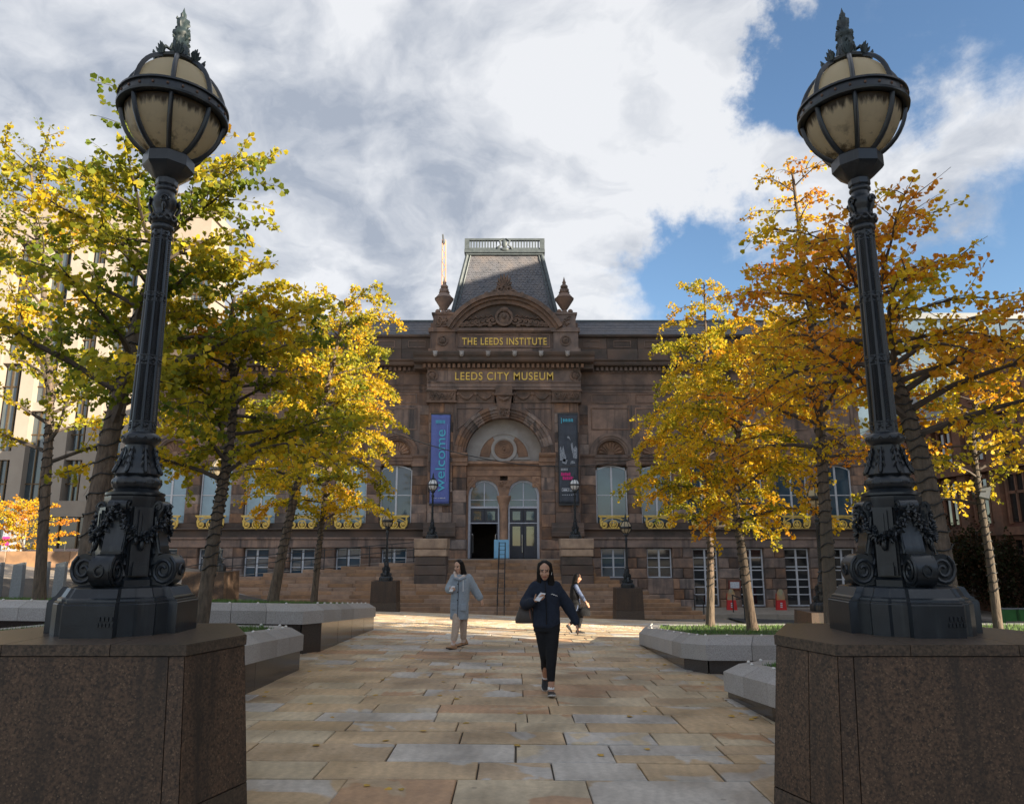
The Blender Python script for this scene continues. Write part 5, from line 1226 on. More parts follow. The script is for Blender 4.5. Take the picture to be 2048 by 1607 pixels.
def leaf_mesh(pos, d, s, nrm, size, colr, name):
    """One fan-shaped leaf (7-gon) per row of the arrays."""
    n = len(pos); K = 7; V = np.zeros((n, K, 3)); sz = size[:, None]
    prof = [(0., 0., 0.), (.58, .50, .10), (.86, .40, .07), (.98, .16, .02), (.90, 0., -.02), (.98, -.16, .02), (.86, -.40, .07)]
    prof = [(0., 0., 0.), (.55, .50, .12), (.92, .30, .05), (.88, .0, -.03), (.92, -.30, .05), (.55, -.50, .12)]; K = 6; V = V[:, :6]
    for k, (a, b_, c) in enumerate(prof): V[:, k] = pos+(d*a+s*b_+nrm*c)*sz
    me = bpy.data.meshes.new(name); me.vertices.add(n*K); me.vertices.foreach_set('co', V.reshape(-1).astype(np.float32))
    me.loops.add(n*K); me.loops.foreach_set('vertex_index', np.arange(n*K, dtype=np.int32)); me.polygons.add(n); me.polygons.foreach_set('loop_start', np.arange(0, n*K, K, dtype=np.int32))
    me.update(calc_edges=True)
    ca = me.attributes.new('leaf_tint', 'FLOAT_COLOR', 'FACE'); c4 = np.ones((n, 4), np.float32); c4[:, :3] = colr; ca.data.foreach_set('color', c4.reshape(-1)); return me
GREEN, OLIVE, YELLOW, GOLD, ORANGE = [np.array(c) for c in ((.13, .18, .022), (.34, .32, .028), (.68, .50, .03), (.70, .42, .025), (.64, .26, .03))]
def tree(label, base, trunk, r0, top_r, mixw, seed, nb=26, Lmax=1.9, t0=.36, leaf=.064, spur=.052, per=4, prof='cone', sag=.25, wires=(.12, .75), sec=7, gaps=0., up=22):
    rnd = random.Random(seed); nr = np.random.default_rng(seed)
    t = thing('ginkgo_tree', label, 'tree', base, group='ginkgo trees in the planters'); O = Vector(base)
    T = [Vector(p) for p in trunk]
    # smooth the trunk line
    pts = []
    for i in range(len(T)-1):
        p0, p1, p2, p3 = T[max(i-1, 0)], T[i], T[i+1], T[min(i+2, len(T)-1)]
        for k in range(5):
            u = k/5; pts.append(.5*((2*p1)+(p2-p0)*u+(2*p0-5*p1+4*p2-p3)*u*u+(3*p1-p0-3*p2+p3)*u**3))
    pts.append(T[-1]); n = len(pts)
    rad = [max(top_r, r0*(1-.82*(i/(n-1))**.9)) for i in range(n)]; rad[0] *= 1.25; rad[1] *= 1.06
    b = MB(); b.tube([p-O for p in pts], rad, 10)
    for i, v in enumerate(b.v): k = 1+.09*mnoise.noise(Vector(v)*4.); ring = i//10; c = pts[min(ring, n-1)]-O; q = Vector(v)-c; b.v[i] = tuple(c+Vector((q.x*k, q.y*k, q.z)))
    b.build('trunk', M['bark'], t, 60)
    def on(u): f = u*(n-1); i = min(int(f), n-2); return pts[i].lerp(pts[i+1], f-i), rad[i]
    if wires:
        w = MB(); hp = []; turns = 30 if r0 > .12 else 34
        for k in range(turns*10):
            u = wires[0]+(wires[1]-wires[0])*k/(turns*10); p, rr = on(u); a = k*2*math.pi/10; hp.append(p-O+Vector((math.cos(a), math.sin(a), 0))*(rr*1.05+.006)+Vector((0, 0, .02*math.sin(k*1.7))))
        w.tube(hp, .0085, 5); w.build('light_string', M['wire'], t, 60)
    limbs = MB(); P, D, S = [], [], []
    def put(p, ax, dens):
        m_ = per if rnd.random() < dens else 0
        for q in range(m_):
            P.append(p); D.append(ax)
    hmax = T[-1].z-T[0].z; az = rnd.random()*6.28
    for k in range(nb):
        u = t0+(1-t0)*((k+.5)/nb)**.9; p, rr = on(min(u, .995)); az += 2.4+rnd.uniform(-.5, .5); v = (u-t0)/(1-t0)
        if prof == 'cone': Lk = Lmax*(1.05-.80*v)*min(1, .55+v*3)
        elif prof == 'ball': Lk = Lmax*(.35+.75*math.sin(math.pi*min(1, .22+v*.78)))
        else: Lk = Lmax*(1-.45*v)
        Lk *= rnd.uniform(.68, 1.18); el = R(rnd.uniform(5, 36)+up*v); m_ = 7; q = p.copy(); d = Vector((math.cos(az)*math.cos(el), math.sin(az)*math.cos(el), math.sin(el))); br = [q.copy()]
        for i in range(m_):
            d = (d+Vector((rnd.uniform(-.16, .16), rnd.uniform(-.16, .16), rnd.uniform(-.10, .12)-sag*(i/m_)*.55))).normalized(); q = q+d*(Lk/m_); br.append(q.copy())
        rb = min(rr*.5, .012+.016*Lk); limbs.tube([x-O for x in br], [max(.003, rb*(1-i/(m_+.6))) for i in range(m_+1)], 5, cap=False)
        def leafy(line, u0, dens):
            acc = 0.
            for i in range(len(line)-1):
                a, c = line[i], line[i+1]; L_ = (c-a).length; ax = (c-a).normalized(); x = rnd.random()*spur
                while x < L_:
                    f = (i+x/L_)/(len(line)-1)
                    if f > u0: put(a+(c-a)*(x/L_), ax, dens)
                    x += spur*rnd.uniform(.6, 1.4)
        leafy(br, .22, .85)
        ns = max(2, int(sec*Lk/Lmax+rnd.random()))
        for j in range(ns):
            f = .16+.82*(j+rnd.random()*.8)/ns; i = min(int(f*m_), m_-1); a = br[i].lerp(br[i+1], f*m_-i); d0 = (br[i+1]-br[i]).normalized(); sd = 1 if j % 2 else -1
            yaw = sd*R(rnd.uniform(28, 75)); d2 = Matrix.Rotation(yaw, 3, 'Z') @ d0; d2.z += rnd.uniform(-.15, .45); d2.normalize(); L2 = Lk*rnd.uniform(.22, .46)*(1.1-.5*f)+.12; q = a.copy(); ln = [q.copy()]
            hang = sag*rnd.choice([.2, .6, 1.6, 2.4])
            for w_ in range(5):
                d2 = (d2+Vector((rnd.uniform(-.2, .2), rnd.uniform(-.2, .2), rnd.uniform(-.12, .1)-hang*.22))).normalized(); q = q+d2*(L2/5); ln.append(q.copy())
            limbs.tube([x-O for x in ln], [max(.0022, .008*(1-w_/5.5)) for w_ in range(6)], 4, cap=False)
            leafy(ln, .05, 1.-gaps)
    limbs.build('limbs', M['twig'], t, 60, clean=False)
    P = np.array([tuple(p-O) for p in P]); D = np.array([tuple(d) for d in D]); m_ = len(P)
    d = nr.normal(size=(m_, 3)); d[:, 2] -= .35; d += D*.25; d /= np.linalg.norm(d, axis=1)[:, None]
    r_ = nr.normal(size=(m_, 3)); s = np.cross(d, r_); s /= np.linalg.norm(s, axis=1)[:, None]; nn = np.cross(d, s)
    pos = P+d*nr.uniform(.01, .045, m_)[:, None]
    size = leaf*nr.uniform(.62, 1.18, m_)
    # tints drift through the crown in patches and vary leaf by leaf
    cell = np.array([mnoise.noise(Vector(tuple(p*1.15+seed))) for p in P])*.9+np.array([mnoise.noise(Vector(tuple(p*3.7-seed))) for p in P])*.45+nr.normal(0, .17, m_)
    keys = np.array([-.85, -.3, .15, .5, .95]); val = np.clip(cell+mixw, -.85, .95); cols = np.stack([GREEN, OLIVE, YELLOW, GOLD, ORANGE]); col = np.stack([np.interp(val, keys, cols[:, c]) for c in range(3)], 1)*nr.uniform(.72, 1.2, m_)[:, None]
    o = mk('crown', leaf_mesh(pos, d, s, nn, size, col, 'crown'), M['leaf'], t); o['kind'] = 'stuff'
    return t
def tp(px, py, Y):
    cx = (px-1024)/1450; cy = (803.5-py)/1450; dy = math.cos(PITCH)-cy*math.sin(PITCH); dz = math.sin(PITCH)+cy*math.cos(PITCH); k = Y/dy; return Vector((cx*k, Y, CAM_H+dz*k))
def tr(label, line, Y, zb, **kw):
    pts = [tp(*q[:2], Y+(q[2] if len(q) > 2 else 0)) for q in line]; pts[0].z = zb; tree(label, tuple(pts[0]), pts, **kw)
tr('large leaning ginkgo with green and yellow leaves behind the left foreground lamp', [(160, 1215), (205, 950), (262, 700), (310, 540), (340, 430), (360, 330)], 8.3, .42, r0=.135, top_r=.012, mixw=-.50, seed=11, nb=38, Lmax=2.05, t0=.26, leaf=.074, spur=.06, per=4, prof='x', sag=.2, sec=8, up=6)
tr('tall yellow ginkgo at the far left edge before the cream office block', [(82, 1165), (92, 960), (100, 780), (85, 560), (70, 440), (62, 330)], 13.6, .55, r0=.105, top_r=.012, mixw=-.18, seed=5, nb=42, Lmax=2.5, t0=.22, leaf=.072, spur=.07, per=4, prof='x', sag=.22, sec=8, up=10)
tr('leaning ginkgo with yellow green leaves right of the left foreground lamp', [(402, 1225), (430, 1060), (452, 930), (470, 780), (455, 680), (470, 590)], 9.8, .34, r0=.098, top_r=.011, mixw=-.16, seed=21, nb=42, Lmax=1.9, t0=.34, leaf=.074, spur=.052, per=4, prof='x', sag=.55, sec=8, up=4, gaps=.1)
tr('leaning golden ginkgo in the middle of the long left planter', [(545, 1192), (572, 1070), (600, 950), (640, 820), (668, 720), (690, 600)], 14.6, .42, r0=.108, top_r=.012, mixw=-.14, seed=31, nb=46, Lmax=2.05, t0=.32, leaf=.064, spur=.05, per=4, prof='x', sag=.6, sec=9, up=4, gaps=.1)
tr('slim golden ginkgo nearest the steps in the long left planter', [(628, 1192), (638, 1100), (648, 1010), (670, 880), (690, 760), (702, 640)], 17.2, .24, r0=.08, top_r=.012, mixw=-.06, seed=41, nb=44, Lmax=1.65, t0=.30, leaf=.062, spur=.046, per=4, prof='ball', sag=.65, sec=9, up=6)
tr('straight yellow ginkgo nearest the steps in the long right planter', [(1420, 1242), (1421, 1120), (1418, 1000), (1408, 850), (1412, 700), (1408, 565)], 15.6, -.12, r0=.088, top_r=.011, mixw=-.06, seed=51, nb=60, Lmax=2.35, t0=.28, leaf=.060, spur=.044, per=4, prof='cone', sag=.7, sec=9, up=4)
tr('left leaning golden ginkgo in the long right planter', [(1505, 1250), (1485, 1110), (1470, 990), (1478, 860), (1510, 740), (1530, 630)], 13.4, .05, r0=.092, top_r=.011, mixw=.16, seed=61, nb=46, Lmax=1.9, t0=.30, leaf=.060, spur=.046, per=4, prof='ball', sag=.65, sec=8, up=4)
tr('tall sparse orange ginkgo with wire wound trunk left of the right foreground lamp', [(1662, 1238), (1652, 1050), (1640, 850), (1628, 680), (1605, 510), (1585, 345)], 10.6, .13, r0=.105, top_r=.008, mixw=.58, seed=71, nb=46, Lmax=1.9, t0=.30, leaf=.056, spur=.05, per=3, prof='cone', sag=.35, sec=8, gaps=.15, up=4)
tr('thick leaning orange ginkgo behind the right foreground lamp', [(1902, 1200), (1868, 1030), (1815, 830), (1765, 700), (1725, 600), (1690, 490)], 7.7, .25, r0=.128, top_r=.010, mixw=.5, seed=81, nb=44, Lmax=2.0, t0=.34, leaf=.060, spur=.052, per=3, prof='x', sag=.4, sec=8, gaps=.1, up=4)
tr('thin bare stemmed ginkgo with few leaves at the right edge', [(1998, 1268), (1980, 1120), (1955, 960), (1945, 850), (1960, 780), (1985, 720)], 11.8, .10, r0=.075, top_r=.010, mixw=.10, seed=91, nb=34, Lmax=2.1, t0=.32, leaf=.068, spur=.07, per=3, prof='x', sag=.35, sec=7, gaps=.2, up=4)
# ---------------------------------------------------------------- buildings around the square
M['cream'] = mat('cream_stone', (0.342, 0.291, 0.238), (0.304, 0.255, 0.207), .7, .8, c3=(0.276, 0.228, 0.187), s3=.2, w3=.6)
M['fin'] = mat('cream_fin', (0.365, 0.319, 0.270), (0.332, 0.286, 0.238), .9, .8)
M['tint_glass'] = glass('tinted_glass', (.05, .075, .09))
M['bronze_glass'] = glass('bronze_glass', (.055, .04, .028), .08)
M['bronze'] = mat('bronze_frame', (.16, .11, .06), (.12, .08, .045), 5, .4, metallic=.6)
M['red_brick'] = mat('red_brick', (.22, .088, .055), (.15, .06, .042), 6, .9, .03, 30, c3=(.10, .05, .04), s3=.5, w3=.56)
M['terracotta'] = mat('terracotta', (.27, .13, .075), (.19, .09, .055), 4, .85, c3=(.11, .07, .05), s3=.8, w3=.58)
M['curtain'] = glass('curtain_wall_glass', (.10, .14, .17), .08)
M['mullion'] = mat('grey_mullion', (0.150, 0.165, 0.180), (0.125, 0.140, 0.155), 4, .5)
def cream_building():
    X0, X1, Y, ZG, ZT = -58., -27., 61., .2, 30.5
    t = thing('office_building', 'cream stone office block with tall dark window slots behind the left trees', 'building', ((X0+X1)/2, Y, ZG)); O = Vector(((X0+X1)/2, Y, ZG))
    def P_(nm, mb, m_, par=None): mb.v = [tuple(Vector(v)-O) for v in mb.v]; return mb.build(nm, m_, par or t)
    b = MB(); b.box(X0, X1, Y+.9, Y+4, ZG-2, ZT); P_('wall', b, M['cream'])
    b = MB(); b.box(X0-.2, X1+.2, Y-.3, Y+4.2, ZT, ZT+.8); b.box(X0, X1, Y-.2, Y+.9, ZT-2.2, ZT); P_('parapet', b, M['cream'])
    floors = [5.2, 9.4, 13.6, 17.8, 22.0, 26.2]; wd = 3.05; n = int((X1-X0)/wd)
    b = MB(); b.box(X0, X1, Y-.35, Y+.9, 3.9, 5.2); P_('first_floor_band', b, M['cream'])
    for i in range(n):
        xa = X1-(i+1)*wd; even = i % 2
        pw = 1.15 if i % 3 else 1.5
        b = MB(); b.box(xa, xa+pw, Y-.2, Y+.9, 5.2, ZT-2.2); P_('pier', b, M['fin'])
        # slots join two storeys, alternating
        for f in range(6):
            z0, z1 = floors[f], (floors[f+1] if f < 5 else ZT-2.2)
            if (f+i) % 2: bb = MB(); bb.box(xa+pw, xa+wd, Y-.02, Y+.9, z1-.75, z1); P_('spandrel_panel', bb, M['fin'])
            w = MB(); w.box(xa+pw+.25*even, xa+wd-.02, Y+.45, Y+.55, z0, z1-.02); fr = P_('window', w, M['tint_glass'])
            for q in (1, 2):
                x = xa+pw+.25*even+(wd-pw-.25*even)*q/3; m_ = MB(); m_.box(x-.05, x+.05, Y+.3, Y+.5, z0, z1-.02); P_('mullion', m_, M['bronze'], fr)
            m_ = MB(); m_.box(xa+pw, xa+wd, Y+.34, Y+.52, z0+1.4, z0+1.5); P_('transom', m_, M['bronze'], fr)
    # glazed ground floor
    n = 20
    for i in range(n):
        xa = X0+(X1-X0)*i/n; xb = X0+(X1-X0)*(i+1)/n; w = MB(); w.box(xa+.05, xb-.05, Y+.55, Y+.65, ZG+1.1, 3.9); fr = P_('shopfront', w, M['bronze_glass'])
        m_ = MB(); m_.box(xa-.05, xa+.05, Y+.4, Y+.7, ZG+1.1, 3.9); P_('mullion', m_, M['bronze'], fr); m_ = MB(); m_.box(xa+.05, xb-.05, Y+.45, Y+.62, 2.3, 2.4); P_('transom', m_, M['bronze'], fr)
    b = MB(); b.box(X0, X1, Y+.2, Y+.8, ZG-2, ZG+1.1); P_('stall_riser', b, mat('pink_plinth', (.48, .36, .31), (.42, .31, .27), 2, .8))
cream_building()
def red_building():
    # faces the street: long flank on X = 30.5 from Y 36 to 64, gabled bay towards the square
    X, ZG = 31., -2.7
    t = thing('red_brick_building', 'ornate red brick and terracotta building with a carved gable at the right edge', 'building', (X+6, 50, ZG)); O = Vector((X+6, 50, ZG))
    def P_(nm, mb, m_, par=None): mb.v = [tuple(Vector(v)-O) for v in mb.v]; return mb.build(nm, m_, par or t)
    y0, y1, H = 40., 66., 10.5
    b = MB(); b.box(X+.35, X+14, y0, y1, ZG-.3, H); P_('wall', b, M['red_brick'])
    bay = 3.4; n = int((y1-y0)/bay)
    for i in range(n+1):
        y = y0+i*bay; b = MB(); b.box(X, X+.4, y-.45, y+.45, ZG, H); P_('pilaster', b, M['terracotta'])
    for z0, z1, d in ((ZG, -.9, .1), (2.2, 2.7, .15), (6.3, 6.9, .2), (9.8, 10.5, .3)):
        b = MB(); b.box(X-d, X+.42, y0-.2, y1, z0, z1); P_('string_course', b, M['terracotta'])
    for i in range(n):
        for z0, z1 in ((-.8, 1.9), (3.0, 5.9), (7.2, 9.5)):
            yc = y0+(i+.5)*bay; b = MB(); b.box(X+.3, X+.38, yc-.75, yc+.75, z0, z1); w = P_('window', b, M['glass_dark'])
            f = MB(); f.box(X+.2, X+.3, yc-.06, yc+.06, z0, z1); f.box(X+.2, X+.3, yc-.75, yc+.75, z0+(z1-z0)*.6, z0+(z1-z0)*.66); f.box(X+.15, X+.36, yc-.9, yc-.75, z0-.1, z1+.15); f.box(X+.15, X+.36, yc+.75, yc+.9, z0-.1, z1+.15); f.box(X+.1, X+.36, yc-.75, yc+.75, z1, z1+.25); P_('window_frame', f, M['terracotta'], w)
    # gable over the bay next to the square
    yc = 45.4; gb = MB()
    vs = [(X-.25, yc-4.2, H), (X-.25, yc+4.2, H), (X-.25, yc+2.4, H+2.6), (X-.25, yc, H+4.2), (X-.25, yc-2.4, H+2.6)]; gb.add(vs+[(x+8, y, z) for x, y, z in vs], [(0,1,2,3,4), (9,8,7,6,5), (0,4,9,5), (4,3,8,9), (3,2,7,8), (2,1,6,7)]); P_('gable', gb, M['terracotta'])
    cp = MB(); cp.tube([(X-.3, yc-4.4, H), (X-.3, yc-2.4, H+2.75), (X-.3, yc, H+4.4), (X-.3, yc+2.4, H+2.75), (X-.3, yc+4.4, H)], .25, 6); cp.ell((X-.3, yc, H+4.7), (.3, .3, .45), 8, 6); P_('gable_coping', cp, M['terracotta'])
    rr = random.Random(2); cv = MB()
    for k in range(40): cv.ell((X-.27, yc+rr.uniform(-2.6, 2.6), H+.4+abs(rr.gauss(0, 1.1))), (.12, rr.uniform(.12, .3), rr.uniform(.1, .25)), 7, 5)
    P_('gable_carving', cv, M['terracotta'])['kind'] = 'stuff'
    rf = MB(); rf.add([(X, y0, H), (X, y1, H), (X+5, y1, H+4.2), (X+5, y0, H+4.2), (X+14, y0, H), (X+14, y1, H)], [(0,1,2,3), (3,2,5,4), (0,3,4), (1,5,2)]); P_('roof', rf, M['slate'])
red_building()
def glass_building():
    X0, X1, Y0, ZG, ZT = 33., 62., 70., -2.7, 24.
    t = thing('glass_building', 'blue grey glazed office block rising above the red brick gable', 'building', (46, 70, ZG)); O = Vector((46, 70, ZG))
    def P_(nm, mb, m_, par=None): mb.v = [tuple(Vector(v)-O) for v in mb.v]; return mb.build(nm, m_, par or t)
    b = MB(); b.box(X0+.3, X1, Y0+.3, Y0+24, ZG, ZT-.1); P_('core', b, M['mullion'])
    n = 9
    for i in range(n):
        for k in range(6):
            xa, xb = X0+(X1-X0)*i/n, X0+(X1-X0)*(i+1)/n; za, zb = 6+3.*k, 9+3.*k
            w = MB(); w.box(xa+.08, xb-.08, Y0+.1, Y0+.25, za+.08, zb-.08); P_('pane', w, M['curtain'])
    for i in range(7):
        for k in range(6):
            ya, yb = Y0+24*i/7, Y0+24*(i+1)/7; w = MB(); w.box(X0+.1, X0+.25, ya+.1, yb-.1, 6.08+3.*k, 8.92+3.*k); P_('pane', w, M['curtain'])
    b = MB(); b.box(X0-.2, X1, Y0-.2, Y0+24, ZT-.1, ZT+.5); P_('parapet', b, M['mullion'])
glass_building()
# unseen blocks added right of the frame, placed and sized to shade the square
def shade_block(nm, label, X0, X1, Y0, Y1, ZT, m_):
    ZG = -2.9; t = thing(nm, label, 'building', ((X0+X1)/2, (Y0+Y1)/2, ZG)); O = Vector(((X0+X1)/2, (Y0+Y1)/2, ZG))
    def P_(nm_, mb, mm, par=None): mb.v = [tuple(Vector(v)-O) for v in mb.v]; return mb.build(nm_, mm, par or t)
    b = MB(); b.box(X0+.4, X1, Y0, Y1, ZG, ZT); P_('wall', b, M[m_])
    b = MB(); b.box(X0-.1, X1+.1, Y0-.1, Y1+.1, ZT, ZT+.9); P_('parapet', b, M[m_])
    n = int((Y1-Y0)/3.2); k = 0; z = ZG+1
    while z < ZT-3:
        b = MB(); b.box(X0, X0+.42, Y0, Y1, z-1.0, z); P_('floor_band', b, M[m_])
        for i in range(n):
            ya = Y0+(Y1-Y0)*i/n; w = MB(); w.box(X0+.3, X0+.38, ya+.7, ya+(Y1-Y0)/n-.7, z, z+2.4); P_('window', w, M['glass_dark'])
        z += 3.5
    for i in range(n+1):
        ya = Y0+(Y1-Y0)*i/n; b = MB(); b.box(X0, X0+.43, max(Y0, ya-.7), min(Y1, ya+.7), ZG, ZT); P_('pier', b, M[m_])
shade_block('shade_block', 'unseen tall stone office block added right of the frame to shade the museum', 31., 46., 2.7, 36.8, 29., 'cream')
shade_block('shade_block', 'unseen brick office block added behind the viewer on the right to shade the foreground', 31., 41., -60., -12.8, 15.5, 'red_brick')
def crane():
    t = thing('tower_crane', 'distant orange tower crane mast behind the left urn', 'crane', (-15.9, 160, 0))
    b = MB()
    for dx, dy in ((-.42, -.42), (.42, -.42), (.42, .42), (-.42, .42)): b.tube([(dx*1.5+.9, dy*1.5, 0), (dx*.9-.1, dy*.9, 72)], .09, 4)
    for k in range(46): z = k*1.55; s = 1 if k % 2 else -1; b.tube([(-.4*s+.9-k*.022, -.45, z), (.4*s+.9-k*.022, -.45, z+1.5)], .06, 4)
    b.build('mast', mat('crane_orange', (.50, .20, .09), (.55, .27, .15), .15, .6), t)
    c = MB(); c.box(-.9, 1.0, -.8, .8, 55, 57.5); c.build('cab', M['mullion'], t)
    c = MB(); c.tube([(-.1, 0, 71), (-.2, -2, 72.6)], [.3, .2], 5); c.build('jib', M['mullion'], t)
crane()
# ---------------------------------------------------------------- people
def cloth(name, c, k=.78, rough=.85, scale=30, bump=.01): return mat(name, c, tuple(q*k for q in c), scale, rough, bump, scale*4, spec=.25)
M['skin_warm'] = mat('skin_warm', (.50, .29, .20), (.44, .24, .16), 14, .5, spec=.35)
M['skin_light'] = mat('skin_light', (.60, .38, .28), (.54, .32, .23), 14, .5, spec=.35)
M['lip'] = mat('lips', (.30, .10, .085), (.26, .085, .07), 20, .45)
M['eye_dark'] = mat('eyes_and_brows', (.022, .015, .012), (.03, .02, .016), 20, .4)
M['hair'] = mat('black_hair', (.006, .005, .005), (.012, .009, .008), 60, .6, .03, 160, stretch=(1, 1, .1), spec=.2)
M['navy'] = cloth('navy_fleece', (.020, .027, .045)); M['black_cloth'] = cloth('black_cloth', (.013, .014, .017)); M['coat'] = cloth('pale_blue_wool', (.30, .35, .405), .86)
M['cream_cloth'] = cloth('cream_cotton', (.66, .55, .48), .9); M['beige'] = cloth('beige_trousers', (.52, .41, .33), .86); M['tan'] = mat('tan_suede', (.40, .235, .13), (.34, .19, .10), 30, .8)
M['sole'] = mat('dark_sole', (.03, .022, .018), (.02, .016, .014), 20, .8); M['trainer'] = mat('black_trainer', (.014, .014, .015), (.025, .025, .026), 30, .6); M['white_sole'] = mat('white_sole', (.55, .54, .52), (.45, .44, .42), 20, .7)
M['leather'] = mat('dark_leather', (.055, .038, .03), (.035, .025, .02), 20, .45); M['tan_strap'] = mat('tan_strap', (.22, .09, .055), (.17, .07, .045), 20, .5)
M['phone'] = mat('phone_case', (.62, .62, .63), (.5, .5, .52), 10, .35); M['denim'] = mat('blue_white_print', (.03, .055, .14), (.12, .15, .22), 38, .8, detail=2); M['white_plastic'] = mat('white_plastic', (.8, .8, .8), (.75, .75, .75), 5, .35)
def remesh(mb, vox, it=4, fac=.5):
    me = mb.mesh('tmp'); o = bpy.data.objects.new('tmp', me); COL.objects.link(o)
    r = o.modifiers.new('r', 'REMESH'); r.mode = 'VOXEL'; r.voxel_size = vox
    s = o.modifiers.new('s', 'SMOOTH'); s.factor = fac; s.iterations = it
    dg = bpy.context.evaluated_depsgraph_get(); m2 = bpy.data.meshes.new_from_object(o.evaluated_get(dg)); bpy.data.objects.remove(o); bpy.data.meshes.remove(me); return m2
def limb(mb, pts, rad, seg=14, flat=1.):
    """Tapered limb with rounded joints along a smoothed line."""
    P = [Vector(p) for p in pts]; line = []; rr = []
    for i in range(len(P)-1):
        p0, p1, p2, p3 = P[max(i-1, 0)], P[i], P[i+1], P[min(i+2, len(P)-1)]; k = 6
        for j in range(k):
            u = j/k; c = .5*((2*p1)+(p2-p0)*u+(2*p0-5*p1+4*p2-p3)*u*u+(3*p1-p0-3*p2+p3)*u**3); line.append(p1.lerp(p2, u)*.55+c*.45); rr.append(rad[i]+(rad[i+1]-rad[i])*u)
    line.append(P[-1]); rr.append(rad[-1]); mb.tube(line, rr, seg); mb.ell(P[0], (rad[0],)*3, seg, 8); mb.ell(P[-1], (rad[-1],)*3, seg, 8)
def torso(mb, rings, seg=20):
    """rings: (cx, cy, z, rx, ry), closed loft."""
    mb.loft([[(cx+rx*math.copysign(abs(math.cos(a))**.85, math.cos(a)), cy+ry*math.copysign(abs(math.sin(a))**.9, math.sin(a)), z) for a in [2*math.pi*i/seg for i in range(seg)]] for cx, cy, z, rx, ry in rings])
def hand(mb, w, d, n, curl=.5, k=1.):
    """w wrist, d direction of the fingers, n back of the hand; five fingers of different lengths."""
    w, d, n = Vector(w), Vector(d).normalized(), Vector(n).normalized(); s = d.cross(n).normalized(); n = s.cross(d).normalized()
    palm = w+d*.045*k; st = len(mb.v); mb.ell((0, 0, 0), (.040*k, .052*k, .017*k), 12, 8)
    mb.xf(Matrix.Translation(palm) @ Matrix((s, d, n)).transposed().to_4x4(), st)
    for i, (off, ln) in enumerate(((-.029, .068), (-.010, .078), (.010, .074), (.028, .058))):
        p = palm+s*off*k+d*.034*k; dd = d.copy(); pts = [p-d*.015*k]
        for j in range(4): pts.append(p.copy()); dd = (dd-n*curl*(.3+.25*j)).normalized(); p = p+dd*(ln/3.2)*k
        mb.tube(pts, [.0105*k, .0105*k, .0098*k, .009*k, .0078*k][:len(pts)], 8); mb.ell(pts[-1], (.0082*k,)*3, 8, 6)
    p = palm-s*.034*k-d*.02*k; dd = (d*.55-s*.75-n*.35).normalized(); pts = [p+s*.015*k]
    for j in range(4): pts.append(p.copy()); p = p+dd*.022*k; dd = (dd+d*.28+s*.12).normalized()
    mb.tube(pts, [.014*k, .013*k, .0118*k, .0105*k, .009*k], 8); mb.ell(pts[-1], (.0092*k,)*3, 8, 6)
def head(mb, c, yaw, tilt, k=1.):
    st = len(mb.v)
    mb.ell((0, .012, .035), (.073, .092, .088), 20, 14); mb.ell((0, -.018, -.020), (.060, .070, .088), 18, 12); mb.ell((0, -.048, -.078), (.034, .034, .030), 12, 8)
    mb.tube([(0, -.086, .018), (0, -.097, -.006), (0, -.106, -.026), (0, -.092, -.034)], [.008, .011, .014, .008], 8); mb.ell((0, -.083, -.056), (.023, .012, .009), 10, 6)
    for s in (-1, 1):
        mb.ell((s*.036, -.062, -.022), (.024, .022, .022), 10, 7); mb.ell((s*.074, .012, -.008), (.010, .020, .030), 8, 6); mb.ell((s*.030, -.077, .030), (.024, .012, .008), 8, 6)
    mb.xf(Matrix.Translation(c) @ Matrix.Rotation(yaw, 4, 'Z') @ Matrix.Rotation(tilt, 4, 'X') @ Matrix.Scale(k, 4), st)
def face_paint(me, c, yaw, tilt, k=1.):
    Mi = (Matrix.Translation(c) @ Matrix.Rotation(yaw, 4, 'Z') @ Matrix.Rotation(tilt, 4, 'X') @ Matrix.Scale(k, 4)).inverted(); mi = []
    for p in me.polygons:
        q = Mi @ p.center; m_ = 0
        if q.length < .16 and q.y < -.05:
            if abs(q.x) < .024 and abs(q.z+.056) < .009: m_ = 1
            for s in (-1, 1):
                if abs(q.x-s*.030) < .017 and abs(q.z-.012) < .0065: m_ = 2
                if abs(q.x-s*.031) < .023 and abs(q.z-.034-.10*(abs(q.x)-.03)*0) < .0045: m_ = 2
        mi.append(m_)
    me.polygons.foreach_set('material_index', mi)
def locks(mb, strands, r=.012, seg=6):
    for pts in strands: mb.tube(pts, [r*.9]+[r]*(len(pts)-2)+[r*.35], seg)
def shoe(name, par, p, yaw, m_up, m_sole, L_=.255, pitch=0., high=0.):
    st = MB(); torso(st, [(0, 0, 0, .001, .001)]) if False else None
    up = MB()
    rows = [(.10, .030, .018, .05), (.085, .038, .02, .085+high), (.05, .040, .02, .095+high), (.0, .040, .02, .078), (-.05, .044, .02, .058), (-.10, .046, .018, .048), (-.135, .036, .018, .036), (-.15, .018, .02, .028)]
    up.loft([[(w*math.cos(a), y, z0+(h-z0)*(.5+.5*math.sin(a)) if math.sin(a) > -.2 else z0) for a in [2*math.pi*i/12 for i in range(12)]] for y, w, z0, h in rows])
    so = MB(); so.loft([[(w*1.08*math.copysign(abs(math.cos(a))**.7, math.cos(a)), y, .012+.012*math.copysign(abs(math.sin(a))**.5, math.sin(a))) for a in [2*math.pi*i/12 for i in range(12)]] for y, w, z0, h in rows])
    Mx = Matrix.Translation(p) @ Matrix.Rotation(yaw, 4, 'Z') @ Matrix.Rotation(pitch, 4, 'X'); up.xf(Mx); so.xf(Mx)
    o = up.build(name, m_up, par, 60); so.build('sole', m_sole, o, 60); return o
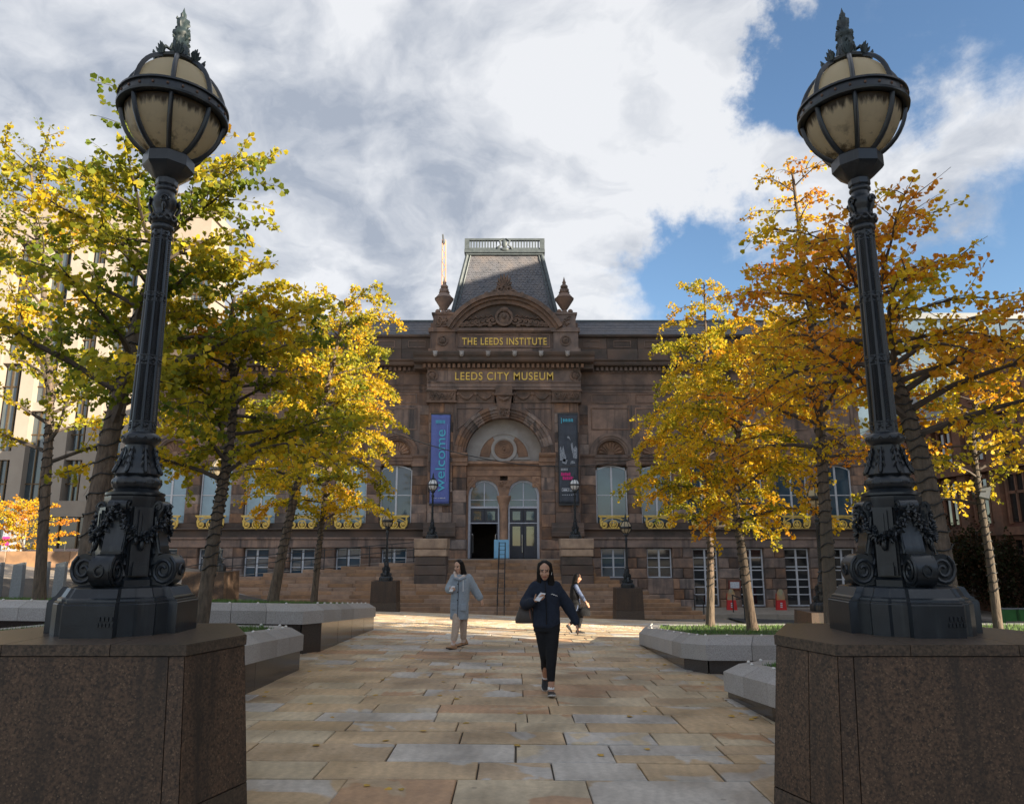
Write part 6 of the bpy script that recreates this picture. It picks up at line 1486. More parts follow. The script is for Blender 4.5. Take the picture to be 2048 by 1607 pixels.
def garment(name, mb, m_, par, vox=.011, it=3, wr=.006, seed=0):
    me = remesh(mb, vox, it)
    for v in me.vertices:      # folds
        n_ = v.normal; k = mnoise.noise(Vector((v.co.x*9+seed, v.co.y*9, v.co.z*6)))*wr+mnoise.noise(Vector((v.co.x*22, v.co.y*22+seed, v.co.z*15)))*wr*.45; v.co = v.co+n_*k
    me.materials.clear(); return mk(name, me, m_, par, 179)

def woman_navy():
    t = thing('person', 'woman in navy fleece and black trousers walking while looking at her phone', 'person', (.43, 8.92, g(.43, 8.92)))
    HC, HY, HT = Vector((-.045, -.10, 1.515)), R(-6), R(16)
    b = MB(); head(b, HC, HY, HT); limb(b, [(-.045, -.03, 1.30), (-.045, -.05, 1.43)], [.055, .052])
    torso(b, [(-.03, 0, .80, .15, .11), (-.03, 0, .95, .145, .10), (-.03, 0, 1.1, .13, .10), (-.035, 0, 1.22, .13, .10), (-.035, 0, 1.32, .10, .08), (-.04, 0, 1.36, .06, .055)])
    limb(b, [(-.15, 0, 1.28), (-.28, -.035, 1.10), (-.165, -.235, 1.165)], [.045, .043, .028]); limb(b, [(.08, 0, 1.28), (.24, .06, 1.08), (.355, .02, .865)], [.045, .043, .028])
    hand(b, (-.165, -.235, 1.165), (.6, -.62, .25), (-.35, -.25, -.9), .55); hand(b, (.355, .02, .865), (.25, -.05, -.95), (.75, -.2, .15), .35)
    limb(b, [(.055, 0, .84), (.03, -.10, .48), (.02, -.15, .07)], [.085, .058, .036]); limb(b, [(-.09, 0, .84), (-.045, .01, .47), (-.035, .27, .15)], [.085, .058, .036])
    me = remesh(b, .0078, 2, .4); me.materials.clear()
    for q in ('skin_warm', 'lip', 'eye_dark'): me.materials.append(M[q])
    face_paint(me, HC, HY, HT); mk('body', me, None, t, 179)
    j = MB(); torso(j, [(-.03, 0, .81, .168, .13), (-.03, 0, .84, .175, .135), (-.03, 0, .95, .176, .135), (-.03, 0, 1.1, .170, .13), (-.035, 0, 1.24, .182, .128), (-.035, 0, 1.33, .165, .105), (-.04, -.01, 1.385, .10, .085), (-.045, -.03, 1.41, .078, .078), (-.045, -.035, 1.455, .076, .076)])
    limb(j, [(-.168, 0, 1.31), (-.295, -.03, 1.10), (-.195, -.20, 1.145)], [.074, .078, .055]); limb(j, [(.098, 0, 1.31), (.25, .06, 1.08), (.345, .025, .885)], [.074, .080, .052]); limb(j, [(.335, .03, .90), (.35, .022, .875)], [.05, .05])
    ja = garment('jacket', j, M['navy'], t, .015, 2, .011, 3)
    z = MB(); z.tube([(-.045, -.118, 1.44), (-.04, -.136, 1.30), (-.03, -.142, 1.1), (-.03, -.146, .86)], .006, 6); z.build('zip', M['black_cloth'], ja, 60)
    lg = MB()
    for k in range(3): lg.tube([(.03+.03*k, -.142, 1.225-.008*k), (.05+.028*k, -.145, 1.232-.010*k), (.07+.02*k, -.142, 1.215-.008*k)], [.002, .004, .002], 5)
    lg.build('chest_emblem', M['white_plastic'], ja)
    tr_ = MB(); limb(tr_, [(.055, 0, .86), (.03, -.10, .48), (.02, -.135, .20)], [.100, .072, .050]); limb(tr_, [(-.09, 0, .86), (-.045, .01, .47), (-.035, .20, .25)], [.100, .072, .050]); torso(tr_, [(-.02, 0, .76, .17, .125), (-.02, 0, .9, .165, .12)])
    garment('trousers', tr_, M['black_cloth'], t, .015, 2, .006, 8)
    shoe('trainer', t, (.02, -.16, .0), R(4), M['trainer'], M['white_sole'], pitch=R(-14)); shoe('trainer', t, (-.035, .30, .08), R(-3), M['trainer'], M['white_sole'], pitch=R(32))
    for p, q in (((.02, -.145, .085), (.02, -.14, .115)), ((-.035, .262, .155), (-.036, .25, .185))): s = MB(); s.tube([p, q], .043, 10); s.build('sock', M['white_plastic'], t, 60)
    h = MB(); st = len(h.v); h.ell((0, .022, .042), (.079, .093, .088), 18, 12); rn = random.Random(1)
    for s in (-1, 1):
        for k in range(9):
            a = R(20+k*17); x0, y0 = s*.082*math.sin(a), .02+.09*-math.cos(a)*.75; h.tube([(s*.01, -.03+.03*k*.3, .128), (x0*.95, y0*.9, .085), (x0*1.08, y0+.01, .0), (x0*1.1, y0+.03, -.10), (x0*1.2+(.03 if s > 0 else .0), y0+.035, -.20-.02*k*.4), (x0*1.25+(.05 if s > 0 else .0), y0+.03, -.27-.012*k)], [.014, .018, .019, .019, .016, .006], 7)
    h.xf(Matrix.Translation(HC) @ Matrix.Rotation(HY, 4, 'Z') @ Matrix.Rotation(HT*.5, 4, 'X'), st)
    # keep the face clear
    hm = remesh(h, .011, 2); Mi = (Matrix.Translation(HC) @ Matrix.Rotation(HY, 4, 'Z') @ Matrix.Rotation(HT, 4, 'X')).inverted(); bm = bmesh.new(); bm.from_mesh(hm)
    kill = [f for f in bm.faces if (lambda q: q.y < -.035 and abs(q.x) < .056-.55*max(0, q.z-.03) and q.z < .052)(Mi @ f.calc_center_median())]; bmesh.ops.delete(bm, geom=kill, context='FACES'); bm.to_mesh(hm); bm.free(); hm.materials.clear(); mk('hair', hm, M['hair'], t, 179)
    ls = MB(); rn = random.Random(4)
    for k in range(46):
        sg = 1 if k % 3 else -1; a = rn.uniform(.5, 2.6); x0, y0 = sg*.088*math.sin(a), .02-.075*math.cos(a); dx = rn.uniform(-.01, .05)*(1 if sg > 0 else .3)
        ls.tube([(x0*.9, y0, .07), (x0*1.1, y0+.012, -.02), (x0*1.14+dx*.3, y0+.03, -.13), (x0*1.15+dx, y0+.035+rn.uniform(-.02, .02), -.24-rn.random()*.07), (x0*1.15+dx*1.7, y0+.03, -.30-rn.random()*.06)], [.006, .009, .008, .006, .002], 5)
    ls.xf(Matrix.Translation(HC) @ Matrix.Rotation(HY, 4, 'Z') @ Matrix.Rotation(HT*.5, 4, 'X')); ls.build('hair_strands', M['hair'], t, 60)['kind'] = 'stuff'
    e = MB(); ec = Matrix.Translation(HC) @ Matrix.Rotation(HY, 4, 'Z') @ Matrix.Rotation(HT, 4, 'X'); st = 0; e.ell((.086, -.005, -.018), (.009, .012, .012), 8, 6); e.tube([(.086, -.01, -.02), (.084, -.02, -.045)], .005, 6); e.xf(ec); e.build('earbud', M['white_plastic'], t, 60)
    KS = 0.925; t.scale = (KS,)*3; O = t.location
    ph = tag(MB().box(-.036, .036, -.075, .075, -.005, .005).build('phone', M['phone']), 'pale phone held in front by the woman in the navy fleece', 'phone'); ph.location = O+KS*Vector((-.115, -.315, 1.205)); ph.scale = (KS,)*3; ph.rotation_euler = (R(35), R(8), R(-35))
    bg = thing('handbag', 'dark brown shoulder bag hanging at the side of the woman in navy', 'bag', O+KS*Vector((-.285, .02, .86)), scale=KS)
    q = MB(); torso(q, [(0, 0, .0, .135, .06), (0, 0, .04, .14, .068), (0, 0, .12, .115, .06), (0, 0, .20, .085, .04), (0, 0, .215, .07, .02)]); q.build('bag_body', M['leather'], bg, 60)
    q = MB(); q.tube([(-.07, -.03, .19), (-.03, -.035, .34), (.09, -.02, .50), (.135, .0, .545), (.12, .05, .48), (.05, .06, .3), (-.03, .04, .19)], .011, 6); q.tube([(.06, -.05, .02), (.05, -.062, .12), (.04, -.03, .21)], .009, 5); q.tube([(.10, -.045, -.02), (.12, -.06, .1), (.07, -.03, .2)], .008, 5); q.build('strap', M['tan_strap'], bg, 60)
woman_navy()

def woman_coat():
    x, y = -1.0, 13.9
    t = thing('person', 'woman in pale blue wool coat and beige trousers walking left with a phone', 'person', (x, y, g(x, y)))
    HC, HY, HT = Vector((.005, -.05, 1.525)), R(-32), R(14)
    b = MB(); head(b, HC, HY, HT); limb(b, [(.03, .0, 1.30), (.02, -.015, 1.44)], [.055, .05])
    torso(b, [(.04, 0, .80, .15, .11), (.04, 0, 1.0, .135, .10), (.045, 0, 1.2, .155, .11), (.045, 0, 1.32, .14, .09), (.04, 0, 1.37, .07, .06)])
    limb(b, [(-.09, -.04, 1.31), (-.17, -.08, 1.10), (-.12, -.27, 1.09)], [.052, .04, .027]); limb(b, [(.20, .03, 1.31), (.32, .08, 1.08), (.435, .06, .915)], [.052, .04, .027])
    hand(b, (-.12, -.27, 1.09), (.45, -.8, .15), (-.5, -.2, -.8), .5); hand(b, (.435, .06, .915), (.35, 0, -.9), (.7, -.5, .3), .3)
    limb(b, [(-.03, 0, .84), (-.02, -.14, .46), (-.07, -.20, .08)], [.08, .055, .036]); limb(b, [(.12, 0, .84), (.11, .06, .46), (.10, .20, .08)], [.08, .055, .036])
    me = remesh(b, .0085, 2, .4); me.materials.clear()
    for q in ('skin_light', 'lip', 'eye_dark'): me.materials.append(M[q])
    face_paint(me, HC, HY, HT); mk('body', me, None, t, 179)
    c = MB(); torso(c, [(.025, 0, .53, .175, .16), (.025, 0, .58, .178, .162), (.03, 0, .8, .182, .155), (.04, 0, 1.0, .18, .145), (.045, 0, 1.18, .185, .14), (.05, 0, 1.29, .175, .118), (.045, 0, 1.345, .12, .09), (.035, -.01, 1.375, .09, .08)])
    limb(c, [(-.08, -.03, 1.30), (-.175, -.07, 1.10), (-.125, -.235, 1.095)], [.086, .082, .066]); limb(c, [(.19, .03, 1.30), (.32, .08, 1.08), (.415, .065, .935)], [.086, .086, .074])
    co = garment('coat', c, M['coat'], t, .015, 2, .008, 5)
    for s_, (px_, pz_) in enumerate(((.11, .80), (-.07, .82))): p = MB(); p.box(px_-.06, px_+.06, -.175, -.155, pz_-.10, pz_+.03); garment('pocket', p, M['coat'], co, .01, 2, .003)
    cl = MB(); cl.tube([(-.08, -.10, 1.31), (-.02, -.135, 1.30), (.03, -.14, 1.275)], [.02, .028, .022], 8); cl.tube([(.03, -.14, 1.275), (.085, -.13, 1.30), (.15, -.09, 1.32)], [.022, .028, .02], 8); cl.build('collar', M['coat'], co, 60)
    bt = MB()
    for z in (1.2, 1.05, .9): bt.ell((.0, -.152, z), (.012, .006, .012), 8, 5); bt.build('button', M['eye_dark'], co, 60); bt = MB()
    pl = MB(); pl.tube([(.015, -.145, 1.27), (.012, -.156, 1.0), (.005, -.166, .55)], .005, 5); pl.build('placket_seam', M['navy'], co, 60)
    hd = MB(); hd.tube([(-.055, -.07, 1.345), (-.065, .02, 1.40), (.0, .085, 1.42), (.09, .085, 1.41), (.13, .02, 1.385), (.10, -.07, 1.335), (.04, -.115, 1.295), (-.02, -.11, 1.30), (-.055, -.07, 1.345)], [.035, .042, .05, .05, .042, .035, .03, .03, .035], 10); ho = garment('hood', hd, M['cream_cloth'], t, .011, 3, .004)
    cd = MB(); cd.tube([(.10, -.10, 1.33), (.105, -.16, 1.22), (.105, -.163, 1.06)], .006, 6); cd.build('cord', M['white_plastic'], ho, 60)
    tr_ = MB(); limb(tr_, [(-.03, 0, .84), (-.02, -.13, .46), (-.055, -.17, .19)], [.10, .078, .062]); limb(tr_, [(.12, 0, .84), (.11, .06, .46), (.10, .16, .19)], [.10, .076, .062]); garment('trousers', tr_, M['beige'], t, .015, 2, .006, 2)
    shoe('ankle_boot', t, (-.085, -.23, .0), R(-40), M['tan'], M['sole'], pitch=R(-12), high=.03); shoe('ankle_boot', t, (.095, .215, .02), R(-62), M['tan'], M['sole'], pitch=R(10), high=.03)
    for p, q in (((-.072, -.195, .08), (-.06, -.18, .17)), ((.10, .195, .09), (.10, .17, .17))): s = MB(); s.tube([p, q], .044, 10); s.build('sock', M['cream_cloth'], t, 60)
    h = MB(); h.ell((0, .022, .042), (.082, .094, .090), 18, 12)
    for s in (-1, 1):
        for k in range(9):
            a = R(20+k*17); x0, y0 = s*.080*math.sin(a), .02-.068*math.cos(a); h.tube([(s*.01, -.03+.01*k, .126), (x0*.95, y0*.9, .082), (x0*1.1, y0+.015, .0), (x0*1.18, y0+.035, -.09), (x0*1.35+(.02 if s > 0 else 0), y0+.05, -.16)], [.015, .02, .021, .02, .010], 7)
    h.xf(Matrix.Translation(HC) @ Matrix.Rotation(HY, 4, 'Z') @ Matrix.Rotation(HT*.5, 4, 'X')); hm = remesh(h, .011, 2); Mi = (Matrix.Translation(HC) @ Matrix.Rotation(HY, 4, 'Z') @ Matrix.Rotation(HT, 4, 'X')).inverted(); bm = bmesh.new(); bm.from_mesh(hm)
    kill = [f for f in bm.faces if (lambda q: q.y < -.03 and abs(q.x) < .057-.55*max(0, q.z-.03) and q.z < .054)(Mi @ f.calc_center_median())]; bmesh.ops.delete(bm, geom=kill, context='FACES'); bm.to_mesh(hm); bm.free(); hm.materials.clear(); mk('hair', hm, M['hair'], t, 179)
    KS = 0.955; t.scale = (KS,)*3; O = t.location
    ph = tag(MB().box(-.036, .036, -.075, .075, -.005, .005).build('phone', M['phone']), 'white phone in the hand of the woman in the pale blue coat', 'phone'); ph.location = O+KS*Vector((-.09, -.355, 1.12)); ph.scale = (KS,)*3; ph.rotation_euler = (R(40), 0, R(-25))
woman_coat()

def woman_vest():
    x, y = 1.58, 18.3
    t = thing('person', 'woman in black gilet over blue shirt walking right in the sunlight', 'person', (x, y, g(x, y)))
    HC, HY, HT = Vector((.035, 0, 1.44)), R(82), R(12); k = .97
    b = MB(); head(b, HC, HY, HT, k); limb(b, [(-.01, 0, 1.22), (.015, 0, 1.36)], [.052, .048])
    torso(b, [(-.03, 0, .74, .11, .15), (-.03, 0, .95, .10, .135), (-.03, 0, 1.12, .11, .155), (-.03, 0, 1.24, .09, .14), (-.02, 0, 1.28, .06, .07)])
    limb(b, [(-.03, -.15, 1.23), (.08, -.19, 1.02), (.24, -.20, .80)], [.05, .038, .026]); limb(b, [(-.03, .15, 1.23), (-.10, .18, 1.0), (-.02, .2, .8)], [.05, .038, .026])
    hand(b, (.24, -.20, .80), (.55, 0, -.75), (.6, -.7, .2), .4); hand(b, (-.02, .2, .8), (.3, 0, -.9), (.2, .9, 0), .4)
    limb(b, [(-.03, -.07, .78), (.09, -.07, .44), (.02, -.07, .07)], [.08, .054, .034]); limb(b, [(-.03, .07, .78), (.06, .07, .45), (-.22, .07, .20)], [.08, .054, .034])
    me = remesh(b, .009, 2, .4); me.materials.clear()
    for q in ('skin_warm', 'lip', 'eye_dark'): me.materials.append(M[q])
    face_paint(me, HC, HY, HT, k); mk('body', me, None, t, 179)
    s = MB(); limb(s, [(-.03, -.15, 1.22), (.08, -.19, 1.02), (.19, -.20, .86)], [.066, .058, .044]); limb(s, [(-.03, .15, 1.22), (-.10, .18, 1.0), (-.045, .195, .85)], [.066, .056, .044]); torso(s, [(-.03, 0, .58, .125, .165), (-.03, 0, .72, .125, .165), (-.03, 0, .9, .115, .15)]); garment('shirt', s, M['denim'], t, .015, 2, .005, 1)
    v = MB(); torso(v, [(-.055, 0, .60, .12, .175), (-.055, 0, .8, .13, .18), (-.05, 0, 1.0, .135, .18), (-.045, 0, 1.16, .13, .185), (-.04, 0, 1.25, .105, .165), (-.02, 0, 1.30, .07, .085), (-.01, 0, 1.33, .06, .07)]); garment('gilet', v, M['black_cloth'], t, .015, 2, .010, 6)
    tr_ = MB(); limb(tr_, [(-.03, -.07, .80), (.09, -.07, .44), (.035, -.07, .16)], [.098, .072, .05]); limb(tr_, [(-.03, .07, .80), (.06, .07, .45), (-.16, .07, .245)], [.098, .072, .05]); garment('trousers', tr_, M['black_cloth'], t, .015, 2, .005, 2)
    shoe('flat_shoe', t, (.05, -.07, .0), R(90), M['trainer'], M['sole']); shoe('flat_shoe', t, (-.24, .07, .10), R(90), M['trainer'], M['sole'], pitch=R(50))
    h = MB(); h.ell((0, .022, .042), (.082, .094, .090), 18, 12)
    for s_ in (-1, 1):
        for q in range(8):
            a = R(60+q*15); x0, y0 = s_*.080*math.sin(a), .02-.068*math.cos(a); h.tube([(s_*.01, .0, .126), (x0*.95, y0*.9, .082), (x0*1.08, y0+.02, .0), (x0*1.1, y0+.05, -.10), (x0*1.1, y0+.06, -.24), (x0, y0+.05, -.34)], [.02, .026, .028, .027, .022, .008], 7)
    h.xf(Matrix.Translation(HC) @ Matrix.Rotation(HY, 4, 'Z')); hm = remesh(h, .01, 2); Mi = (Matrix.Translation(HC) @ Matrix.Rotation(HY, 4, 'Z') @ Matrix.Rotation(HT, 4, 'X')).inverted(); bm = bmesh.new(); bm.from_mesh(hm)
    kill = [f for f in bm.faces if (lambda q: q.y < -.03 and abs(q.x) < .06 and q.z < .054)(Mi @ f.calc_center_median())]; bmesh.ops.delete(bm, geom=kill, context='FACES'); bm.to_mesh(hm); bm.free(); hm.materials.clear(); mk('hair', hm, M['hair'], t, 179)
    KS = 0.9; t.scale = (KS,)*3; O = t.location; bg = thing('handbag', 'dark grey soft bag carried by the woman in the black gilet', 'bag', O+KS*Vector((.20, -.22, .46)), scale=KS)
    q = MB(); torso(q, [(0, 0, .0, .13, .05), (0, 0, .05, .15, .065), (0, 0, .15, .13, .055), (0, 0, .22, .09, .03)]); q.build('bag_body', M['black_cloth'], bg, 60); q = MB(); q.tube([(-.07, 0, .21), (-.03, .0, .32), (.05, .01, .33), (.08, 0, .21)], .009, 6); q.build('strap', M['leather'], bg, 60)
woman_vest()
# ---------------------------------------------------------------- banners, signs, cable, street furniture, litter
M['banner_blue'] = mat('blue_banner_fabric', (.115, .155, .43), (.10, .135, .38), 3, .6); M['banner_dark'] = mat('dark_banner_print', (.055, .065, .085), (.035, .042, .055), 2.5, .6)
M['bollard'] = mat('bollard_granite', (.26, .28, .29), (.20, .215, .225), 30, .6)
M['turquoise'] = mat('turquoise_print', (.09, .50, .66), (.08, .45, .60), 4, .6); M['magenta'] = mat('magenta_print', (.62, .02, .20), (.55, .02, .18), 4, .6); M['print_white'] = mat('white_print', (.66, .68, .72), (.45, .48, .53), 14, .6); M['lilac'] = mat('lilac_print', (.20, .24, .62), (.18, .21, .55), 4, .6)
M['print_grey'] = mat('grey_print', (.40, .43, .48), (.10, .115, .14), 16, .6, detail=5)
def banner(x, label, m_, group=None):
    w, z0, z1, yf = .62, 4.02, 9.42, 43.83
    t = thing('banner', label, 'banner', (x, yf, z0)); H = z1-z0; b = MB(); nx, nz = 10, 26; r = random.Random(int(x*10))
    vs = []
    for j in range(nz+1):
        for i in range(nx+1):
            u, v = i/nx*2-1, j/nz; y = -.02+.018*math.sin(u*5+v*2.)*(1-v*.4)+.012*math.sin(u*9-v*5); vs.append((u*w*.94*(1-.03*math.sin(v*3.1)), y, v*H))
    b.add(vs, [(j*(nx+1)+i, j*(nx+1)+i+1, (j+1)*(nx+1)+i+1, (j+1)*(nx+1)+i) for j in range(nz) for i in range(nx)]); cl = b.build('fabric', M[m_], t, 60)
    sd = cl.modifiers.new('thickness', 'SOLIDIFY'); sd.thickness = .006
    for z in (-.10, H): q = MB(); q.box(-w, w, -.03, .12, z, z+.10); q.build('bracket_bar', M['black_iron'], t)
    bk = MB(); bk.box(-w*.98, w*.98, .07, .11, -.05, H+.05); bk.build('backing_frame', M['black_iron'], t)
    return t, cl
def text_mesh(txt, h, ext=.002):
    cu = bpy.data.curves.new('t', 'FONT'); cu.body = txt; cu.extrude = ext; cu.size = h; ob = bpy.data.objects.new('tmp_text', cu); COL.objects.link(ob); dg = bpy.context.evaluated_depsgraph_get(); me = bpy.data.meshes.new_from_object(ob.evaluated_get(dg)); bpy.data.objects.remove(ob); me.materials.clear(); return me
t, cl = banner(-4.36, 'blue fabric banner with turquoise welcome lettering left of the museum doors', 'banner_blue')
me = text_mesh('welcome', .98)
xs = [v.co.x for v in me.vertices]; L_ = max(xs)-min(xs); x0 = min(xs)
for v in me.vertices: a, b_, c = v.co; v.co = (.30-b_*.86, -.062-c, .72+(a-x0)/L_*3.75)
mk('welcome_lettering', me, M['turquoise'], cl)
q = MB(); r = random.Random(3)
for k in range(7): q.box(-.30+k*.085, -.30+k*.085+.05, -.066, -.062, 4.86, 5.06)
q.build('small_print', M['turquoise'], cl)['kind'] = 'stuff'
q = MB()
for k in range(9): w_ = r.uniform(.02, .07); q.box(-.42+k*.09, -.42+k*.09+w_, -.066, -.062, .30, .34+r.uniform(0, .03))
q.build('small_print', M['print_white'], cl)['kind'] = 'stuff'
q = MB(); q.add([(.40, -.058, 4.8), (.45, -.058, 4.8), (.36, -.058, 1.3), (.31, -.058, 1.3)], [(0, 1, 2, 3)]); q.build('light_stripe', M['lilac'], cl)
t, cl = banner(3.42, 'dark photographic banner with magenta lettering right of the museum doors', 'banner_dark')
q = MB()
for k in range(11): q.box(-.30+k*.058, -.30+k*.058+(.030 if k % 3 else .045), -.066, -.062, 4.95+.02*(k % 2), 5.16-.02*(k % 3)); 
q.box(-.42, -.38, -.066, -.062, 4.86, 5.2); q.build('heading_print', M['turquoise'], cl)['kind'] = 'stuff'
for pts in ([(-.50, 2.6), (-.20, 2.5), (-.12, 2.75), (-.22, 3.05), (-.30, 3.5), (-.38, 3.2), (-.46, 3.45), (-.52, 3.3)], [(.52, 2.7), (.30, 2.72), (.26, 3.0), (.18, 3.3), (.16, 3.62), (.26, 3.66), (.32, 3.3), (.46, 3.5), (.54, 3.3)], [(-.42, 2.45), (-.14, 2.35), (-.04, 2.62), (-.30, 2.7)], [(.10, 2.36), (.40, 2.42), (.34, 2.58), (.14, 2.55)], [(-.08, 3.98), (.06, 3.92), (.16, 3.78), (.10, 3.98), (.0, 4.10)]):
    q = MB(); n = len(pts); q.plate(pts, -.066, -.062); q.build('photo_highlight', M['print_grey'], cl)
for z0, z1, xa, xb in ((1.66, 1.86, -.46, .12), (1.42, 1.62, -.36, .28)):
    q = MB(); x = xa; k = 0
    while x < xb: w_ = .10; q.box(x, min(x+w_, xb), -.066, -.062, z0, z1-.03*(k % 2)); x += .116; k += 1
    q.build('magenta_lettering', M['magenta'], cl)['kind'] = 'stuff'
q = MB()
for z in (2.06, 1.98): 
    for k in range(5): q.box(-.46+k*.085, -.46+k*.085+.06, -.066, -.062, z, z+.045)
for k in range(6): q.box(-.40+k*.13, -.40+k*.13+.07, -.066, -.062, .50, .54)
q.build('small_print', M['print_white'], cl)['kind'] = 'stuff'
for xa, xb in ((-.42, -.02), (.05, .36)):
    q = MB(); z0, z1 = .72, .90
    q.box(xa, xb, -.066, -.062, z0, z0+.025); q.box(xa, xb, -.066, -.062, z1, z1+.025); q.box(xa, xa+.025, -.066, -.062, z0+.025, z1); q.box(xb-.025, xb, -.066, -.062, z0+.025, z1); q.box(xa+.08, xb-.08, -.066, -.062, z0+.06, z1-.04); q.build('logo_box', M['print_white'], cl)

# cable slung between the two rows of trees
A, B = tp(640, 800, 14.6), tp(1412, 868, 15.6); pts = []
for i in range(33):
    u = i/32; p = A.lerp(B, u); p.z -= .98*4*u*(1-u)*(1+.25*(u-.5)); pts.append(p)
cb = MB(); cb.tube(pts, .0105, 6); tag(cb.build('overhead_cable', M['black_iron'], None, 60), 'thin black cable sagging between the trees in front of the museum', 'cable')
# floodlights on the trees
def flood(p, yaw, label):
    t = thing('floodlight', label, 'floodlight', p, yaw); b = MB(); b.box(-.09, .09, -.10, .12, -.16, .16, .02, .02); b.build('housing', M['bollard'] if p[0] > 0 else M['white_plastic'], t); b = MB(); b.box(-.075, .075, -.108, -.10, -.14, .14); b.build('glass', M['glass_dark'], t); b = MB(); b.tube([(-.12, 0, 0), (-.12, .16, -.05), (-.05, .3, -.1), (.12, .16, -.05), (.12, 0, 0)], .014, 6); b.tube([(-.2, .25, -.14), (.2, .25, -.14)], .03, 6); b.build('bracket', M['black_iron'], t)
    t.rotation_euler = (R(18), R(14), yaw); t.scale = (.62,)*3 if p[0] > 0 else (.8,)*3
flood(tuple(tp(604, 884, 14.25)), R(25), 'pale floodlight strapped among the leaves of the leaning golden ginkgo'); flood(tuple(tp(1972, 985, 11.6)), R(60), 'floodlight clamped to the thin tree at the right edge')
# sign board before the doors
s = thing('sign_board', 'light blue sign board standing between the museum doors', 'sign', (-.62, 43.75, .78)); b = MB(); b.box(-.44, .44, -.03, .03, .05, 1.12); b.build('panel', mat('pale_blue_board', (.24, .50, .70), (.20, .45, .66), 3, .5), s); b = MB(); b.box(-.46, -.40, -.2, .2, 0, .05); b.box(.40, .46, -.2, .2, 0, .05); b.build('feet', M['black_iron'], s)['kind'] = 'stuff'
M['red_board'] = mat('red_board', (.62, .03, .03), (.5, .02, .02), 3, .5); M['poster_mix'] = mat('poster_colours', (.45, .35, .12), (.14, .30, .34), 6, .55, c3=(.5, .2, .06), s3=3., w3=.5)
for x, lab in ((12.45, 'red pavement sign by the left of the basement glass doors'), (15.25, 'red pavement sign by the right of the basement glass doors')):
    s = thing('pavement_sign', lab, 'sign', (x, 42.6, -2.02), group='red pavement signs'); b = MB(); b.plate([(-.30, 0), (.30, 0), (.24, .55), (-.24, .55)], -.12, -.06); b.build('red_panel', M['red_board'], s); b = MB(); b.plate([(-.24, .552), (.24, .552), (.20, .95), (.08, 1.15), (-.08, 1.15), (-.20, .95)], -.10, -.05); b.build('picture_panel', M['poster_mix'], s); b = MB(); b.plate([(-.26, 0), (.26, 0), (.2, .9), (-.2, .9)], .10, .13); b.build('rear_panel', M['red_board'], s)
    b = MB()
    for k in range(3): b.box(-.06, .06, -.126, -.12, .14+.1*k, .20+.1*k)
    b.build('small_print', M['print_white'], s)['kind'] = 'stuff'
s = thing('notice_board', 'small red framed notice board on the basement wall', 'notice board', (13.28, 44.56, -.75)); b = MB(); b.box(-.36, .36, -.04, .05, -.27, .27); b.build('frame', mat('red_frame', (.22, .06, .04), (.18, .05, .035), 4, .6), s); b = MB(); b.box(-.27, .27, -.05, -.035, -.18, .18); b.build('paper', M['print_white'], s)
# left distance: bollards, poster kiosk, railing, low wall
def bollard(px, lab, Y=20.2):
    x = (px-1024)/1450*19.9; zb = g(x, Y); h = 1.13-zb+(.02 if px > 90 else 0)
    t = thing('bollard', lab, 'bollard', (x, Y, zb), .25, group='granite bollards beyond the left planter'); b = MB(); b.prism([(-.13, -.13), (.13, -.13), (.13, .13), (-.13, .13)], 0, h-.10, .9); b.build('shaft', M['bollard'], t); b = MB(); b.add([(-.117, -.117, h-.10), (.117, -.117, h-.10), (.117, .117, h-.10), (-.117, .117, h-.10), (-.117, -.117, h-.08), (.117, -.117, h-.02), (.117, .117, h-.02), (-.117, .117, h-.08)], [(3,2,1,0), (4,5,6,7), (0,1,5,4), (1,2,6,5), (2,3,7,6), (3,0,4,7)]); b.build('cap', M['bollard'], t)
for px, lab in ((6, 'granite bollard at the very left edge of the picture'), (49, 'second granite bollard from the left edge'), (98, 'third granite bollard from the left edge, beside the slim trunk'), (132, 'granite bollard closest to the left foreground lamp')): bollard(px, lab)
x, y = -25.7, 38.; z = g(x, y)
t = thing('poster_kiosk', 'grey poster kiosk with a green pyramid roof at the far left', 'kiosk', (x, y, z)); b = MB(); b.lathe([(.62, 0), (.62, .35), (.58, .38), (.58, 2.35), (.66, 2.4), (.66, 2.5)], 6, a0=.2); b.build('body', M['bollard'], t); b = MB(); b.lathe([(.9, 2.5), (.86, 2.58), (.02, 3.35)], 6, a0=.2); b.build('roof', mat('green_roof', (.10, .17, .16), (.08, .14, .13), 4, .6), t)
b = MB(); st = 0; b.box(-.28, .28, -.56, -.54, .55, 2.25); b.xf(Matrix.Rotation(.25, 4, 'Z')); b.build('poster', M['print_grey'], t); b = MB(); b.box(-.26, .05, -.575, -.56, .95, 1.4); b.xf(Matrix.Rotation(.25, 4, 'Z')); b.build('poster_block', M['magenta'], t)
x0, y = -31., 41.; t = thing('railing', 'low dark metal railing before the cream office block', 'railing', (-26, y, g(-25, 37)))
for k in range(10): b = MB(); b.tube([(-4.5+k*.95, 0, 0), (-4.5+k*.95, 0, 1.15)], .035, 6); b.build('post', M['black_iron'], t, 40)
b = MB(); b.tube([(-4.5, 0, .62), (4.1, 0, .62)], .05, 6); b.build('rail', M['black_iron'], t, 40)
t = thing('low_wall', 'low brown stone wall across the left distance', 'wall', (-20, 30., g(-20, 30)))
for k in range(9): b = MB(); b.cbox(-7+k*1.3, -5.71+k*1.3, 0, .4, -.2, .45, .02); b.build('wall_block', M['step'], t)
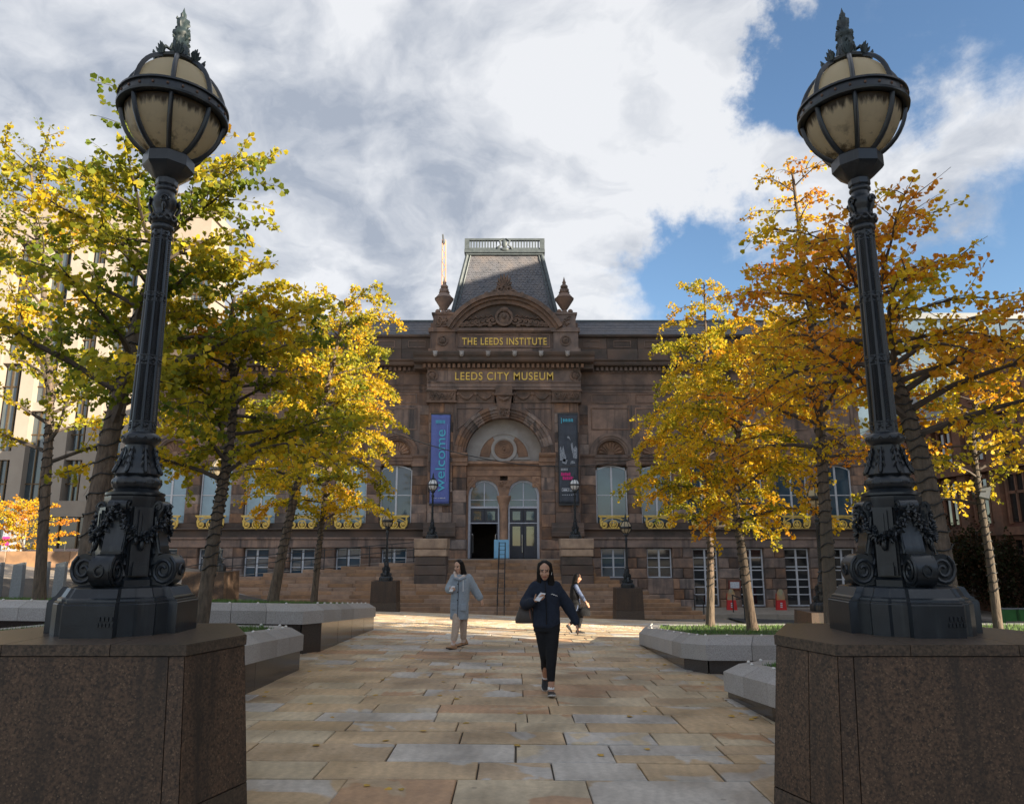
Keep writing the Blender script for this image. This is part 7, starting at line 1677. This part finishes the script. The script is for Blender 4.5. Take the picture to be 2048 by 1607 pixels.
# far passer-by
x, y = -38.6, 57.; t = thing('person', 'distant passer-by in dark clothes beside the poster kiosk', 'person', (x, y, g(x, y)))
b = MB(); head(b, (0, 0, 1.60), R(60), 0); limb(b, [(0, 0, 1.35), (0, 0, 1.5)], [.06, .05]); torso(b, [(0, 0, .85, .16, .11), (0, 0, 1.1, .15, .11), (0, 0, 1.3, .18, .11), (0, 0, 1.42, .1, .08)]); limb(b, [(-.2, 0, 1.36), (-.25, 0, 1.1), (-.22, -.1, .85)], [.06, .05, .04]); limb(b, [(.2, 0, 1.36), (.25, 0, 1.1), (.22, .1, .85)], [.06, .05, .04]); limb(b, [(-.08, 0, .9), (-.1, -.1, .5), (-.1, -.05, .05)], [.1, .08, .06]); limb(b, [(.08, 0, .9), (.1, .05, .5), (.1, .2, .08)], [.1, .08, .06])
me = remesh(b, .018, 2); me.materials.clear(); me.materials.append(M['skin_light']); me.materials.append(M['black_cloth']); me.polygons.foreach_set('material_index', [0 if p.center.z > 1.46 else 1 for p in me.polygons]); mk('body', me, None, t, 179)
# shrubs and hedge before the red building
def shrub(x, y, w, h, label, seed, n=6500):
    nr = np.random.default_rng(seed); zb = g(x, y); t = thing('shrub', label, 'shrub', (x, y, zb), group='dark shrubs before the red brick building')
    st = MB(); rn = random.Random(seed)
    for k in range(26): a = rn.random()*6.28; q = rn.uniform(.3, 1); st.tube([(0, 0, 0), (math.cos(a)*w*.3*q, math.sin(a)*w*.3*q, h*.4), (math.cos(a)*w*.75*q+rn.uniform(-.2, .2), math.sin(a)*w*.75*q, h*rn.uniform(.7, 1.0))], [.05, .03, .008], 5)
    st.build('stems', M['twig'], t)
    c = nr.normal(size=(26, 3))*np.array([w*.42, w*.42, h*.20])+np.array([0, 0, h*.52]); i = nr.integers(0, 26, n); P = c[i]+nr.normal(size=(n, 3))*np.array([w*.15, w*.15, h*.10]); P[:, 2] = np.abs(P[:, 2])
    d = nr.normal(size=(n, 3)); d /= np.linalg.norm(d, axis=1)[:, None]; s_ = np.cross(d, nr.normal(size=(n, 3))); s_ /= np.linalg.norm(s_, axis=1)[:, None]; col = np.where(nr.random((n, 1)) < .55, np.array([[.035, .04, .015]]), np.array([[.075, .04, .022]]))*nr.uniform(.6, 1.3, (n, 1))
    o = mk('foliage', leaf_mesh(P, d, s_, np.cross(d, s_), nr.uniform(.10, .2, n), col, 'foliage'), M['leaf'], t); o['kind'] = 'stuff'
for k, (x, y, w, h) in enumerate(((29.4, 44.2, 1.2, 4.6), (29.3, 47.4, 1.4, 5.6), (29.2, 50.8, 1.4, 5.0), (29.0, 54.5, 1.5, 5.4))): shrub(x, y, w, h, ('first', 'second', 'third', 'fourth')[k]+' dark bare shrub from the right edge before the red building', 60+k)
for k, x in enumerate((27.9, 28.75)):
    t = thing('utility_box', ('left' if k == 0 else 'right')+' of the two small green boxes on the far pavement', 'box', (x, 42.3, g(x, 42)), group='green boxes across the road'); b = MB(); b.box(-.32, .32, -.2, .2, 0, .75); b.build('cabinet', mat('green_cabinet', (.06, .22, .06), (.05, .18, .05), 4, .6), t); b = MB(); b.box(-.35, .35, -.23, .23, .75, .81); b.build('lid', M['bollard'], t)
# small orange tree beside the kiosk
pts = [tp(46, 1150, 33), tp(46, 1105, 33), tp(44, 1060, 33), tp(42, 1015, 33)]; pts[0].z = g(pts[0].x, 33)
tree('small orange street tree beside the poster kiosk', tuple(pts[0]), pts, r0=.07, top_r=.01, mixw=.45, seed=17, nb=26, Lmax=1.7, t0=.35, leaf=.085, spur=.085, per=4, prof='ball', sag=.2, wires=None, sec=6)
# fallen leaves on the flags
LEAFM = mat('fallen_ginkgo_leaf', (.55, .36, .035), (.42, .22, .03), 40, .6, obj_var=.25)
lv = MB(); lv.add([(0, 0, .004), (.55, .5, .018), (.92, .3, .008), (.88, 0, .003), (.92, -.3, .014), (.55, -.5, .008), (-.45, .05, .012)], [(0, 1, 2, 3), (0, 3, 4, 5), (6, 0, 0.0 and 1 or 3)] if False else [(0, 1, 2, 3), (0, 3, 4, 5)]); LM = lv.mesh('leaf'); LM.materials.append(LEAFM)
rn = random.Random(12)
for k in range(84):
    if k < 30: y = rn.uniform(7.3, 16.5); x = 2.42-abs(rn.gauss(0, .10))-(.0 if y < 9 or y > 11 else -.1)
    elif k < 44: y = rn.uniform(8.5, 18); x = (-2.9 if y < 10.8 else -3.2)+abs(rn.gauss(0, .12))
    else: y = rn.uniform(5.2, 15); x = rn.uniform(-.28, .26)*y
    o = mk('fallen_leaf', LM, None, None, None, (x, y, g(x, y)+.006)); sc_ = rn.uniform(.045, .075); o.scale = (sc_,)*3; o.rotation_euler = (rn.uniform(-.12, .12), rn.uniform(-.12, .12), rn.random()*6.28)
    if k < 30: tag(o, 'small yellow ginkgo leaf lying along the foot of the right planters', 'leaf', 'fallen leaves by the right planters')
    elif k < 44: tag(o, 'small yellow ginkgo leaf lying along the foot of the left planters', 'leaf', 'fallen leaves by the left planters')
    else: tag(o, 'small yellow ginkgo leaf fallen on the open paving', 'leaf', 'fallen leaves out on the paving')
